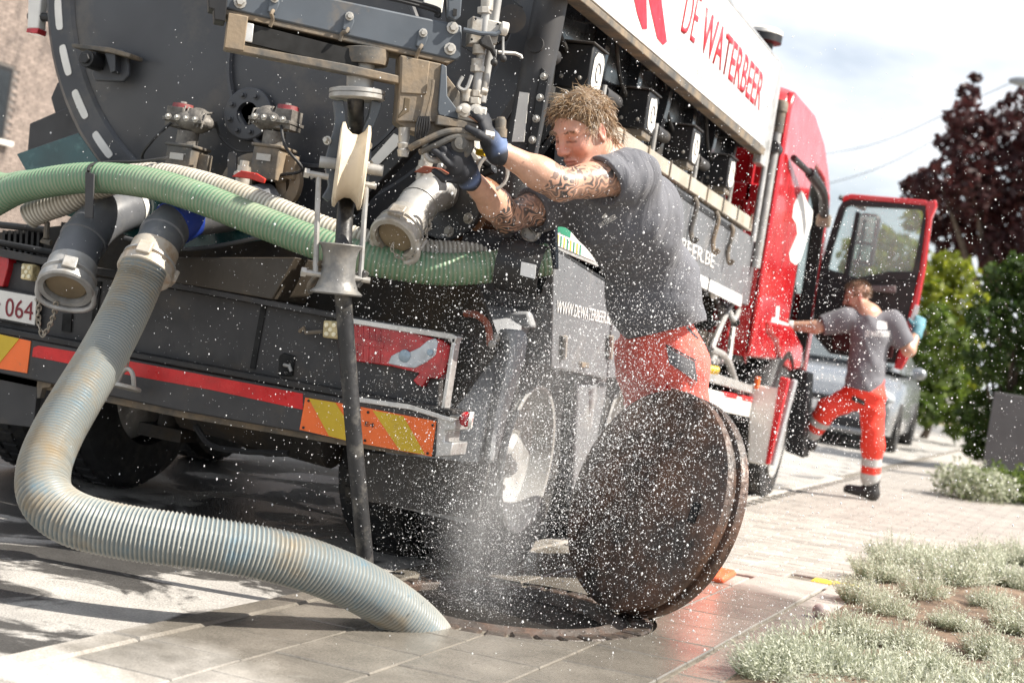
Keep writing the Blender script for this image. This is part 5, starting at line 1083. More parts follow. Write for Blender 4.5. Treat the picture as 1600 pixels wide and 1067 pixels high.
def skin_mat():
    m = bpy.data.materials.new('skin'); m.use_nodes = True; nt = m.node_tree; b = nt.nodes['Principled BSDF']; N = nt.nodes.new; L = nt.links.new
    at = N('ShaderNodeAttribute'); at.attribute_name = 'tint'; tc = N('ShaderNodeTexCoord')
    n = N('ShaderNodeTexNoise'); n.inputs['Scale'].default_value = 38; n.inputs['Detail'].default_value = 5; L(tc.outputs['Object'], n.inputs['Vector'])
    mr = N('ShaderNodeMapRange'); mr.inputs['From Min'].default_value = .3; mr.inputs['From Max'].default_value = .7; mr.inputs['To Min'].default_value = .88; mr.inputs['To Max'].default_value = 1.12; L(n.outputs['Fac'], mr.inputs['Value'])
    hs = N('ShaderNodeHueSaturation'); L(at.outputs['Color'], hs.inputs['Color']); L(mr.outputs[0], hs.inputs['Value'])
    # swirling tattoo bands, masked by the alpha of the tint
    wv = N('ShaderNodeTexWave'); wv.wave_type = 'RINGS'; wv.inputs['Scale'].default_value = 15; wv.inputs['Distortion'].default_value = 15; wv.inputs['Detail'].default_value = 1.2; wv.inputs['Detail Scale'].default_value = 1.6; L(tc.outputs['Object'], wv.inputs['Vector'])
    vo = N('ShaderNodeTexVoronoi'); vo.inputs['Scale'].default_value = 19; L(tc.outputs['Object'], vo.inputs['Vector'])
    a1 = N('ShaderNodeMath'); a1.operation = 'ADD'; L(wv.outputs['Fac'], a1.inputs[0]); m3 = N('ShaderNodeMath'); m3.operation = 'MULTIPLY'; m3.inputs[1].default_value = .55; L(vo.outputs['Distance'], m3.inputs[0]); L(m3.outputs[0], a1.inputs[1])
    r = N('ShaderNodeMapRange'); r.inputs['From Min'].default_value = .62; r.inputs['From Max'].default_value = .80; L(a1.outputs[0], r.inputs['Value'])
    mu = N('ShaderNodeMath'); mu.operation = 'MULTIPLY'; L(r.outputs[0], mu.inputs[0]); L(at.outputs['Alpha'], mu.inputs[1])
    mx = N('ShaderNodeMixRGB'); mx.inputs['Color2'].default_value = (.085, .075, .072, 1); nq = N('ShaderNodeTexNoise'); nq.inputs['Scale'].default_value = 13; nq.inputs['Detail'].default_value = 2; L(tc.outputs['Object'], nq.inputs['Vector']); rq = N('ShaderNodeMapRange'); rq.inputs['From Min'].default_value = .36; rq.inputs['From Max'].default_value = .60; rq.inputs['To Min'].default_value = .42; L(nq.outputs['Fac'], rq.inputs['Value']); mq = N('ShaderNodeMath'); mq.operation = 'MULTIPLY'; L(mu.outputs[0], mq.inputs[0]); L(rq.outputs[0], mq.inputs[1]); L(mq.outputs[0], mx.inputs['Fac']); L(hs.outputs[0], mx.inputs['Color1']); L(mx.outputs[0], b.inputs['Base Color'])
    b.inputs['Roughness'].default_value = .42; b.inputs['Subsurface Weight'].default_value = .12; b.inputs['Subsurface Radius'].default_value = (.012, .005, .003); b.inputs['Subsurface Scale'].default_value = 1.0
    bm = N('ShaderNodeBump'); bm.inputs['Strength'].default_value = .12; bm.inputs['Distance'].default_value = .004; n2 = N('ShaderNodeTexNoise'); n2.inputs['Scale'].default_value = 160; L(tc.outputs['Object'], n2.inputs['Vector']); L(n2.outputs['Fac'], bm.inputs['Height']); L(bm.outputs[0], b.inputs['Normal'])
    return m
SKIN = skin_mat()
def cloth_mat(name, col, bump=.25, var=.08, rough=.85, wet=None, scale=5):
    return M(name, col, rough, 0, var, scale, bump=bump, bscale=420, sheen=.15, dirt=wet, damt=.2 if wet else 0, dscale=5)
def wrinkle(m, sc=7.0, dist=.035, st=.55):
    nt = m.node_tree; N = nt.nodes.new; L = nt.links.new; b = nt.nodes['Principled BSDF']; old = b.inputs['Normal'].links[0].from_node
    tc = N('ShaderNodeTexCoord'); mp = N('ShaderNodeMapping'); mp.inputs['Rotation'].default_value = (.4, .7, .5); mp.inputs['Scale'].default_value = (1.0, 1.6, .55); L(tc.outputs['Object'], mp.inputs['Vector'])
    n = N('ShaderNodeTexNoise'); n.inputs['Scale'].default_value = sc; n.inputs['Detail'].default_value = 3; n.inputs['Roughness'].default_value = .45; n.inputs['Distortion'].default_value = 1.6; L(mp.outputs[0], n.inputs['Vector'])
    bm = N('ShaderNodeBump'); bm.inputs['Strength'].default_value = st; bm.inputs['Distance'].default_value = dist; L(n.outputs['Fac'], bm.inputs['Height']); L(bm.outputs[0], old.inputs['Normal']); return m
SHIRT = cloth_mat('charcoal_tshirt', (.125, .128, .145), .2, .06, .8, (.07, .07, .08))
PANTS = cloth_mat('hi_vis_red_fabric', (.86, .135, .10), .2, .06, .75, (.72, .11, .085))
wrinkle(SHIRT); wrinkle(PANTS, 9.0, .03)
GREYF = cloth_mat('grey_fabric', (.16, .16, .17), .3)
REFL = M('silver_reflective_band', (.55, .55, .54), .35, .2, .05, 20)
GLOVE = cloth_mat('dark_glove_fabric', (.022, .024, .03), .4, .15)
GLOVEB = cloth_mat('blue_glove_fabric', (.12, .19, .36), .4, .15)
BOOT = M('black_boot_leather', (.022, .02, .019), .5, 0, .2, 20, dirt=(.1, .085, .07), damt=.2)
def hand(fl, wrist, dirv, palm_n, curl, size=1.0, k=.006, thumb=1):
    """palm and five bent fingers; dirv along the hand, palm_n out of the palm; curl bends the fingers towards palm_n"""
    d = nrm(dirv); n = nrm(palm_n-d*(palm_n@d)); s = np.cross(d, n)*thumb; z = size
    pc = wrist+d*.05*z; ax = np.array([d, s, n]); fl.ell(pc, (.056*z, .044*z, .020*z), ax, .012); fl.cap(wrist-d*.02, wrist+d*.02, .028*z, .030*z, .015)
    for i, (o, ln) in enumerate(((.030, .074), (.010, .082), (-.011, .076), (-.030, .060))):
        p = wrist+d*.088*z+s*o*z; a = .25; dd = d
        for j, fr in enumerate((.45, .32, .25)):
            a += curl[i]*(.55 if j == 0 else .75); dd = d*math.cos(a)+n*math.sin(a); q = p+dd*ln*fr*z; fl.cap(p, q, (.0105-.001*j)*z, (.0100-.001*j)*z, .003 if j else k); p = q
    p = wrist+d*.025*z+s*.034*z; dd = nrm(d*.65+s*.65+n*.25); q = p+dd*.04*z; fl.cap(wrist+d*.02*z+s*.02*z, p, .017*z, .014*z, .01); fl.cap(p, q, .0125*z, .0115*z, .008); q2 = q+nrm(d*.75+n*.6+s*.1)*.034*z; fl.cap(q, q2, .0112*z, .0095*z, .004)
def head(fl, c, f, l, u, sc=1.0):
    A = np.array([f, l, u]); P = lambda a, b, c_: c+(f*a+l*b+u*c_)*sc; s = sc
    fl.ell(P(-.012, 0, .045), np.array((.100, .077, .088))*s, A, .02); fl.ell(P(.032, 0, -.018), np.array((.062, .062, .088))*s, A, .03)
    for b in (-1, 1):
        fl.cap(P(-.01, b*.056, -.035), P(.052, b*.026, -.092), .020*s, .020*s, .03); fl.ell(P(.060, b*.043, -.022), np.array((.026, .022, .024))*s, A, .02)
    fl.ell(P(.066, 0, -.098), np.array((.026, .028, .020))*s, A, .02)
    for b in (-1, 1):
        fl.ell(P(.104, b*.031, .012), np.array((.020, .021, .013))*s, A, .012, 'sub'); fl.cap(P(.084, b*.006, .032), P(.076, b*.046, .034), .0115*s, .009*s, .014)
        fl.ell(P(.075, b*.031, .008), np.array((.0155, .0165, .0145))*s, A, .004); fl.cap(P(.090, b*.018, .0045), P(.084, b*.046, .003), .0016*s, .0012*s, .002, 'sub')
    fl.cap(P(.088, 0, .026), P(.113, 0, -.022), .0105*s, .0125*s, .014); fl.ell(P(.113, 0, -.026), np.array((.015, .014, .012))*s, A, .008)
    for b in (-1, 1): fl.ell(P(.100, b*.0145, -.029), np.array((.013, .008, .009))*s, A, .006); fl.ell(P(.108, b*.008, -.037), np.array((.006, .004, .004))*s, A, .003, 'sub')
    fl.cap(P(.086, -.022, -.062), P(.097, 0, -.057), .007*s, .0085*s, .008); fl.cap(P(.086, .022, -.062), P(.097, 0, -.057), .007*s, .0085*s, .008)
    fl.cap(P(.084, -.018, -.069), P(.094, 0, -.071), .007*s, .009*s, .008); fl.cap(P(.084, .018, -.069), P(.094, 0, -.071), .007*s, .009*s, .008)
    fl.cap(P(.088, -.027, -.066), P(.105, 0, -.0635), .0018*s, .0022*s, .003, 'sub'); fl.cap(P(.088, .027, -.066), P(.105, 0, -.0635), .0018*s, .0022*s, .003, 'sub')
    for b in (-1, 1): fl.cap(P(.094, b*.020, -.034), P(.082, b*.034, -.064), .002*s, .002*s, .006, 'sub')
    for b in (-1, 1):
        B3 = np.array([nrm(f*.92-l*b*-.35), nrm(l*b*.92+f*-.35), u]); fl.ell(P(-.012, b*.080, .000), np.array((.021, .009, .034))*s, B3, .006); fl.ell(P(-.006, b*.089, .002), np.array((.011, .006, .020))*s, B3, .004, 'sub')
def skincol(P, c, f, l, u, sc, base, face):
    col = np.tile(np.array(base), (len(P), 1)); loc = np.stack([(P-c)@f, (P-c)@l, (P-c)@u], 1)/sc
    def blob(p, r, cc, k):
        w = np.clip(1-np.linalg.norm((loc-np.array(p))/np.array(r), axis=1), 0, 1)[:, None]; w = w*w*(3-2*w)*k; col[:] = col*(1-w)+np.array(cc)*w
    def line(a, b_, r, cc, k):
        d_, _t = segd(loc, np.array(a), np.array(b_)); w = (np.clip(1-d_/r, 0, 1)*k)[:, None]; col[:] = col*(1-w)+np.array(cc)*w
    blob((.05, 0, -.02), (.14, .13, .17), face, 1.0)
    for b in (-1, 1): blob((.07, b*.045, -.02), (.04, .035, .035), (.60, .20, .15), .7); blob((-.012, b*.085, 0), (.04, .03, .05), (.60, .22, .17), .8); blob((.085, b*.031, .010), (.02, .025, .016), (.30, .13, .10), .55)  # red cheeks and ears; eye sockets darkened, shade put into the tint
    for b in (-1, 1):  # eye, cheek, mouth and brow creases darkened: shade put into the skin colour
        line((.092, b*.016, .004), (.082, b*.047, .002), .0055, (.09, .045, .035), .9); line((.096, b*.021, -.036), (.084, b*.036, -.066), .006, (.34, .15, .11), .6); line((.080, b*.050, .010), (.062, b*.062, .016), .005, (.38, .17, .13), .5)
    line((.090, -.026, -.0655), (.103, 0, -.0635), .005, (.20, .07, .06), .8); line((.090, .026, -.0655), (.103, 0, -.0635), .005, (.20, .07, .06), .8); line((.096, -.03, .05), (.096, .03, .05), .005, (.42, .20, .15), .4)
    blob((.112, 0, -.02), (.03, .03, .03), (.64, .22, .16), .7); blob((.096, 0, -.064), (.02, .034, .018), (.50, .17, .14), .8); blob((.06, 0, -.09), (.05, .07, .045), (.44, .25, .19), .45)
    return col, loc
def strands(name, roots, dirs, lens, r, droop, curl, cols, parent, origin, seg=6):
    b = MB(); at = []
    for p, d, ln, c in zip(roots, dirs, lens, cols):
        pts = [p]; d = nrm(d); ph = random.uniform(0, 6.28); ax = nrm(rng.normal(size=3)); w = random.uniform(.5, 1.5)*curl
        for k in range(seg):
            d = nrm(d+droop*ln*4+np.cross(ax, d)*w*math.sin(ph+k*1.1)*.5); pts.append(pts[-1]+d*ln/seg)
        b.tube(pts, [r*(1-.75*i/seg) for i in range(seg+1)], 3, False, [c]*(seg+1))
    m = bpy.data.materials.get('hair')
    if m is None:
        m = bpy.data.materials.new('hair'); m.use_nodes = True; nt = m.node_tree; N = nt.nodes.new; L = nt.links.new; bs = nt.nodes['Principled BSDF']; a = N('ShaderNodeAttribute'); a.attribute_name = 'shade'
        cr = N('ShaderNodeValToRGB'); e = cr.color_ramp.elements; e[0].color = (.10, .058, .030, 1); e[1].color = (.50, .45, .38, 1); x = e.new(.45); x.color = (.26, .16, .085, 1); x = e.new(.75); x.color = (.44, .31, .18, 1)
        L(a.outputs['Fac'], cr.inputs[0]); L(cr.outputs[0], bs.inputs['Base Color']); bs.inputs['Roughness'].default_value = .38; bs.inputs['Specular IOR Level'].default_value = .6
    o = np.array(wloc(parent)); me = b.mesh(name, o, 80, 'shade'); return add_mesh(me, name, m, parent)
def surf(obj):
    me = obj.data; o = np.array(wloc(obj)); n = len(me.vertices); v = np.empty(n*3, np.float32); me.vertices.foreach_get('co', v); v = v.reshape(-1, 3)+o
    return BVHTree.FromPolygons([tuple(p) for p in v], [tuple(p.vertices) for p in me.polygons])
def decal(name, bvh, quad, mat, parent, nu=12, nv=8, lift=.002, text=None):
    """a patch sewn on a surface: corner pixels bl, br, tr, tl; or printed text"""
    q = [np.array(p, float) for p in quad]
    def at(u, v): return (q[0]*(1-u)+q[1]*u)*(1-v)+(q[3]*(1-u)+q[2]*u)*v
    def drop(px):
        d = ray(*px); h = bvh.ray_cast(Vector(CC), Vector(nrm(d)))
        return None if h[0] is None else np.array(h[0])-nrm(d)*lift
    o = np.array(wloc(parent))
    if text:
        cu = bpy.data.curves.new('t', 'FONT'); cu.body = text; cu.offset = .01; cu.resolution_u = 2; to = bpy.data.objects.new('t', cu); COL.objects.link(to)
        me = bpy.data.meshes.new_from_object(to.evaluated_get(bpy.context.evaluated_depsgraph_get())); bpy.data.objects.remove(to)
        v = np.array([x.co[:] for x in me.vertices]); mn, mxx = v.min(0), v.max(0); out = []
        for x in v:
            p = drop(at((x[0]-mn[0])/(mxx[0]-mn[0]), (x[1]-mn[1])/(mxx[1]-mn[1]))); out.append(p if p is not None else out[-1])
        me.vertices.foreach_set('co', (np.array(out)-o).astype(np.float32).ravel()); me.update(); me.materials.clear(); me.name = name
        return add_mesh(me, name, mat, parent)
    b = MB(); last = None; v = []
    for j in range(nv+1):
        for i in range(nu+1):
            p = drop(at(i/nu, j/nv)); p = last if p is None else p; last = p; v.append(p)
    b.add(v, [(j*(nu+1)+i, j*(nu+1)+i+1, (j+1)*(nu+1)+i+1, (j+1)*(nu+1)+i) for j in range(nv) for i in range(nu)])
    return add_mesh(b.mesh(name, o, 60), name, mat, parent)
def folds(dirs, amp):
    prm = [(nrm(d), f, nrm(rng.normal(size=3)), random.uniform(0, 6)) for d, f in dirs]
    def fn(x, y, z):
        t = 0
        for d, f, e, ph in prm:
            a = x*d[0]+y*d[1]+z*d[2]; c = x*e[0]+y*e[1]+z*e[2]; m_ = .5+.5*np.sin(c*9+ph*2)
            t = t+m_*np.maximum(np.sin(f*a+2.2*np.sin(c*11+ph)+ph), -.2)
        return -amp*t
    return fn
RH = nrm(V(CR[0], CR[1], 0)); TH = nrm(V(-CF[0], -CF[1], 0)); UPW = nrm(zv+RH*.10)

# ---- the worker at the manhole
fL, fR = G(1052, 893), G(1084, 880)
WK = empty('person', (fL+fR)/2, 'man in charcoal T-shirt and red work trousers reaching up to the hose boom', 'person')
wo_ = np.array(WK.location)
a_ = math.radians(35); bf = nrm(-RH*math.cos(a_)+TH*math.sin(a_)); bl = nrm(TH*math.cos(a_)+RH*math.sin(a_))
pel = PD(1036, 545, 5.52); abd = PD(1008, 440, 5.31); chs = PD(968, 335, 5.10); nck = PD(950, 262, 5.03)
shL, elL, wrL = PD(982, 276, 4.93), PD(876, 289, 4.77), PD(776, 234, 4.68)
shR, elR, wrR = PD(893, 312, 5.18), PD(793, 339, 4.97), PD(731, 276, 4.72)
hc = PD(910, 209, 4.90); hp_ = math.radians(33); hb = math.radians(47)
hf = nrm((-RH*math.cos(hb)+TH*math.sin(hb))*math.cos(hp_)-UPW*math.sin(hp_)); hl = nrm(np.cross(UPW, hf)+UPW*.12); hl = nrm(hl-hf*(hl@hf)); hu = np.cross(hf, hl); HSC = 1.0
lo = np.minimum.reduce([wrR, wrL, fL, pel, hc])-.22; hi = np.maximum.reduce([fR, fL, pel, hc, shL])+V(.25, .25, .2)
fb = Field(lo, hi, .0036)
for s_, e_, w_ in ((shL, elL, wrL), (shR, elR, wrR)):
    fb.cap(s_, e_, .060, .049, .03); fb.cap(e_, e_+(w_-e_)*.35, .051, .050, .03); fb.cap(e_+(w_-e_)*.3, w_, .050, .031, .03)
    fb.ell(s_+(e_-s_)*.55+V(0, 0, .006), (.10, .052, .052), frame(e_-s_)[::-1], .03)
fb.cap(nck, chs, .085, .115, .05, flat=bl, fs=1.25); fb.cap(chs, abd, .10, .09, .05, flat=bl, fs=1.2); fb.cap(abd, pel, .085, .085, .05, flat=bl, fs=1.2)
fb.cap(shL, shR, .065, .065, .05)
kL = pel+bl*.10+(fL-pel)*.48+bf*.0; kR = pel-bl*.10+(fR-pel)*.48
for hip, kn, ft in ((pel+bl*.10-zv*.03, kL, fL), (pel-bl*.10-zv*.03, kR, fR)):
    fb.cap(hip, kn, .085, .055, .05); fb.cap(kn, ft+zv*.10, .055, .04, .04); fb.cap(ft+zv*.06-bf*.03, ft+zv*.05+bf*.14, .04, .03, .02)
fb.cap(hc-hf*.02*HSC-hu*.05*HSC, nck+zv*.0, .060, .070, .03); fb.cap(hc-hf*.05+hu*-.02, nck-bf*.03, .045, .06, .03)
fb.cap(hc+hl*.045-hf*.02-hu*.06, nck+bf*.06+bl*.01, .012, .012, .02)
head(fb, hc, hf, hl, hu, HSC)
hdL = nrm(PD(752, 178, 4.66)-wrL); hdR = nrm(PD(712, 244, 4.63)-wrR)
for w_, d_, n_ in ((wrL, hdL, nrm(-RH*.9-TH*.2)), (wrR, hdR, nrm(-RH*.6+UPW*.4+TH*.3))):
    fb.cap(w_, w_+d_*.05, .03, .03, .02)
    hand(fb, w_+d_*.01, d_, n_, (.55, .6, .65, .7), .98)
def wcol(P):
    c, loc = skincol(P, hc, hf, hl, hu, HSC, (.56, .33, .235), (.60, .285, .21)); al = np.zeros(len(P))
    for s_, e_, w_, k0 in ((shL, elL, wrL, .02), (shR, elR, wrR, .40)):
        d1, t1 = segd(P, s_, e_); al = np.maximum(al, ((d1 < .085) & (t1 > .05)).astype(float))
        d2, t2 = segd(P, e_, w_); al = np.maximum(al, ((d2 < .075) & (t2 < k0) & (t2 > 0)).astype(float))
    al *= (np.linalg.norm(loc, axis=1) > .16)
    return np.c_[c, al]
body = add_mesh(fb.mesh('body', wo_, wcol), 'body', SKIN, WK)
# shirt
fs_ = Field(np.minimum.reduce([shR, elR, shL, elL, pel, abd])-.2, np.maximum.reduce([shL, nck, pel, abd, chs])+V(.25, .25, .12), .0042)
fs_.cap(shL, shL+(elL-shL)*.42, .080, .080, .05); fs_.cap(shR, shR+(elR-shR)*.62, .084, .076, .05); fs_.cap(shL, shR, .070, .070, .06); fs_.cap(shL-bf*.05, nck-bf*.05+zv*.01, .062, .062, .05); fs_.cap(shR-bf*.04, nck-bf*.02, .06, .06, .05)
fs_.cap(nck-zv*.06, chs, .10, .150, .06, flat=bl, fs=1.25); fs_.cap(chs+RH*.015, abd+RH*.03, .140, .138, .06, flat=bl, fs=1.15); fs_.cap(abd+RH*.04, pel+zv*.02+RH*.02, .140, .146, .06, flat=bl, fs=1.15); fs_.ell(abd-bf*.02-zv*.06, (.13, .16, .15), np.array([bf, bl, zv]), .06)
fs_.ell(PD(1012, 345, 5.14), (.09, .12, .14), np.array([bf, bl, zv]), .09)
fs_.warp(folds([(elL-shL, 48), (RH+UPW*.5, 26), (UPW*.8+RH*.5, 33), (RH*.9-UPW*.5, 40)], .0042))
hn = nrm(PD(960, 533, 5.2)-PD(1040, 300, 5.2)); hnn = nrm(-CU*.97+CR*.24)
fs_.half(PD(1035, 517, 5.4), hnn)
fs_.cap(pel+hnn*.10, pel-zv*.2+hnn*.10, .145, .150, .0, 'sub', flat=bl, fs=1.18)
for s_, e_, k_, r_ in ((shL, elL, .36, .064), (shR, elR, .62, .060)):
    d_ = nrm(e_-s_); fs_.half(s_+(e_-s_)*k_, (nrm(d_*.9-CU*.45) if s_ is shL else d_-UPW*.18), s_+(e_-s_)*(k_+.3), .13); fs_.cap(s_+(e_-s_)*(k_-.12), e_, r_, r_, .004, 'sub')
nd = nrm(hc-nck); fs_.half(nck+nd*.035, nd, nck+nd*.08, .10); fs_.cap(nck-nd*.01, nck+nd*.2, .066, .072, .004, 'sub')
shirt = add_mesh(fs_.mesh('t_shirt', wo_), 't_shirt', SHIRT, WK)
nk = MB(); fa_, fb_, _ = frame(nd); nk.tube([nck+nd*.036+(fa_*math.cos(t)+fb_*math.sin(t))*.078 for t in np.linspace(0, 6.2832, 30)], .008, 8, False); nk.build('collar', SHIRT, WK)
bv = surf(shirt)
decal('chest_print', bv, [(936, 356), (968, 336), (966, 344), (934, 348)], mt['letterwhite'], WK, text='WATERBEER') if False else decal('chest_print', bv, [(937, 357), (965, 341), (961, 334), (934, 350)], mt['letterwhite'], WK, text='WATERBEER')
decal('chest_emblem', bv, [(944, 342), (950, 338), (946, 333), (941, 338)], mt['letterwhite'], WK, 3, 3)
# trousers
ft_ = Field(np.minimum.reduce([fL, fR, pel])-.2, np.maximum.reduce([fL, fR, pel])+V(.22, .22, .16), .0045)
ft_.cap(pel+(abd-pel)*.5, pel-zv*.02, .118, .142, .05, flat=bl, fs=1.18)
for hip, kn, ft in ((pel+bl*.085-zv*.05, kL, fL), (pel-bl*.085-zv*.05, kR, fR)):
    ft_.cap(hip, kn, .120, .095, .05); ft_.cap(kn, ft+zv*.09, .095, .085, .04)
ft_.ell(pel+bl*.11-zv*.20+bf*.0, (.07, .05, .11), np.array([bf, bl, zv]), .05)
ft_.warp(folds([(UPW+RH*.4, 55), (UPW-RH*.5, 44), (RH, 38), (UPW, 62)], .008))
for ft in (fL, fR): ft_.half(ft+zv*.075, -zv, ft, .12)
trs = add_mesh(ft_.mesh('trousers', wo_), 'trousers', PANTS, WK); bv = surf(trs)
decal('pocket_flap', bv, [(1046, 568), (1090, 597), (1086, 565), (1041, 542)], GREYF, WK, lift=.006)
decal('pocket_seam', bv, [(1040, 541), (1087, 565), (1088, 562), (1041, 538)], mt['letterdark'], WK, lift=.007)
decal('cloth_label', bv, [(1047, 620), (1060, 622), (1062, 609), (1049, 607)], mt['letterdark'], WK, 4, 4, lift=.004)
decal('label_print', bv, [(1052, 618), (1057, 619), (1058, 612), (1053, 611)], mt['letterwhite'], WK, 3, 3, lift=.006)
decal('back_pocket_seam', bv, [(1072, 512), (1090, 530), (1092, 528), (1074, 509)], mt['letterdark'], WK, 8, 2, lift=.004)
decal('side_seam', bv, [(1040, 640), (1043, 640), (1044, 600), (1041, 600)], mt['redtape'], WK, 2, 8, lift=.003)
for ft in (fL, fR):
    fo = Field(ft-V(.25, .25, .02), ft+V(.25, .25, .22), .006); fo.cap(ft+zv*.06-bf*.05, ft+zv*.05+bf*.13, .058, .045, .03, flat=zv, fs=.9); fo.cap(ft+zv*.06-bf*.03, ft+zv*.18-bf*.03, .06, .062, .03); fo.half(ft+zv*.004, -zv)
    add_mesh(fo.mesh('boot', wo_), 'boot', BOOT, WK)
# gloves
for w_, d_, n_ in ((wrL, hdL, nrm(-RH*.9-TH*.2)), (wrR, hdR, nrm(-RH*.6+UPW*.4+TH*.3))):
    fg = Field(w_-V(.2, .2, .2), w_+V(.2, .2, .24), .0032); hand(fg, w_+d_*.01, d_, n_, (.55, .6, .65, .7), 1.13); fg.cap(w_-d_*.015, w_+d_*.03, .039, .042, .012)
    fg.warp(folds([(d_, 190), (RH, 150)], .0012))
    def gcol(P, w_=w_, d_=d_, n_=n_): t = (P-w_)@d_; s_ = -((P-w_)@n_); k = np.clip((s_+.010)/.03, 0, 1)*np.clip((t+.02)/.02, 0, 1); return np.outer(1-k, (.020, .022, .028))+np.outer(k, (.13, .19, .35))
    me = fg.mesh('glove', wo_, gcol); gm = bpy.data.materials.get('glove') or bpy.data.materials.new('glove')
    if not gm.use_nodes:
        gm.use_nodes = True; a = gm.node_tree.nodes.new('ShaderNodeAttribute'); a.attribute_name = 'tint'; gm.node_tree.links.new(a.outputs['Color'], gm.node_tree.nodes['Principled BSDF'].inputs['Base Color']); gm.node_tree.nodes['Principled BSDF'].inputs['Roughness'].default_value = .7
    add_mesh(me, 'glove', gm, WK)
# hair: cap under tousled strands
PH_ = lambda a, b, c: hc+(hf*a+hl*b+hu*c)*HSC
fh = Field(hc-.19, hc+.19, .004); fh.ell(PH_(-.018, 0, .052), np.array((.104, .084, .094))*HSC, np.array([hf, hl, hu]), .01); fh.cap(PH_(-.075, 0, .0), PH_(-.075, 0, -.055), .05, .04, .03)
fh.half(PH_(.052, 0, .045), nrm(hf*1.0-hu*.75)); fh.half(PH_(-.005, 0, -.005), nrm(hf*.8-hu*.75))
fh.ell(PH_(.0, .085, -.005), (.034, .02, .032), np.array([hf, hl, hu]), .005, 'sub'); fh.warp(folds([(hf, 200), (hl, 170), (hu, 150)], .002))
add_mesh(fh.mesh('hair_cap', wo_), 'hair_cap', M('brown_hair_base', (.15, .095, .052), .6, 0, .25, 40), WK)
rts, dr_, ln_, cc_ = [], [], [], []
while len(rts) < 3600:
    v = nrm(rng.normal(size=3)); p = np.array((-.018+.102*v[0], .083*v[1], .052+.092*v[2]))
    if v[2] < -.75 or (p[0] > .030 and p[2] < .088+.25*(p[0]-.05)) or (p[0] > -.02 and p[2] < .012 and abs(p[1]) > .03) or (abs(p[1]) > .06 and -.035 < p[0] < .015 and p[2] < .03): continue
    q = PH_(*p); o_ = nrm(hf*v[0]+hl*v[1]+hu*v[2]); front = np.clip((p[0]+.03)/.09, 0, 1)
    d = o_*.05+hf*(.8*front-.35*(1-front))+rng.normal(size=3)*.32-hu*(.05*front+.7*(1-front))+hl*.35*np.sign(p[1])*(1-.5*front); rts.append(q); dr_.append(d)
    ln_.append(random.uniform(.028, .056)*(1.0 if front > .5 else .85)); g = .52+.24*rng.normal()
    if p[0] > -.03 and p[2] < .05 and abs(p[1]) > .05: g += .4
    cc_.append(float(np.clip(g, 0, 1)))
for k in range(240):                                               # longer tufts at the nape
    p = np.array((-.085+random.uniform(-.02, .02), random.uniform(-.06, .06), random.uniform(-.06, .0))); rts.append(PH_(*p)); dr_.append(-hf*.9-hu*.5+rng.normal(size=3)*.35+hl*p[1]*6); ln_.append(random.uniform(.05, .085)); cc_.append(float(np.clip(.6+.2*rng.normal(), 0, 1)))
for k in range(160):                                               # loose wisps
    v = nrm(rng.normal(size=3)); v[2] = abs(v[2])*.9+.1; p = np.array((-.018+.104*v[0], .085*v[1], .052+.094*v[2]))
    if p[0] > .05 and p[2] < .10: continue
    rts.append(PH_(*p)); dr_.append((hf*v[0]+hl*v[1]+hu*v[2])*.35+rng.normal(size=3)*.45+hf*.5); ln_.append(random.uniform(.03, .055)); cc_.append(float(np.clip(.75+.2*rng.normal(), 0, 1)))
strands('hair', rts, dr_, ln_, .0012, -UPW*.75, 1.2, cc_, WK, wo_)
rts, dr_, ln_, cc_ = [], [], [], []
for b_ in (-1, 1):
    for k in range(70):
        t = random.random(); rts.append(PH_(.094-.014*t, b_*(.010+.040*t), .031+.006*math.sin(t*3)+random.uniform(-.004, .003))); dr_.append(hl*b_*1.0+hf*.5+hu*.15+rng.normal(size=3)*.2); ln_.append(.014); cc_.append(random.uniform(.2, .6))
strands('eyebrows', rts, dr_, ln_, .0009, -UPW*.2, .3, cc_, WK, wo_, 3)

# ---- the second worker climbing into the cab
DB = 10.85; J = lambda px, py, dd=0: PD(px, py, DB+dd)
gF = G(1352, 780); DB = (gF-CC)@CF
BK = empty('person', gF, 'man in grey T-shirt and orange trousers climbing into the red cab', 'person'); bo_ = np.array(BK.location)
f2 = nrm(-RH*.75-TH*.66); l2 = nrm(np.cross(zv, f2)); U2 = nrm(zv+RH*.11)
hd2 = J(1340, 466, .05); nk2 = J(1357, 492); ch2 = J(1360, 525); pl2 = J(1350, 605)
sL, eL, wL = J(1322, 500, .0), J(1275, 511, .0), J(1225, 509, .05); sR, eR, wR = J(1394, 505, -.02), J(1420, 547, -.05), J(1434, 516, .05)
hL, kL2, aL = J(1337, 618, .05), J(1292, 640, .05), J(1262, 686, .2); hR, kR2, aR = J(1362, 618, -.03), J(1364, 696, -.05), J(1358, 762, 0)
f_ = Field(np.minimum.reduce([wL, aL, gF, hd2, kL2])-.25, np.maximum.reduce([wR, eR, hd2, gF, sR, aL])+V(.25, .25, .22), .0075)
hf2 = nrm(-RH*.93-TH*.1-U2*.35); hl2 = nrm(np.cross(U2, hf2)); hu2 = np.cross(hf2, hl2)
head(f_, hd2, hf2, hl2, hu2, .92); f_.cap(hd2-hu2*.05, nk2, .055, .062, .03); f_.cap(nk2, ch2, .09, .12, .05, flat=l2, fs=1.3); f_.cap(ch2, pl2, .105, .10, .05, flat=l2, fs=1.25); f_.cap(sL, sR, .06, .06, .04)
for s_, e_, w_ in ((sL, eL, wL), (sR, eR, wR)): f_.cap(s_, e_, .056, .046, .03); f_.cap(e_, w_, .048, .032, .03)
for a, b, c in ((hL, kL2, aL), (hR, kR2, aR)): f_.cap(a, b, .085, .06, .05); f_.cap(b, c, .06, .042, .04)
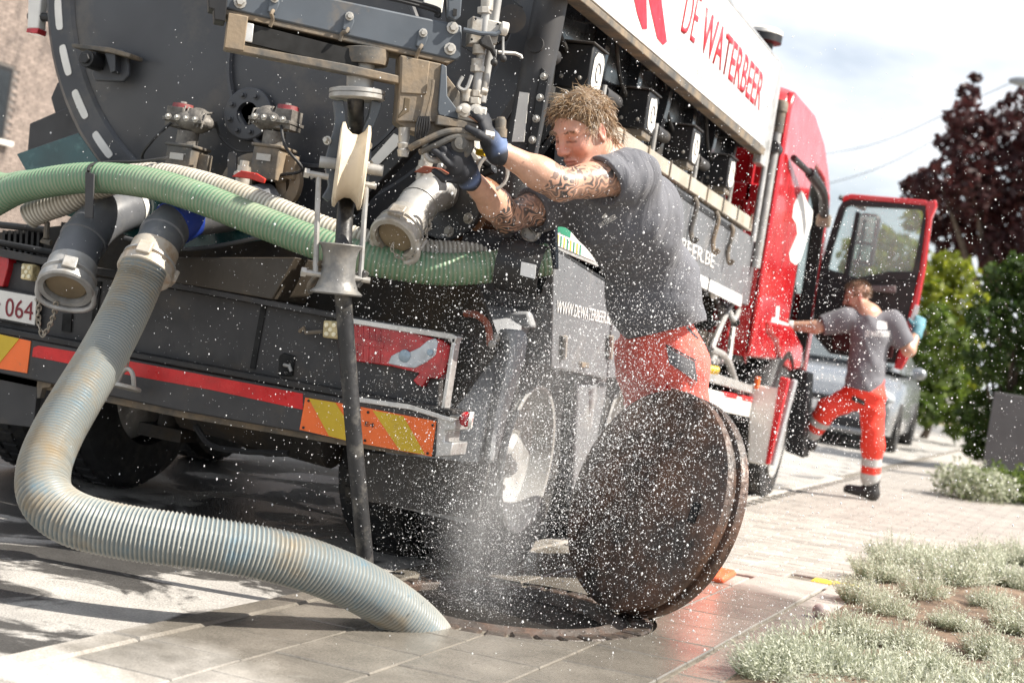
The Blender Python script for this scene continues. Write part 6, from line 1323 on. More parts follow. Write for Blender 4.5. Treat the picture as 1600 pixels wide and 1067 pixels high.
hand(f_, wL, nrm(wL-eL), -zv, (.5, .5, .5, .5)); hand(f_, wR, nrm(J(1438, 500, .1)-wR), -TH, (.5, .6, .6, .6))
add_mesh(f_.mesh('body', bo_, lambda P: np.c_[skincol(P, hd2, hf2, hl2, hu2, .98, (.54, .32, .23), (.52, .27, .19))[0], np.zeros(len(P))]), 'body', SKIN, BK)
g_ = Field(np.minimum.reduce([sL, eL, pl2])-.2, np.maximum.reduce([sR, eR, pl2, nk2])+.2, .008)
g_.cap(sL, sL+(eL-sL)*.72, .085, .078, .04); g_.cap(sR, sR+(eR-sR)*.75, .085, .078, .04); g_.cap(sL, sR, .08, .08, .05); g_.cap(nk2-U2*.05, ch2, .09, .128, .05, flat=l2, fs=1.25); g_.cap(ch2, pl2, .130, .136, .05, flat=l2, fs=1.2)
g_.warp(folds([(U2+RH, 42), (U2-RH, 36), (RH, 30)], .006)); g_.half(pl2-U2*.03, -U2); g_.half(nk2+U2*.03, U2, nk2+U2*.07, .09)
g_.cap(pl2-U2*.1, pl2+U2*.03, .118, .118, 0, 'sub', flat=l2, fs=1.2)
for s_, e_ in ((sL, eL), (sR, eR)): g_.half(s_+(e_-s_)*.82, e_-s_, s_+(e_-s_)*1.05, .13); g_.cap(s_+(e_-s_)*.7, e_, .06, .06, 0, 'sub')
sh2 = add_mesh(g_.mesh('t_shirt', bo_), 't_shirt', cloth_mat('wet_grey_tshirt', (.15, .152, .17), .2, .06, .85, (.06, .06, .07)), BK); bv = surf(sh2)
decal('back_print', bv, [(1352, 526), (1392, 526), (1392, 518), (1352, 517)], mt['letterwhite'], BK, text='DE WATERBEER'); decal('back_emblem', bv, [(1371, 513), (1386, 514), (1386, 503), (1372, 502)], mt['letterwhite'], BK, 4, 4)
ORT = cloth_mat('hi_vis_orange_fabric', (.86, .055, .03), .2, .06, .75)
t_ = Field(np.minimum.reduce([hL, kL2, aL, aR, pl2])-.2, np.maximum.reduce([hR, kR2, aR, aL, pl2])+.2, .008)
t_.cap(pl2+U2*.06, pl2-U2*.03, .125, .13, .05, flat=l2, fs=1.15)
for a, b, c in ((hL, kL2, aL), (hR, kR2, aR)): t_.cap(a, b, .098, .076, .05); t_.cap(b, b+(c-b)*.74, .076, .072, .04)
t_.warp(folds([(U2+RH*.4, 40), (U2-RH*.6, 34), (RH, 30)], .006))
def bands(P):
    col = np.tile(np.array((.86, .055, .03)), (len(P), 1))
    for b, c in ((kL2, aL), (kR2, aR)):
        d_, t = segd(P, b, c); m_ = (d_ < .14) & (((t > .28) & (t < .47)) | ((t > .64) & (t < 1.0))); col[m_] = (.52, .52, .50)
    return col
tm = bpy.data.materials.new('banded_trousers'); tm.use_nodes = True; _a = tm.node_tree.nodes.new('ShaderNodeAttribute'); _a.attribute_name = 'tint'; tm.node_tree.links.new(_a.outputs['Color'], tm.node_tree.nodes['Principled BSDF'].inputs['Base Color']); tm.node_tree.nodes['Principled BSDF'].inputs['Roughness'].default_value = .7
tr2 = add_mesh(t_.mesh('trousers', bo_, bands), 'trousers', tm, BK); bv = surf(tr2)
decal('pocket_flap', bv, [(1330, 625), (1351, 634), (1351, 626), (1332, 618)], mt['letterdark'], BK, lift=.006)
for a_, d_ in ((aR, nrm(-RH*.9-TH*.25)), (aL, nrm(-RH*.5-TH*.85))):
    q = a_.copy(); q2 = q-U2*.06; fo = Field(q2-V(.3, .3, .12), q2+V(.3, .3, .2), .008); s0 = -.085 if a_ is aR else -.07
    fo.cap(q-U2*.04-d_*.04, q-U2*.04+d_*.14, .05, .042, .03); fo.cap(q-U2*.04-d_*.02, q+U2*.09, .055, .062, .03); fo.half(q-U2*.082, -U2)
    add_mesh(fo.mesh('boot', bo_), 'boot', BOOT, BK)
for w_, d_, n_, gm_ in ((wL, nrm(wL-eL), -zv, M('white_work_glove', (.75, .75, .73), .7)), (wR, nrm(J(1438, 500, .1)-wR), -TH, M('teal_work_glove', (.10, .25, .30), .7))):
    fg = Field(w_-.22, w_+.22, .007); hand(fg, w_, d_, n_, (.5, .5, .5, .5), 1.15); fg.cap(w_-d_*.05, w_+d_*.02, .042, .042, .01); add_mesh(fg.mesh('glove', bo_), 'glove', gm_, BK)
rts, dr_, ln_, cc_ = [], [], [], []
while len(rts) < 700:
    v = nrm(rng.normal(size=3)); p = .95*np.array((-.012+.102*v[0], .079*v[1], .047+.090*v[2]))
    if v[2] < -.6 or (p[0] > .03 and p[2] < .08) or (abs(p[1]) > .055 and p[0] > -.03 and p[2] < .02): continue
    rts.append(hd2+(hf2*p[0]+hl2*p[1]+hu2*p[2])*.98); dr_.append(hf2*v[0]+hl2*v[1]+hu2*v[2]+rng.normal(size=3)*.5-U2*.4); ln_.append(.022); cc_.append(float(np.clip(.03+.06*rng.normal(), 0, 1)))
strands('hair', rts, dr_, ln_, .0028, -U2*.4, .4, cc_, BK, bo_, 3)
# ------------------------------------------------------------------ houses, trees, street things far behind
BX = -14.0
q0 = SD(-20, 260, BX); bld = empty('brick_house', (BX, q0[1]+2, 0), 'pale brick house with a dark window at the far left behind the tank', 'house')
BRK = ground_mat('pale_brick', (.27, .22, .19), (.19, .155, .135), .85, 'road', 6, .3, 90)
MORT = M('grey_mortar', (.15, .135, .125), .9, 0, .1, 20)
b = MB(); b.prism([V(BX-.3, q0[1]-14, -1), V(BX-.3, q0[1]+24, -1), V(BX-.3, q0[1]+24, 8.4), V(BX-.3, q0[1]-14, 8.4)], (.29, 0, 0)); wall = b.build('wall', MORT, bld, smooth=0)
b = MB(); b.prism([V(BX-5, q0[1]-14, 8.4), V(BX+.4, q0[1]-14, 8.4), V(BX-2.5, q0[1]-14, 10.6)], (0, 38, 0)); b.build('roof', M('dark_roof_tiles', (.07, .055, .05), .8), bld)
bm_ = MB(); bm_.box((0, 0, 0), (.02, .205, .052)); bme = bm_.mesh('brick', smooth=0); bme.materials.append(BRK)
wy0, wy1 = SD(-60, 160, BX)[1], SD(14, 160, BX)[1]; wz0, wz1 = SD(5, 218, BX)[2], SD(10, 104, BX)[2]
n_br = 0; far = MB(); cand = []
for r_ in range(0, 130):
    for c_ in range(-60, 70):
        y = q0[1]+c_*.217+(.108 if r_ % 2 else 0); z = .05+r_*.064; px, py, _z = proj((BX, y, z))
        if wy0-.1 < y < wy1+.1 and wz0-.03 < z < wz1+.03: continue
        cand.append((0 if (-4 < px < 110 and -4 < py < 262) else 1, random.random(), y, z))
cand.sort()
for v_, _, y, z in cand:
    if v_ == 0 and n_br < 290: inst_o = bpy.data.objects.new('brick', bme); COL.objects.link(inst_o); inst_o.parent = bld; inst_o.location = (BX-np.array(bld.location)[0]+random.uniform(-.003, .003), y-bld.location.y, z); n_br += 1
    else: far.box((BX, y, z), (.02, .205, .052))
far.f = [f for i, f in enumerate(far.f)]
o = far.build('brickwork', BRK, bld, smooth=0); o['kind'] = 'stuff'
b = MB(); b.prism([V(BX-.12, wy0, wz0), V(BX-.12, wy1, wz0), V(BX-.12, wy1, wz1), V(BX-.12, wy0, wz1)], (.115, 0, 0)); wn = b.build('window', mt['black'], bld, bevel=.0)
b = MB(); b.prism([V(BX+.006, wy0+.08, wz0+.08), V(BX+.006, wy1-.08, wz0+.08), V(BX+.006, wy1-.08, wz1-.08), V(BX+.006, wy0+.08, wz1-.08)], (.004, 0, 0)); b.build('pane', M('dark_window_pane', (.03, .035, .04), .06, 0, .05), wn, smooth=0)
b = MB(); b.box((BX+.05, (wy0+wy1)/2, wz0-.06), (.2, wy1-wy0+.2, .08)); b.build('sill', mt['whitepl'], wn, bevel=.01)

def leaf_mat(name, c1, c2, tr=.5):
    m = bpy.data.materials.new(name); m.use_nodes = True; nt = m.node_tree; nt.nodes.remove(nt.nodes['Principled BSDF']); N = nt.nodes.new; L = nt.links.new
    a = N('ShaderNodeAttribute'); a.attribute_name = 'shade'; mx = N('ShaderNodeMixRGB'); mx.inputs['Color1'].default_value = (*c1, 1); mx.inputs['Color2'].default_value = (*c2, 1); L(a.outputs['Fac'], mx.inputs['Fac'])
    d = N('ShaderNodeBsdfPrincipled'); d.inputs['Roughness'].default_value = .6; t = N('ShaderNodeBsdfTranslucent'); ms = N('ShaderNodeMixShader'); ms.inputs[0].default_value = tr
    L(mx.outputs[0], d.inputs['Base Color']); L(mx.outputs[0], t.inputs['Color']); L(d.outputs[0], ms.inputs[1]); L(t.outputs[0], ms.inputs[2]); L(ms.outputs[0], nt.nodes['Material Output'].inputs['Surface']); return m
def leaf_mesh(name, clumps, per, size, mat, origin, fill=.45):
    V4 = []; sh = []
    for c, r in clumps:
        c = np.asarray(c, float); r = np.asarray(r, float)*np.ones(3); n = int(per*(r[0]*r[2]))+20
        k = rng.normal(size=(n, 3)); k /= np.linalg.norm(k, axis=1)[:, None]; rad = rng.uniform(fill, 1.0, n)**.6*(1+.22*np.sin(k[:, 0]*7+c[0])*np.sin(k[:, 2]*6+c[1]))
        p = c+k*r*rad[:, None]; a = rng.normal(size=(n, 3)); a /= np.linalg.norm(a, axis=1)[:, None]; b_ = np.cross(a, rng.normal(size=(n, 3))); b_ /= np.linalg.norm(b_, axis=1)[:, None]
        s_ = size*rng.uniform(.6, 1.3, n)[:, None]; V4.append(np.stack([p-a*s_, p+b_*s_*.55, p+a*s_, p-b_*s_*.55], 1)); q = np.clip(rng.normal(.45, .25, n)+rng.normal(0, .12), 0, 1); sh.append(np.repeat(q, 4))
    v = np.concatenate(V4).reshape(-1, 3)-np.asarray(origin); me = bpy.data.meshes.new(name); n = len(v)//4
    me.vertices.add(len(v)); me.vertices.foreach_set('co', v.astype(np.float32).ravel()); me.loops.add(len(v)); me.loops.foreach_set('vertex_index', np.arange(len(v), dtype=np.int32)); me.polygons.add(n); me.polygons.foreach_set('loop_start', np.arange(0, 4*n, 4, dtype=np.int32)); me.update(calc_edges=True)
    a = me.attributes.new('shade', 'FLOAT', 'POINT'); a.data.foreach_set('value', np.concatenate(sh).astype(np.float32)); me.materials.append(mat); return me
BARK = M('tree_bark', (.09, .07, .055), .9, 0, .25, 12, bump=.6, bscale=30)
def tree(name, base, clumps, per, size, mat, label, cat='tree', group=None, trunk_r=.2):
    base = np.asarray(base, float); t = empty(name, base, label, cat, group); me = leaf_mesh('crown', clumps, per, size, mat, base); add_mesh(me, 'crown', mat, t) if False else None
    o = bpy.data.objects.new('crown', me); COL.objects.link(o); o.parent = t
    top = np.mean([c for c, r in clumps], axis=0); P = bez([base-zv*.2, base*.7+top*.3+V(.1, 0, 0), top], 8); b = MB(); b.tube(P, [trunk_r*(1-.8*i/(len(P)-1)) for i in range(len(P))], 8); b.build('trunk', BARK, t)
    for c, r in clumps[:7]:
        p = P[len(P)//2]; b = MB(); b.tube(bez([p, (p+np.asarray(c))/2+V(0, 0, -.15), c], 6), [trunk_r*.4, trunk_r*.36, trunk_r*.3, trunk_r*.25, trunk_r*.2, trunk_r*.12, trunk_r*.08][:len(bez([p, (p+np.asarray(c))/2, c], 6))], 6); b.build('limb', BARK, t)
    return t
def blobs(cells, d, rad, jit=.3):
    o = []
    for px, py, r in cells: o.append((PD(px, py, d+random.uniform(-1, 1)*rad*1.2), np.array((1, 1, .95))*r*d/F*random.uniform(.9, 1.1)))
    return o
COP = leaf_mat('copper_leaves', (.030, .010, .012), (.085, .020, .018), .35)
DG = leaf_mat('dark_green_leaves', (.027, .058, .011), (.09, .145, .023), .42); LG = leaf_mat('lime_leaves', (.12, .17, .018), (.34, .36, .035), .55); MG = leaf_mat('mid_green_leaves', (.05, .09, .015), (.15, .21, .03), .5)
def ground_at(px, d):
    p = PD(px, 600, d); return V(p[0], p[1], gz(min(p[0], 3.6), min(p[1], 60)))
cells = [(1512, 150, 16), (1505, 185, 24), (1530, 205, 26), (1490, 225, 26), (1520, 250, 34), (1470, 285, 34), (1520, 300, 40), (1570, 280, 44), (1580, 220, 36), (1560, 190, 24), (1592, 165, 26), (1640, 240, 60), (1435, 300, 24), (1460, 330, 36), (1430, 285, 14), (1540, 350, 44), (1490, 370, 38), (1600, 350, 60), (1650, 340, 70), (1415, 290, 8), (1570, 400, 44), (1640, 410, 60), (1700, 300, 80), (1525, 122, 8)]
tree('copper_beech', ground_at(1590, 36), blobs([(x, y, r*1.12) for x, y, r in cells], 36, 1.0), 950, .12, COP, 'tall dark red copper beech behind the green hedges at the right', trunk_r=.35)
tree('lime_tree', ground_at(1400, 30), blobs([(1385, 380, 28), (1415, 400, 36), (1440, 440, 34), (1465, 470, 36), (1390, 440, 40), (1500, 430, 26), (1350, 400, 34), (1480, 415, 22), (1460, 520, 34), (1500, 480, 36), (1430, 345, 20), (1340, 440, 40), (1500, 540, 34)], 28, .8), 2000, .10, LG, 'bright yellow-green tree seen through the open cab door window', trunk_r=.18)
tree('tall_bush', ground_at(1450, 24), blobs([(1440, 560, 34), (1470, 590, 36), (1480, 620, 36), (1450, 640, 30), (1430, 610, 30), (1490, 540, 34), (1465, 500, 26), (1500, 660, 30)], 23, .6), 2600, .08, MG, 'mid green bush beside the street behind the climbing man', cat='bush', trunk_r=.08)
tree('garden_hedge', ground_at(1560, 17), blobs([(x+34, y, r) for x, y, r in [(1530, 440, 36), (1570, 430, 40), (1610, 420, 44), (1510, 500, 34), (1555, 500, 44), (1605, 490, 50), (1505, 570, 34), (1550, 570, 44), (1600, 560, 50), (1505, 640, 32), (1540, 640, 40), (1590, 630, 50), (1507, 690, 28), (1535, 700, 30), (1650, 480, 60), (1650, 600, 60), (1580, 690, 36), (1490, 700, 22), (1480, 650, 22)]], 16.5, .5), 6500, .05, DG, 'tall dense dark green hedge at the right edge', cat='hedge', trunk_r=.08)
tree('street_bush', ground_at(1420, 60), blobs([(1420, 560, 30), (1440, 600, 26), (1400, 590, 34), (1500, 600, 30), (1380, 560, 40), (1460, 640, 18), (1490, 660, 16), (1420, 640, 16), (1350, 600, 40), (1300, 590, 36), (1250, 600, 40), (1200, 590, 40)], 55, 2), 500, .22, LG, 'distant yellow-green bushes at the end of the street', cat='bush', trunk_r=.1)
# low grey wall and verge
wp_ = V(*K(12.4, 1.6)); 
_c = PD(1549, 640, 14.6); a_w = V(_c[0], _c[1], gz(min(_c[0], 3.6), _c[1])); b_w = a_w+V(3.5, .4, 0); b = MB()
hgt = PD(1556, 612, (a_w-CC)@CF)[2]
b.prism([a_w-zv*.2, b_w-zv*.2, V(b_w[0], b_w[1], hgt), V(a_w[0], a_w[1], hgt)], (0, .25, 0)); o = b.build('garden_wall', M('grey_rendered_wall', (.115, .11, .11), .85, 0, .08, 3, bump=.2), None, bevel=.01, origin=a_w); tag(o, 'low dark grey rendered wall in front of the hedge at the right edge', 'wall')
b = sheet('verge', [26, 30, 40], [-1.5, 0, 2.2], None, .06); o = b.build('grass_verge', M('dry_verge', (.34, .29, .17), .95, 0, .2, 3), smooth=0); tag(o, 'dry straw-coloured verge across the far street', kind='structure')
b = MB(); b.box(K(23.5, .6, .03), (4.2, .3, .14)); o = b.build('far_kerb', M('white_kerb', (.72, .71, .69), .8), None, origin=K(23.5, .6)); tag(o, 'pale far kerb across the street beyond the car', kind='structure')
# traffic signs on one post
sp_ = ground_at(1430, 38); SG = empty('traffic_sign', sp_, 'street sign post with white-edged orange diamond above a round blue sign', 'sign')
b = MB(); b.cyl(sp_, PD(1437, 545, 38), .035, n=10); b.build('post', mt['steel'], SG)
c = PD(1431, 618, 37.9); b = MB(); b.lathe(c, -CF, [(0, .17), (.02, .17), (.021, .001)], 28); b.build('blue_disc', M('blue_sign', (.02, .17, .52), .4), SG)
c = PD(1437, 551, 37.9); dm = lambda r_: [c+CR*r_, c+CU*r_, c-CR*r_, c-CU*r_]
b = MB(); b.prism(dm(.20), CF*.02); dd_ = b.build('diamond', mt['white'], SG); b = MB(); b.prism([p-CF*.004 for p in dm(.125)], -CF*.003); b.build('orange_diamond', M('sign_orange', (.75, .28, .06), .4), dd_)
c = PD(1434, 590, 37.9); b = MB(); b.box(c, (.32, .02, .13)); b.build('small_plate', M('sign_pink', (.62, .25, .18), .5), SG)
# street lamp
lp_ = PD(1598, 128, 26); bs_ = V(lp_[0]+1.6, lp_[1], 0.3); LMP = empty('street_lamp', bs_, 'grey street lamp head reaching in at the top right', 'street lamp')
b = MB(); b.cyl(bs_, bs_+V(0, 0, lp_[2]+.1), .09, .05, n=12); b.build('post', mt['steel'], LMP); b = MB(); b.tube([bs_+V(0, 0, lp_[2]), lp_+V(.3, 0, .05)], .04, 8); b.build('arm', mt['steel'], LMP)
b = MB(); b.ball(lp_+V(.05, 0, 0), (.30, .13, .09)); b.build('lamp_head', M('grey_lamp_head', (.25, .27, .29), .4), LMP)
# overhead wires
for k, (a, bq) in enumerate((((1270, 243), (1490, 172)), ((1280, 290), (1500, 195)))):
    p, q = PD(*a, 44), PD(*bq, 38); d = q-p; P = [p+d*t-zv*.25*math.sin(math.pi*t) for t in np.linspace(-.9, 1.9, 24)]; b = MB(); b.tube(P, .012, 5)
    o = b.build('overhead_wire', mt['chassis'], None, origin=P[0]); tag(o, ['upper thin overhead wire crossing the white sky to the copper beech', 'lower thin overhead wire crossing the white sky to the copper beech'][k], 'wire')

# ---- parked car
_c = PD(1282, 640, 18.0); cg = V(_c[0], _c[1], gz(_c[0], _c[1])); CAR = empty('parked_car', cg, 'grey-silver car facing this way on the street behind the climbing man', 'car'); co_ = np.array(CAR.location)
CM = M('silver_car_paint', (.30, .315, .33), .28, .5, .04, 3, coat=.6); CB = M('dark_car_plastic', (.02, .02, .022), .5)
prof_c = [(-.35, .0, .62), (.0, .05, .70), (.15, .45, .95), (1.05, .50, 1.02), (1.75, .50, 1.42), (2.6, .50, 1.50), (3.7, .48, 1.40), (4.2, .3, 1.0), (4.3, .2, .6)]
b = MB(); rows = []
secs = [(0.0, .78, .28, .55, .60), (.06, .84, .22, .66, .72), (.30, .87, .20, .78, .84), (1.05, .88, .20, .92, .99), (1.15, .88, .20, .94, 1.00), (1.9, .88, .2, .96, 1.02), (3.9, .87, .2, .96, 1.02), (4.25, .80, .26, .9, .95)]
for y, w_, z0, zs, zt in secs: rows.append([V(-w_*.96, y, z0), V(-w_, y, .45), V(-w_*.99, y, zs*.86), V(-w_*.88, y, zs), V(-w_*.4, y, zt), V(w_*.4, y, zt), V(w_*.88, y, zs), V(w_*.99, y, zs*.86), V(w_, y, .45), V(w_*.96, y, z0)])
v = [p+co_ for r_ in rows for p in r_]; k = 10; b.add(v, [(i*k+j, (i+1)*k+j, (i+1)*k+(j+1) % k, i*k+(j+1) % k) for i in range(len(rows)-1) for j in range(k)]+[tuple(range(k)), tuple(range(len(rows)*k-1, (len(rows)-1)*k-1, -1))]); b.build('body', CM, CAR, smooth=50)
b = MB(); ca = [(1.05, .74, 1.0), (1.75, .62, 1.42), (2.3, .60, 1.48), (3.2, .60, 1.46), (3.9, .72, 1.0)]; v = []
for y, w_, z in ca: v += [co_+V(-w_, y, z), co_+V(w_, y, z)]
for y, w_, z in ca: v += [co_+V(-.82, y, .98), co_+V(.82, y, .98)]
b.add(v, [(2*i, 2*i+1, 2*i+3, 2*i+2) for i in range(4)]+[(2*i, 2*i+2, 10+2*i+2, 10+2*i) for i in range(4)]+[(2*i+1, 10+2*i+1, 10+2*i+3, 2*i+3) for i in range(4)]); b.build('cabin', CM, CAR, smooth=30, bevel=.03)
b = MB(); b.prism([co_+V(-.68, 1.07, 1.04), co_+V(.68, 1.07, 1.04), co_+V(.58, 1.70, 1.40), co_+V(-.58, 1.70, 1.40)], (0, -.012, .018)); b.build('windscreen', M('car_windscreen', (.06, .075, .08), .05, 0, .03, coat=.8), CAR)
b = MB(); b.box(co_+V(0, -.005, .52), (.9, .03, .16)); b.build('grille', CB, CAR, bevel=.02)
b = MB(); b.box(co_+V(0, -.02, .30), (1.5, .06, .12)); b.build('lower_grille', CB, CAR, bevel=.02)
b = MB(); b.box(co_+V(0, -.03, .22), (1.62, .06, .06)); b.build('bumper_lip', CM, CAR, bevel=.02)
for s_ in (-1, 1):
    b = MB(); b.ball(co_+V(s_*.66, .10, .66), (.19, .12, .09)); b.build('headlight', mt['lampclear'], CAR)
    b = MB(); b.ball(co_+V(s_*.98, 1.35, 1.02), (.10, .06, .08)); b.build('wing_mirror', CM, CAR)
    for y in (.78, 3.4):
        b = MB(); c = co_+V(s_*.80, y, .31); b.ring(c, xv*s_, [(-.10, .18), (-.10, .30), (-.07, .315), (.06, .315), (.09, .30), (.09, .18)], 28); w_ = b.build('wheel', mt['tyre'], CAR); b = MB(); b.lathe(c, xv*s_, [(.06, .2), (.075, .19), (.05, .15), (.055, .001)], 24); b.build('rim', mt['silver'], w_)
b = MB(); b.box(co_+V(0, -.045, .47), (.52, .012, .11)); np_ = b.build('number_plate', mt['white'], CAR); b = MB(); b.box(co_+V(-.235, -.053, .47), (.05, .006, .11)); b.build('blue_strip', mt['blue'], np_)

# ------------------------------------------------------------------ silver-leaved plants in the bed
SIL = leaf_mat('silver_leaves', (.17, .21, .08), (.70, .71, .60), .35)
def clump_mesh(seed, hgt, rad, n):
    rs = np.random.default_rng(seed); v = []; sh = []; f = []
    for _ in range(n):
        a = rs.uniform(0, 6.283); rr = rad*math.sqrt(rs.random()); lean = rr/rad; d = nrm(V(math.cos(a)*lean*.85+rs.normal()*.18, math.sin(a)*lean*.85+rs.normal()*.18, 1.0)); p = V(math.cos(a)*rr*.55, math.sin(a)*rr*.55, -.01); ln = hgt*rs.uniform(.5, 1.15)*(1-.38*lean)
        side = nrm(np.cross(d, rs.normal(size=3)))
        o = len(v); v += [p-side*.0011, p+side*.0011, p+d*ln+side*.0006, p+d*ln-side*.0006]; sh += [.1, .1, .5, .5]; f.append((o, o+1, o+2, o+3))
        nl = int(rs.integers(7, 12))
        for k in range(nl):
            t = .25+.75*(k+.5)/nl; q = p+d*ln*t; aa = k*2.4+rs.random(); s1, s2, _ = frame(d); out = s1*math.cos(aa)+s2*math.sin(aa); ld = nrm(out*.75+d*.65+rs.normal(size=3)*.15); l_ = rs.uniform(.014, .026)*(1.15-.45*t); w_ = nrm(np.cross(ld, d))*rs.uniform(.0016, .0026)
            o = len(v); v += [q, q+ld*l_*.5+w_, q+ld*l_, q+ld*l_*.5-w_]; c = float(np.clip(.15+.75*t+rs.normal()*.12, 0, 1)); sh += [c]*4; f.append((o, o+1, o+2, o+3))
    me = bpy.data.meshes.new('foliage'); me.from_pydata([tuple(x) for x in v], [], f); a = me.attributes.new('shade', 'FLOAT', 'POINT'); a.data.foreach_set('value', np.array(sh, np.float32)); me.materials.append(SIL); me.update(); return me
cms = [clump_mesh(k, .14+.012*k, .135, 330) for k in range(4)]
spots = [(1226, 1050), (1352, 1066), (1478, 1072), (1590, 1085), (1330, 1002), (1420, 1018), (1545, 1030), (1385, 968), (1490, 985), (1600, 995), (1345, 942), (1440, 942), (1545, 955), (1372, 908), (1425, 900), (1490, 918), (1560, 912), (1620, 930), (1395, 884), (1460, 878), (1530, 884), (1590, 880), (1290, 1120), (1410, 1130), (1530, 1120), (1660, 1040), (1640, 890), (1200, 1062), (1262, 1046), (1310, 1072), (1440, 1062)]
LABS = {27: 'silvery clump growing over the slabs, leftmost of the whole bed', 1: 'bushy silvery clump at the bottom edge, second from the paved corner', 4: 'silvery clump on the bed edge just below the round pinkish stone', 10: 'silvery clump on the bed edge level with the round pinkish stone', 13: 'silvery clump on the left bed edge nearest the yellow paving brick',
 18: 'silvery clump at the far left corner of the bed by the pale clinker', 19: 'silvery clump in the middle of the far edge of the bed', 21: 'silvery clump at the far right end of the bed against the clinker', 3: 'silvery clump in the bottom right corner of the picture', 9: 'silvery clump at the right picture edge, halfway down the bed'}
for k, (px, py) in enumerate(spots):
    p = G(px, py); lab = LABS.get(k, 'low silvery green leafy clump growing among its like in the bed'); grp = 'silver-leaved plants in the bed'
    if k == 0: lab = 'silvery leafy clump just right of the leftmost one by the slabs'
    t = empty('silver_plant', p, lab, 'plant', grp)
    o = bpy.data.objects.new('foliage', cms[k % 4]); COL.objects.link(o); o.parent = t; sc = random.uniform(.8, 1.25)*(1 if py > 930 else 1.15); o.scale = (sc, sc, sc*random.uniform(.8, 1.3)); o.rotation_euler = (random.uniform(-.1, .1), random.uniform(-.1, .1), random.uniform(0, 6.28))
for k, (px, py, mat, lab) in enumerate([(1530, 782, SIL, 'pale silvery shrub before the far hedge by the grey wall'), (1590, 785, MG, 'small green shrub at the right edge in front of the grey wall')]):
    p = G(px, py); t = empty('low_shrub', p, lab, 'shrub'); me = leaf_mesh('foliage', [(p+V(random.uniform(-.2, .2), random.uniform(-.3, .3), .13), (.26, .26, .17)) for _ in range(6)], 9000, .022, mat, p, .2); o = bpy.data.objects.new('foliage', me); COL.objects.link(o); o.parent = t
for k, (px, py, r_, lab) in enumerate([(1282, 966, .035, 'round pinkish stone at the edge of the planting bed'), (1312, 985, .018, 'small white pebble beside the pinkish stone')]):
    p = G(px, py); b = MB(); b.ball(p+zv*r_*.8, (r_, r_*.9, r_*.85), nu=16, nv=10); o = b.build('stone', M('pinkish_stone', (.45, .36, .34), .7, 0, .15, 30, bump=.2) if k == 0 else mt['whitepl'], None, smooth=60, origin=p); tag(o, lab, 'stone')
# ------------------------------------------------------------------ water spray bursting from the shaft
DROP = bpy.data.materials.new('water_drop'); DROP.use_nodes = True; _n = DROP.node_tree; _b = _n.nodes['Principled BSDF']; _b.inputs['Base Color'].default_value = (.93, .94, .95, 1); _b.inputs['Roughness'].default_value = .12; _b.inputs['Specular IOR Level'].default_value = .8
_t = _n.nodes.new('ShaderNodeBsdfTranslucent'); _t.inputs[0].default_value = (.95, .96, .97, 1); _m = _n.nodes.new('ShaderNodeMixShader'); _m.inputs[0].default_value = .5
_n.links.new(_b.outputs[0], _m.inputs[1]); _n.links.new(_t.outputs[0], _m.inputs[2]); _n.links.new(_m.outputs[0], _n.nodes['Material Output'].inputs['Surface'])
_o = np.array([(1, 0, 0), (-1, 0, 0), (0, 1, 0), (0, -1, 0), (0, 0, 1), (0, 0, -1)], float); _of = np.array([(0, 2, 4), (2, 1, 4), (1, 3, 4), (3, 0, 4), (2, 0, 5), (1, 2, 5), (3, 1, 5), (0, 3, 5)])
def drops(name, P, r, label):
    n = len(P); st = np.ones((n, 3)); st[:, 2] = rng.uniform(.8, 1.5, n); v = (P[:, None, :]+_o[None]*(r[:, None]*st)[:, None, :]).reshape(-1, 3)-HC; f = (_of[None]+6*np.arange(n)[:, None, None]).reshape(-1, 3)
    me = bpy.data.meshes.new(name); me.vertices.add(len(v)); me.vertices.foreach_set('co', v.astype(np.float32).ravel()); me.loops.add(f.size); me.loops.foreach_set('vertex_index', f.astype(np.int32).ravel()); me.polygons.add(len(f)); me.polygons.foreach_set('loop_start', np.arange(0, f.size, 3, dtype=np.int32)); me.update(calc_edges=True); me.shade_smooth(); me.materials.append(DROP)
    o = bpy.data.objects.new(name, me); COL.objects.link(o); o.location = [float(x) for x in HC]; return tag(o, label, kind='stuff')
def cloud(n, c, sr, su, sd):
    g = rng.normal(size=(n, 3)); return c+np.outer(g[:, 0]*sr, RH)+np.outer(g[:, 1]*su, zv)+np.outer(g[:, 2]*sd, TH)
c1 = HC+RH*.25+TH*.18+zv*.72; c2 = HC+RH*.38+TH*.15+zv*.85
jets = []
for k in range(150):                                               # thrown jets that break up into drops as they fly
    v = RH*rng.normal(.55, .75)+TH*rng.normal(.35, .5)+zv*random.uniform(2.6, 5.2); n = int(rng.integers(40, 110)); t = rng.uniform(.05, .85, n)
    jets.append(HC+RH*rng.normal(0, .12)+np.outer(t, v)-np.outer(4.9*t*t, zv)+rng.normal(size=(n, 3))*(.012+.07*t)[:, None])
P = np.concatenate(jets+[cloud(23000, c1, .36, .36, .28), cloud(21000, c2, .80, .50, .40), cloud(5000, HC+RH*.26+TH*.14+zv*.42, .26, .26, .20)])
r = np.exp(rng.normal(math.log(.00084), .58, len(P))); r = np.clip(r, .0005, .0042)
ok = (P[:, 2] > .03) & (((P-CC)@CF) > 3.7); P, r = P[ok], r[ok]
drops('water_drops', P, r, 'cloud of white water drops thrown up from the manhole')
n = 34000; h_ = rng.uniform(0, 1, n)**1.2; P = HC+np.outer(rng.normal(size=n)*(.07+.14*h_)-.11, RH)+np.outer(-.25+h_*.95, zv)+np.outer(rng.normal(size=n)*(.08+.12*h_)+.02, TH)
r = np.exp(rng.normal(math.log(.00062), .4, n)); drops('fine_spray', P, np.clip(r, .0003, .002), 'fine white spray rising out of the shaft')
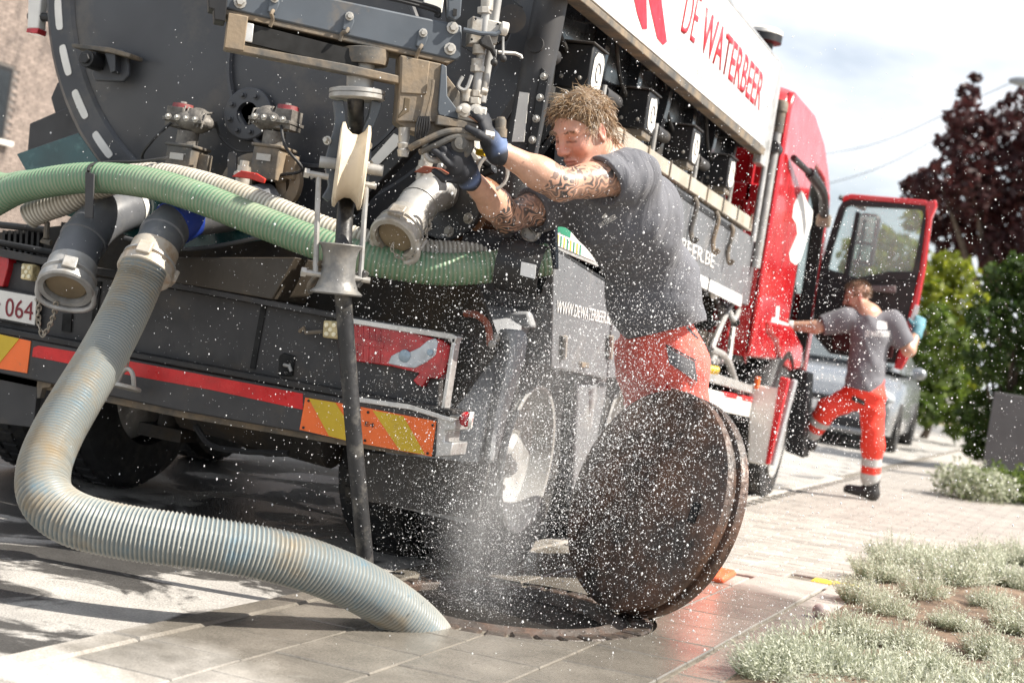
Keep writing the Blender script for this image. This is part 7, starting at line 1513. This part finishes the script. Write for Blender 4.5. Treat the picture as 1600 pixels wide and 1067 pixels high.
# mist: soft puffs of airborne water
MIST = bpy.data.materials.new('mist'); MIST.use_nodes = True; nt = MIST.node_tree; nt.nodes.remove(nt.nodes['Principled BSDF']); N = nt.nodes.new; L = nt.links.new
tc = N('ShaderNodeTexCoord'); le = N('ShaderNodeVectorMath'); le.operation = 'LENGTH'; L(tc.outputs['Object'], le.inputs[0])
fa = N('ShaderNodeMapRange'); fa.interpolation_type = 'SMOOTHERSTEP'; fa.inputs['From Min'].default_value = 1; fa.inputs['From Max'].default_value = .05; L(le.outputs['Value'], fa.inputs['Value'])
nz = N('ShaderNodeTexNoise'); nz.inputs['Scale'].default_value = 2.2; nz.inputs['Detail'].default_value = 4; L(tc.outputs['Object'], nz.inputs['Vector']); mz = N('ShaderNodeMapRange'); mz.inputs['From Min'].default_value = .35; mz.inputs['From Max'].default_value = .7; L(nz.outputs['Fac'], mz.inputs['Value'])
mu = N('ShaderNodeMath'); mu.operation = 'MULTIPLY'; L(fa.outputs[0], mu.inputs[0]); L(mz.outputs[0], mu.inputs[1]); m2 = N('ShaderNodeMath'); m2.operation = 'MULTIPLY'; m2.inputs[1].default_value = 1.0; oi = N('ShaderNodeObjectInfo'); sx_ = N('ShaderNodeSeparateColor'); L(oi.outputs['Color'], sx_.inputs[0]); L(sx_.outputs[0], m2.inputs[1]); L(mu.outputs[0], m2.inputs[0])
vs = N('ShaderNodeVolumePrincipled'); vs.inputs['Color'].default_value = (.97, .97, .97, 1); vs.inputs['Anisotropy'].default_value = .2; L(m2.outputs[0], vs.inputs['Density']); L(vs.outputs[0], nt.nodes['Material Output'].inputs['Volume'])
for k, (off, rad) in enumerate([(RH*-.10+zv*.28+TH*.0, (.25, .25, .46)), (RH*.02+zv*.72-TH*.10, (.50, .50, .55))]):
    b = MB(); b.ball((0, 0, 0), 1.0, nu=24, nv=14); me = b.mesh('mist', smooth=60); me.materials.append(MIST); o = bpy.data.objects.new('mist', me); COL.objects.link(o); o.location = [float(x) for x in HC+off]; o.scale = rad; o.color = ((3.4, .9)[k], 1, 1, 1); tag(o, ['dense white mist column standing in the manhole', 'thin pale mist drifting between the fender and the tilted cover', 'thin pale mist in front of the red work trousers'][k], kind='stuff')
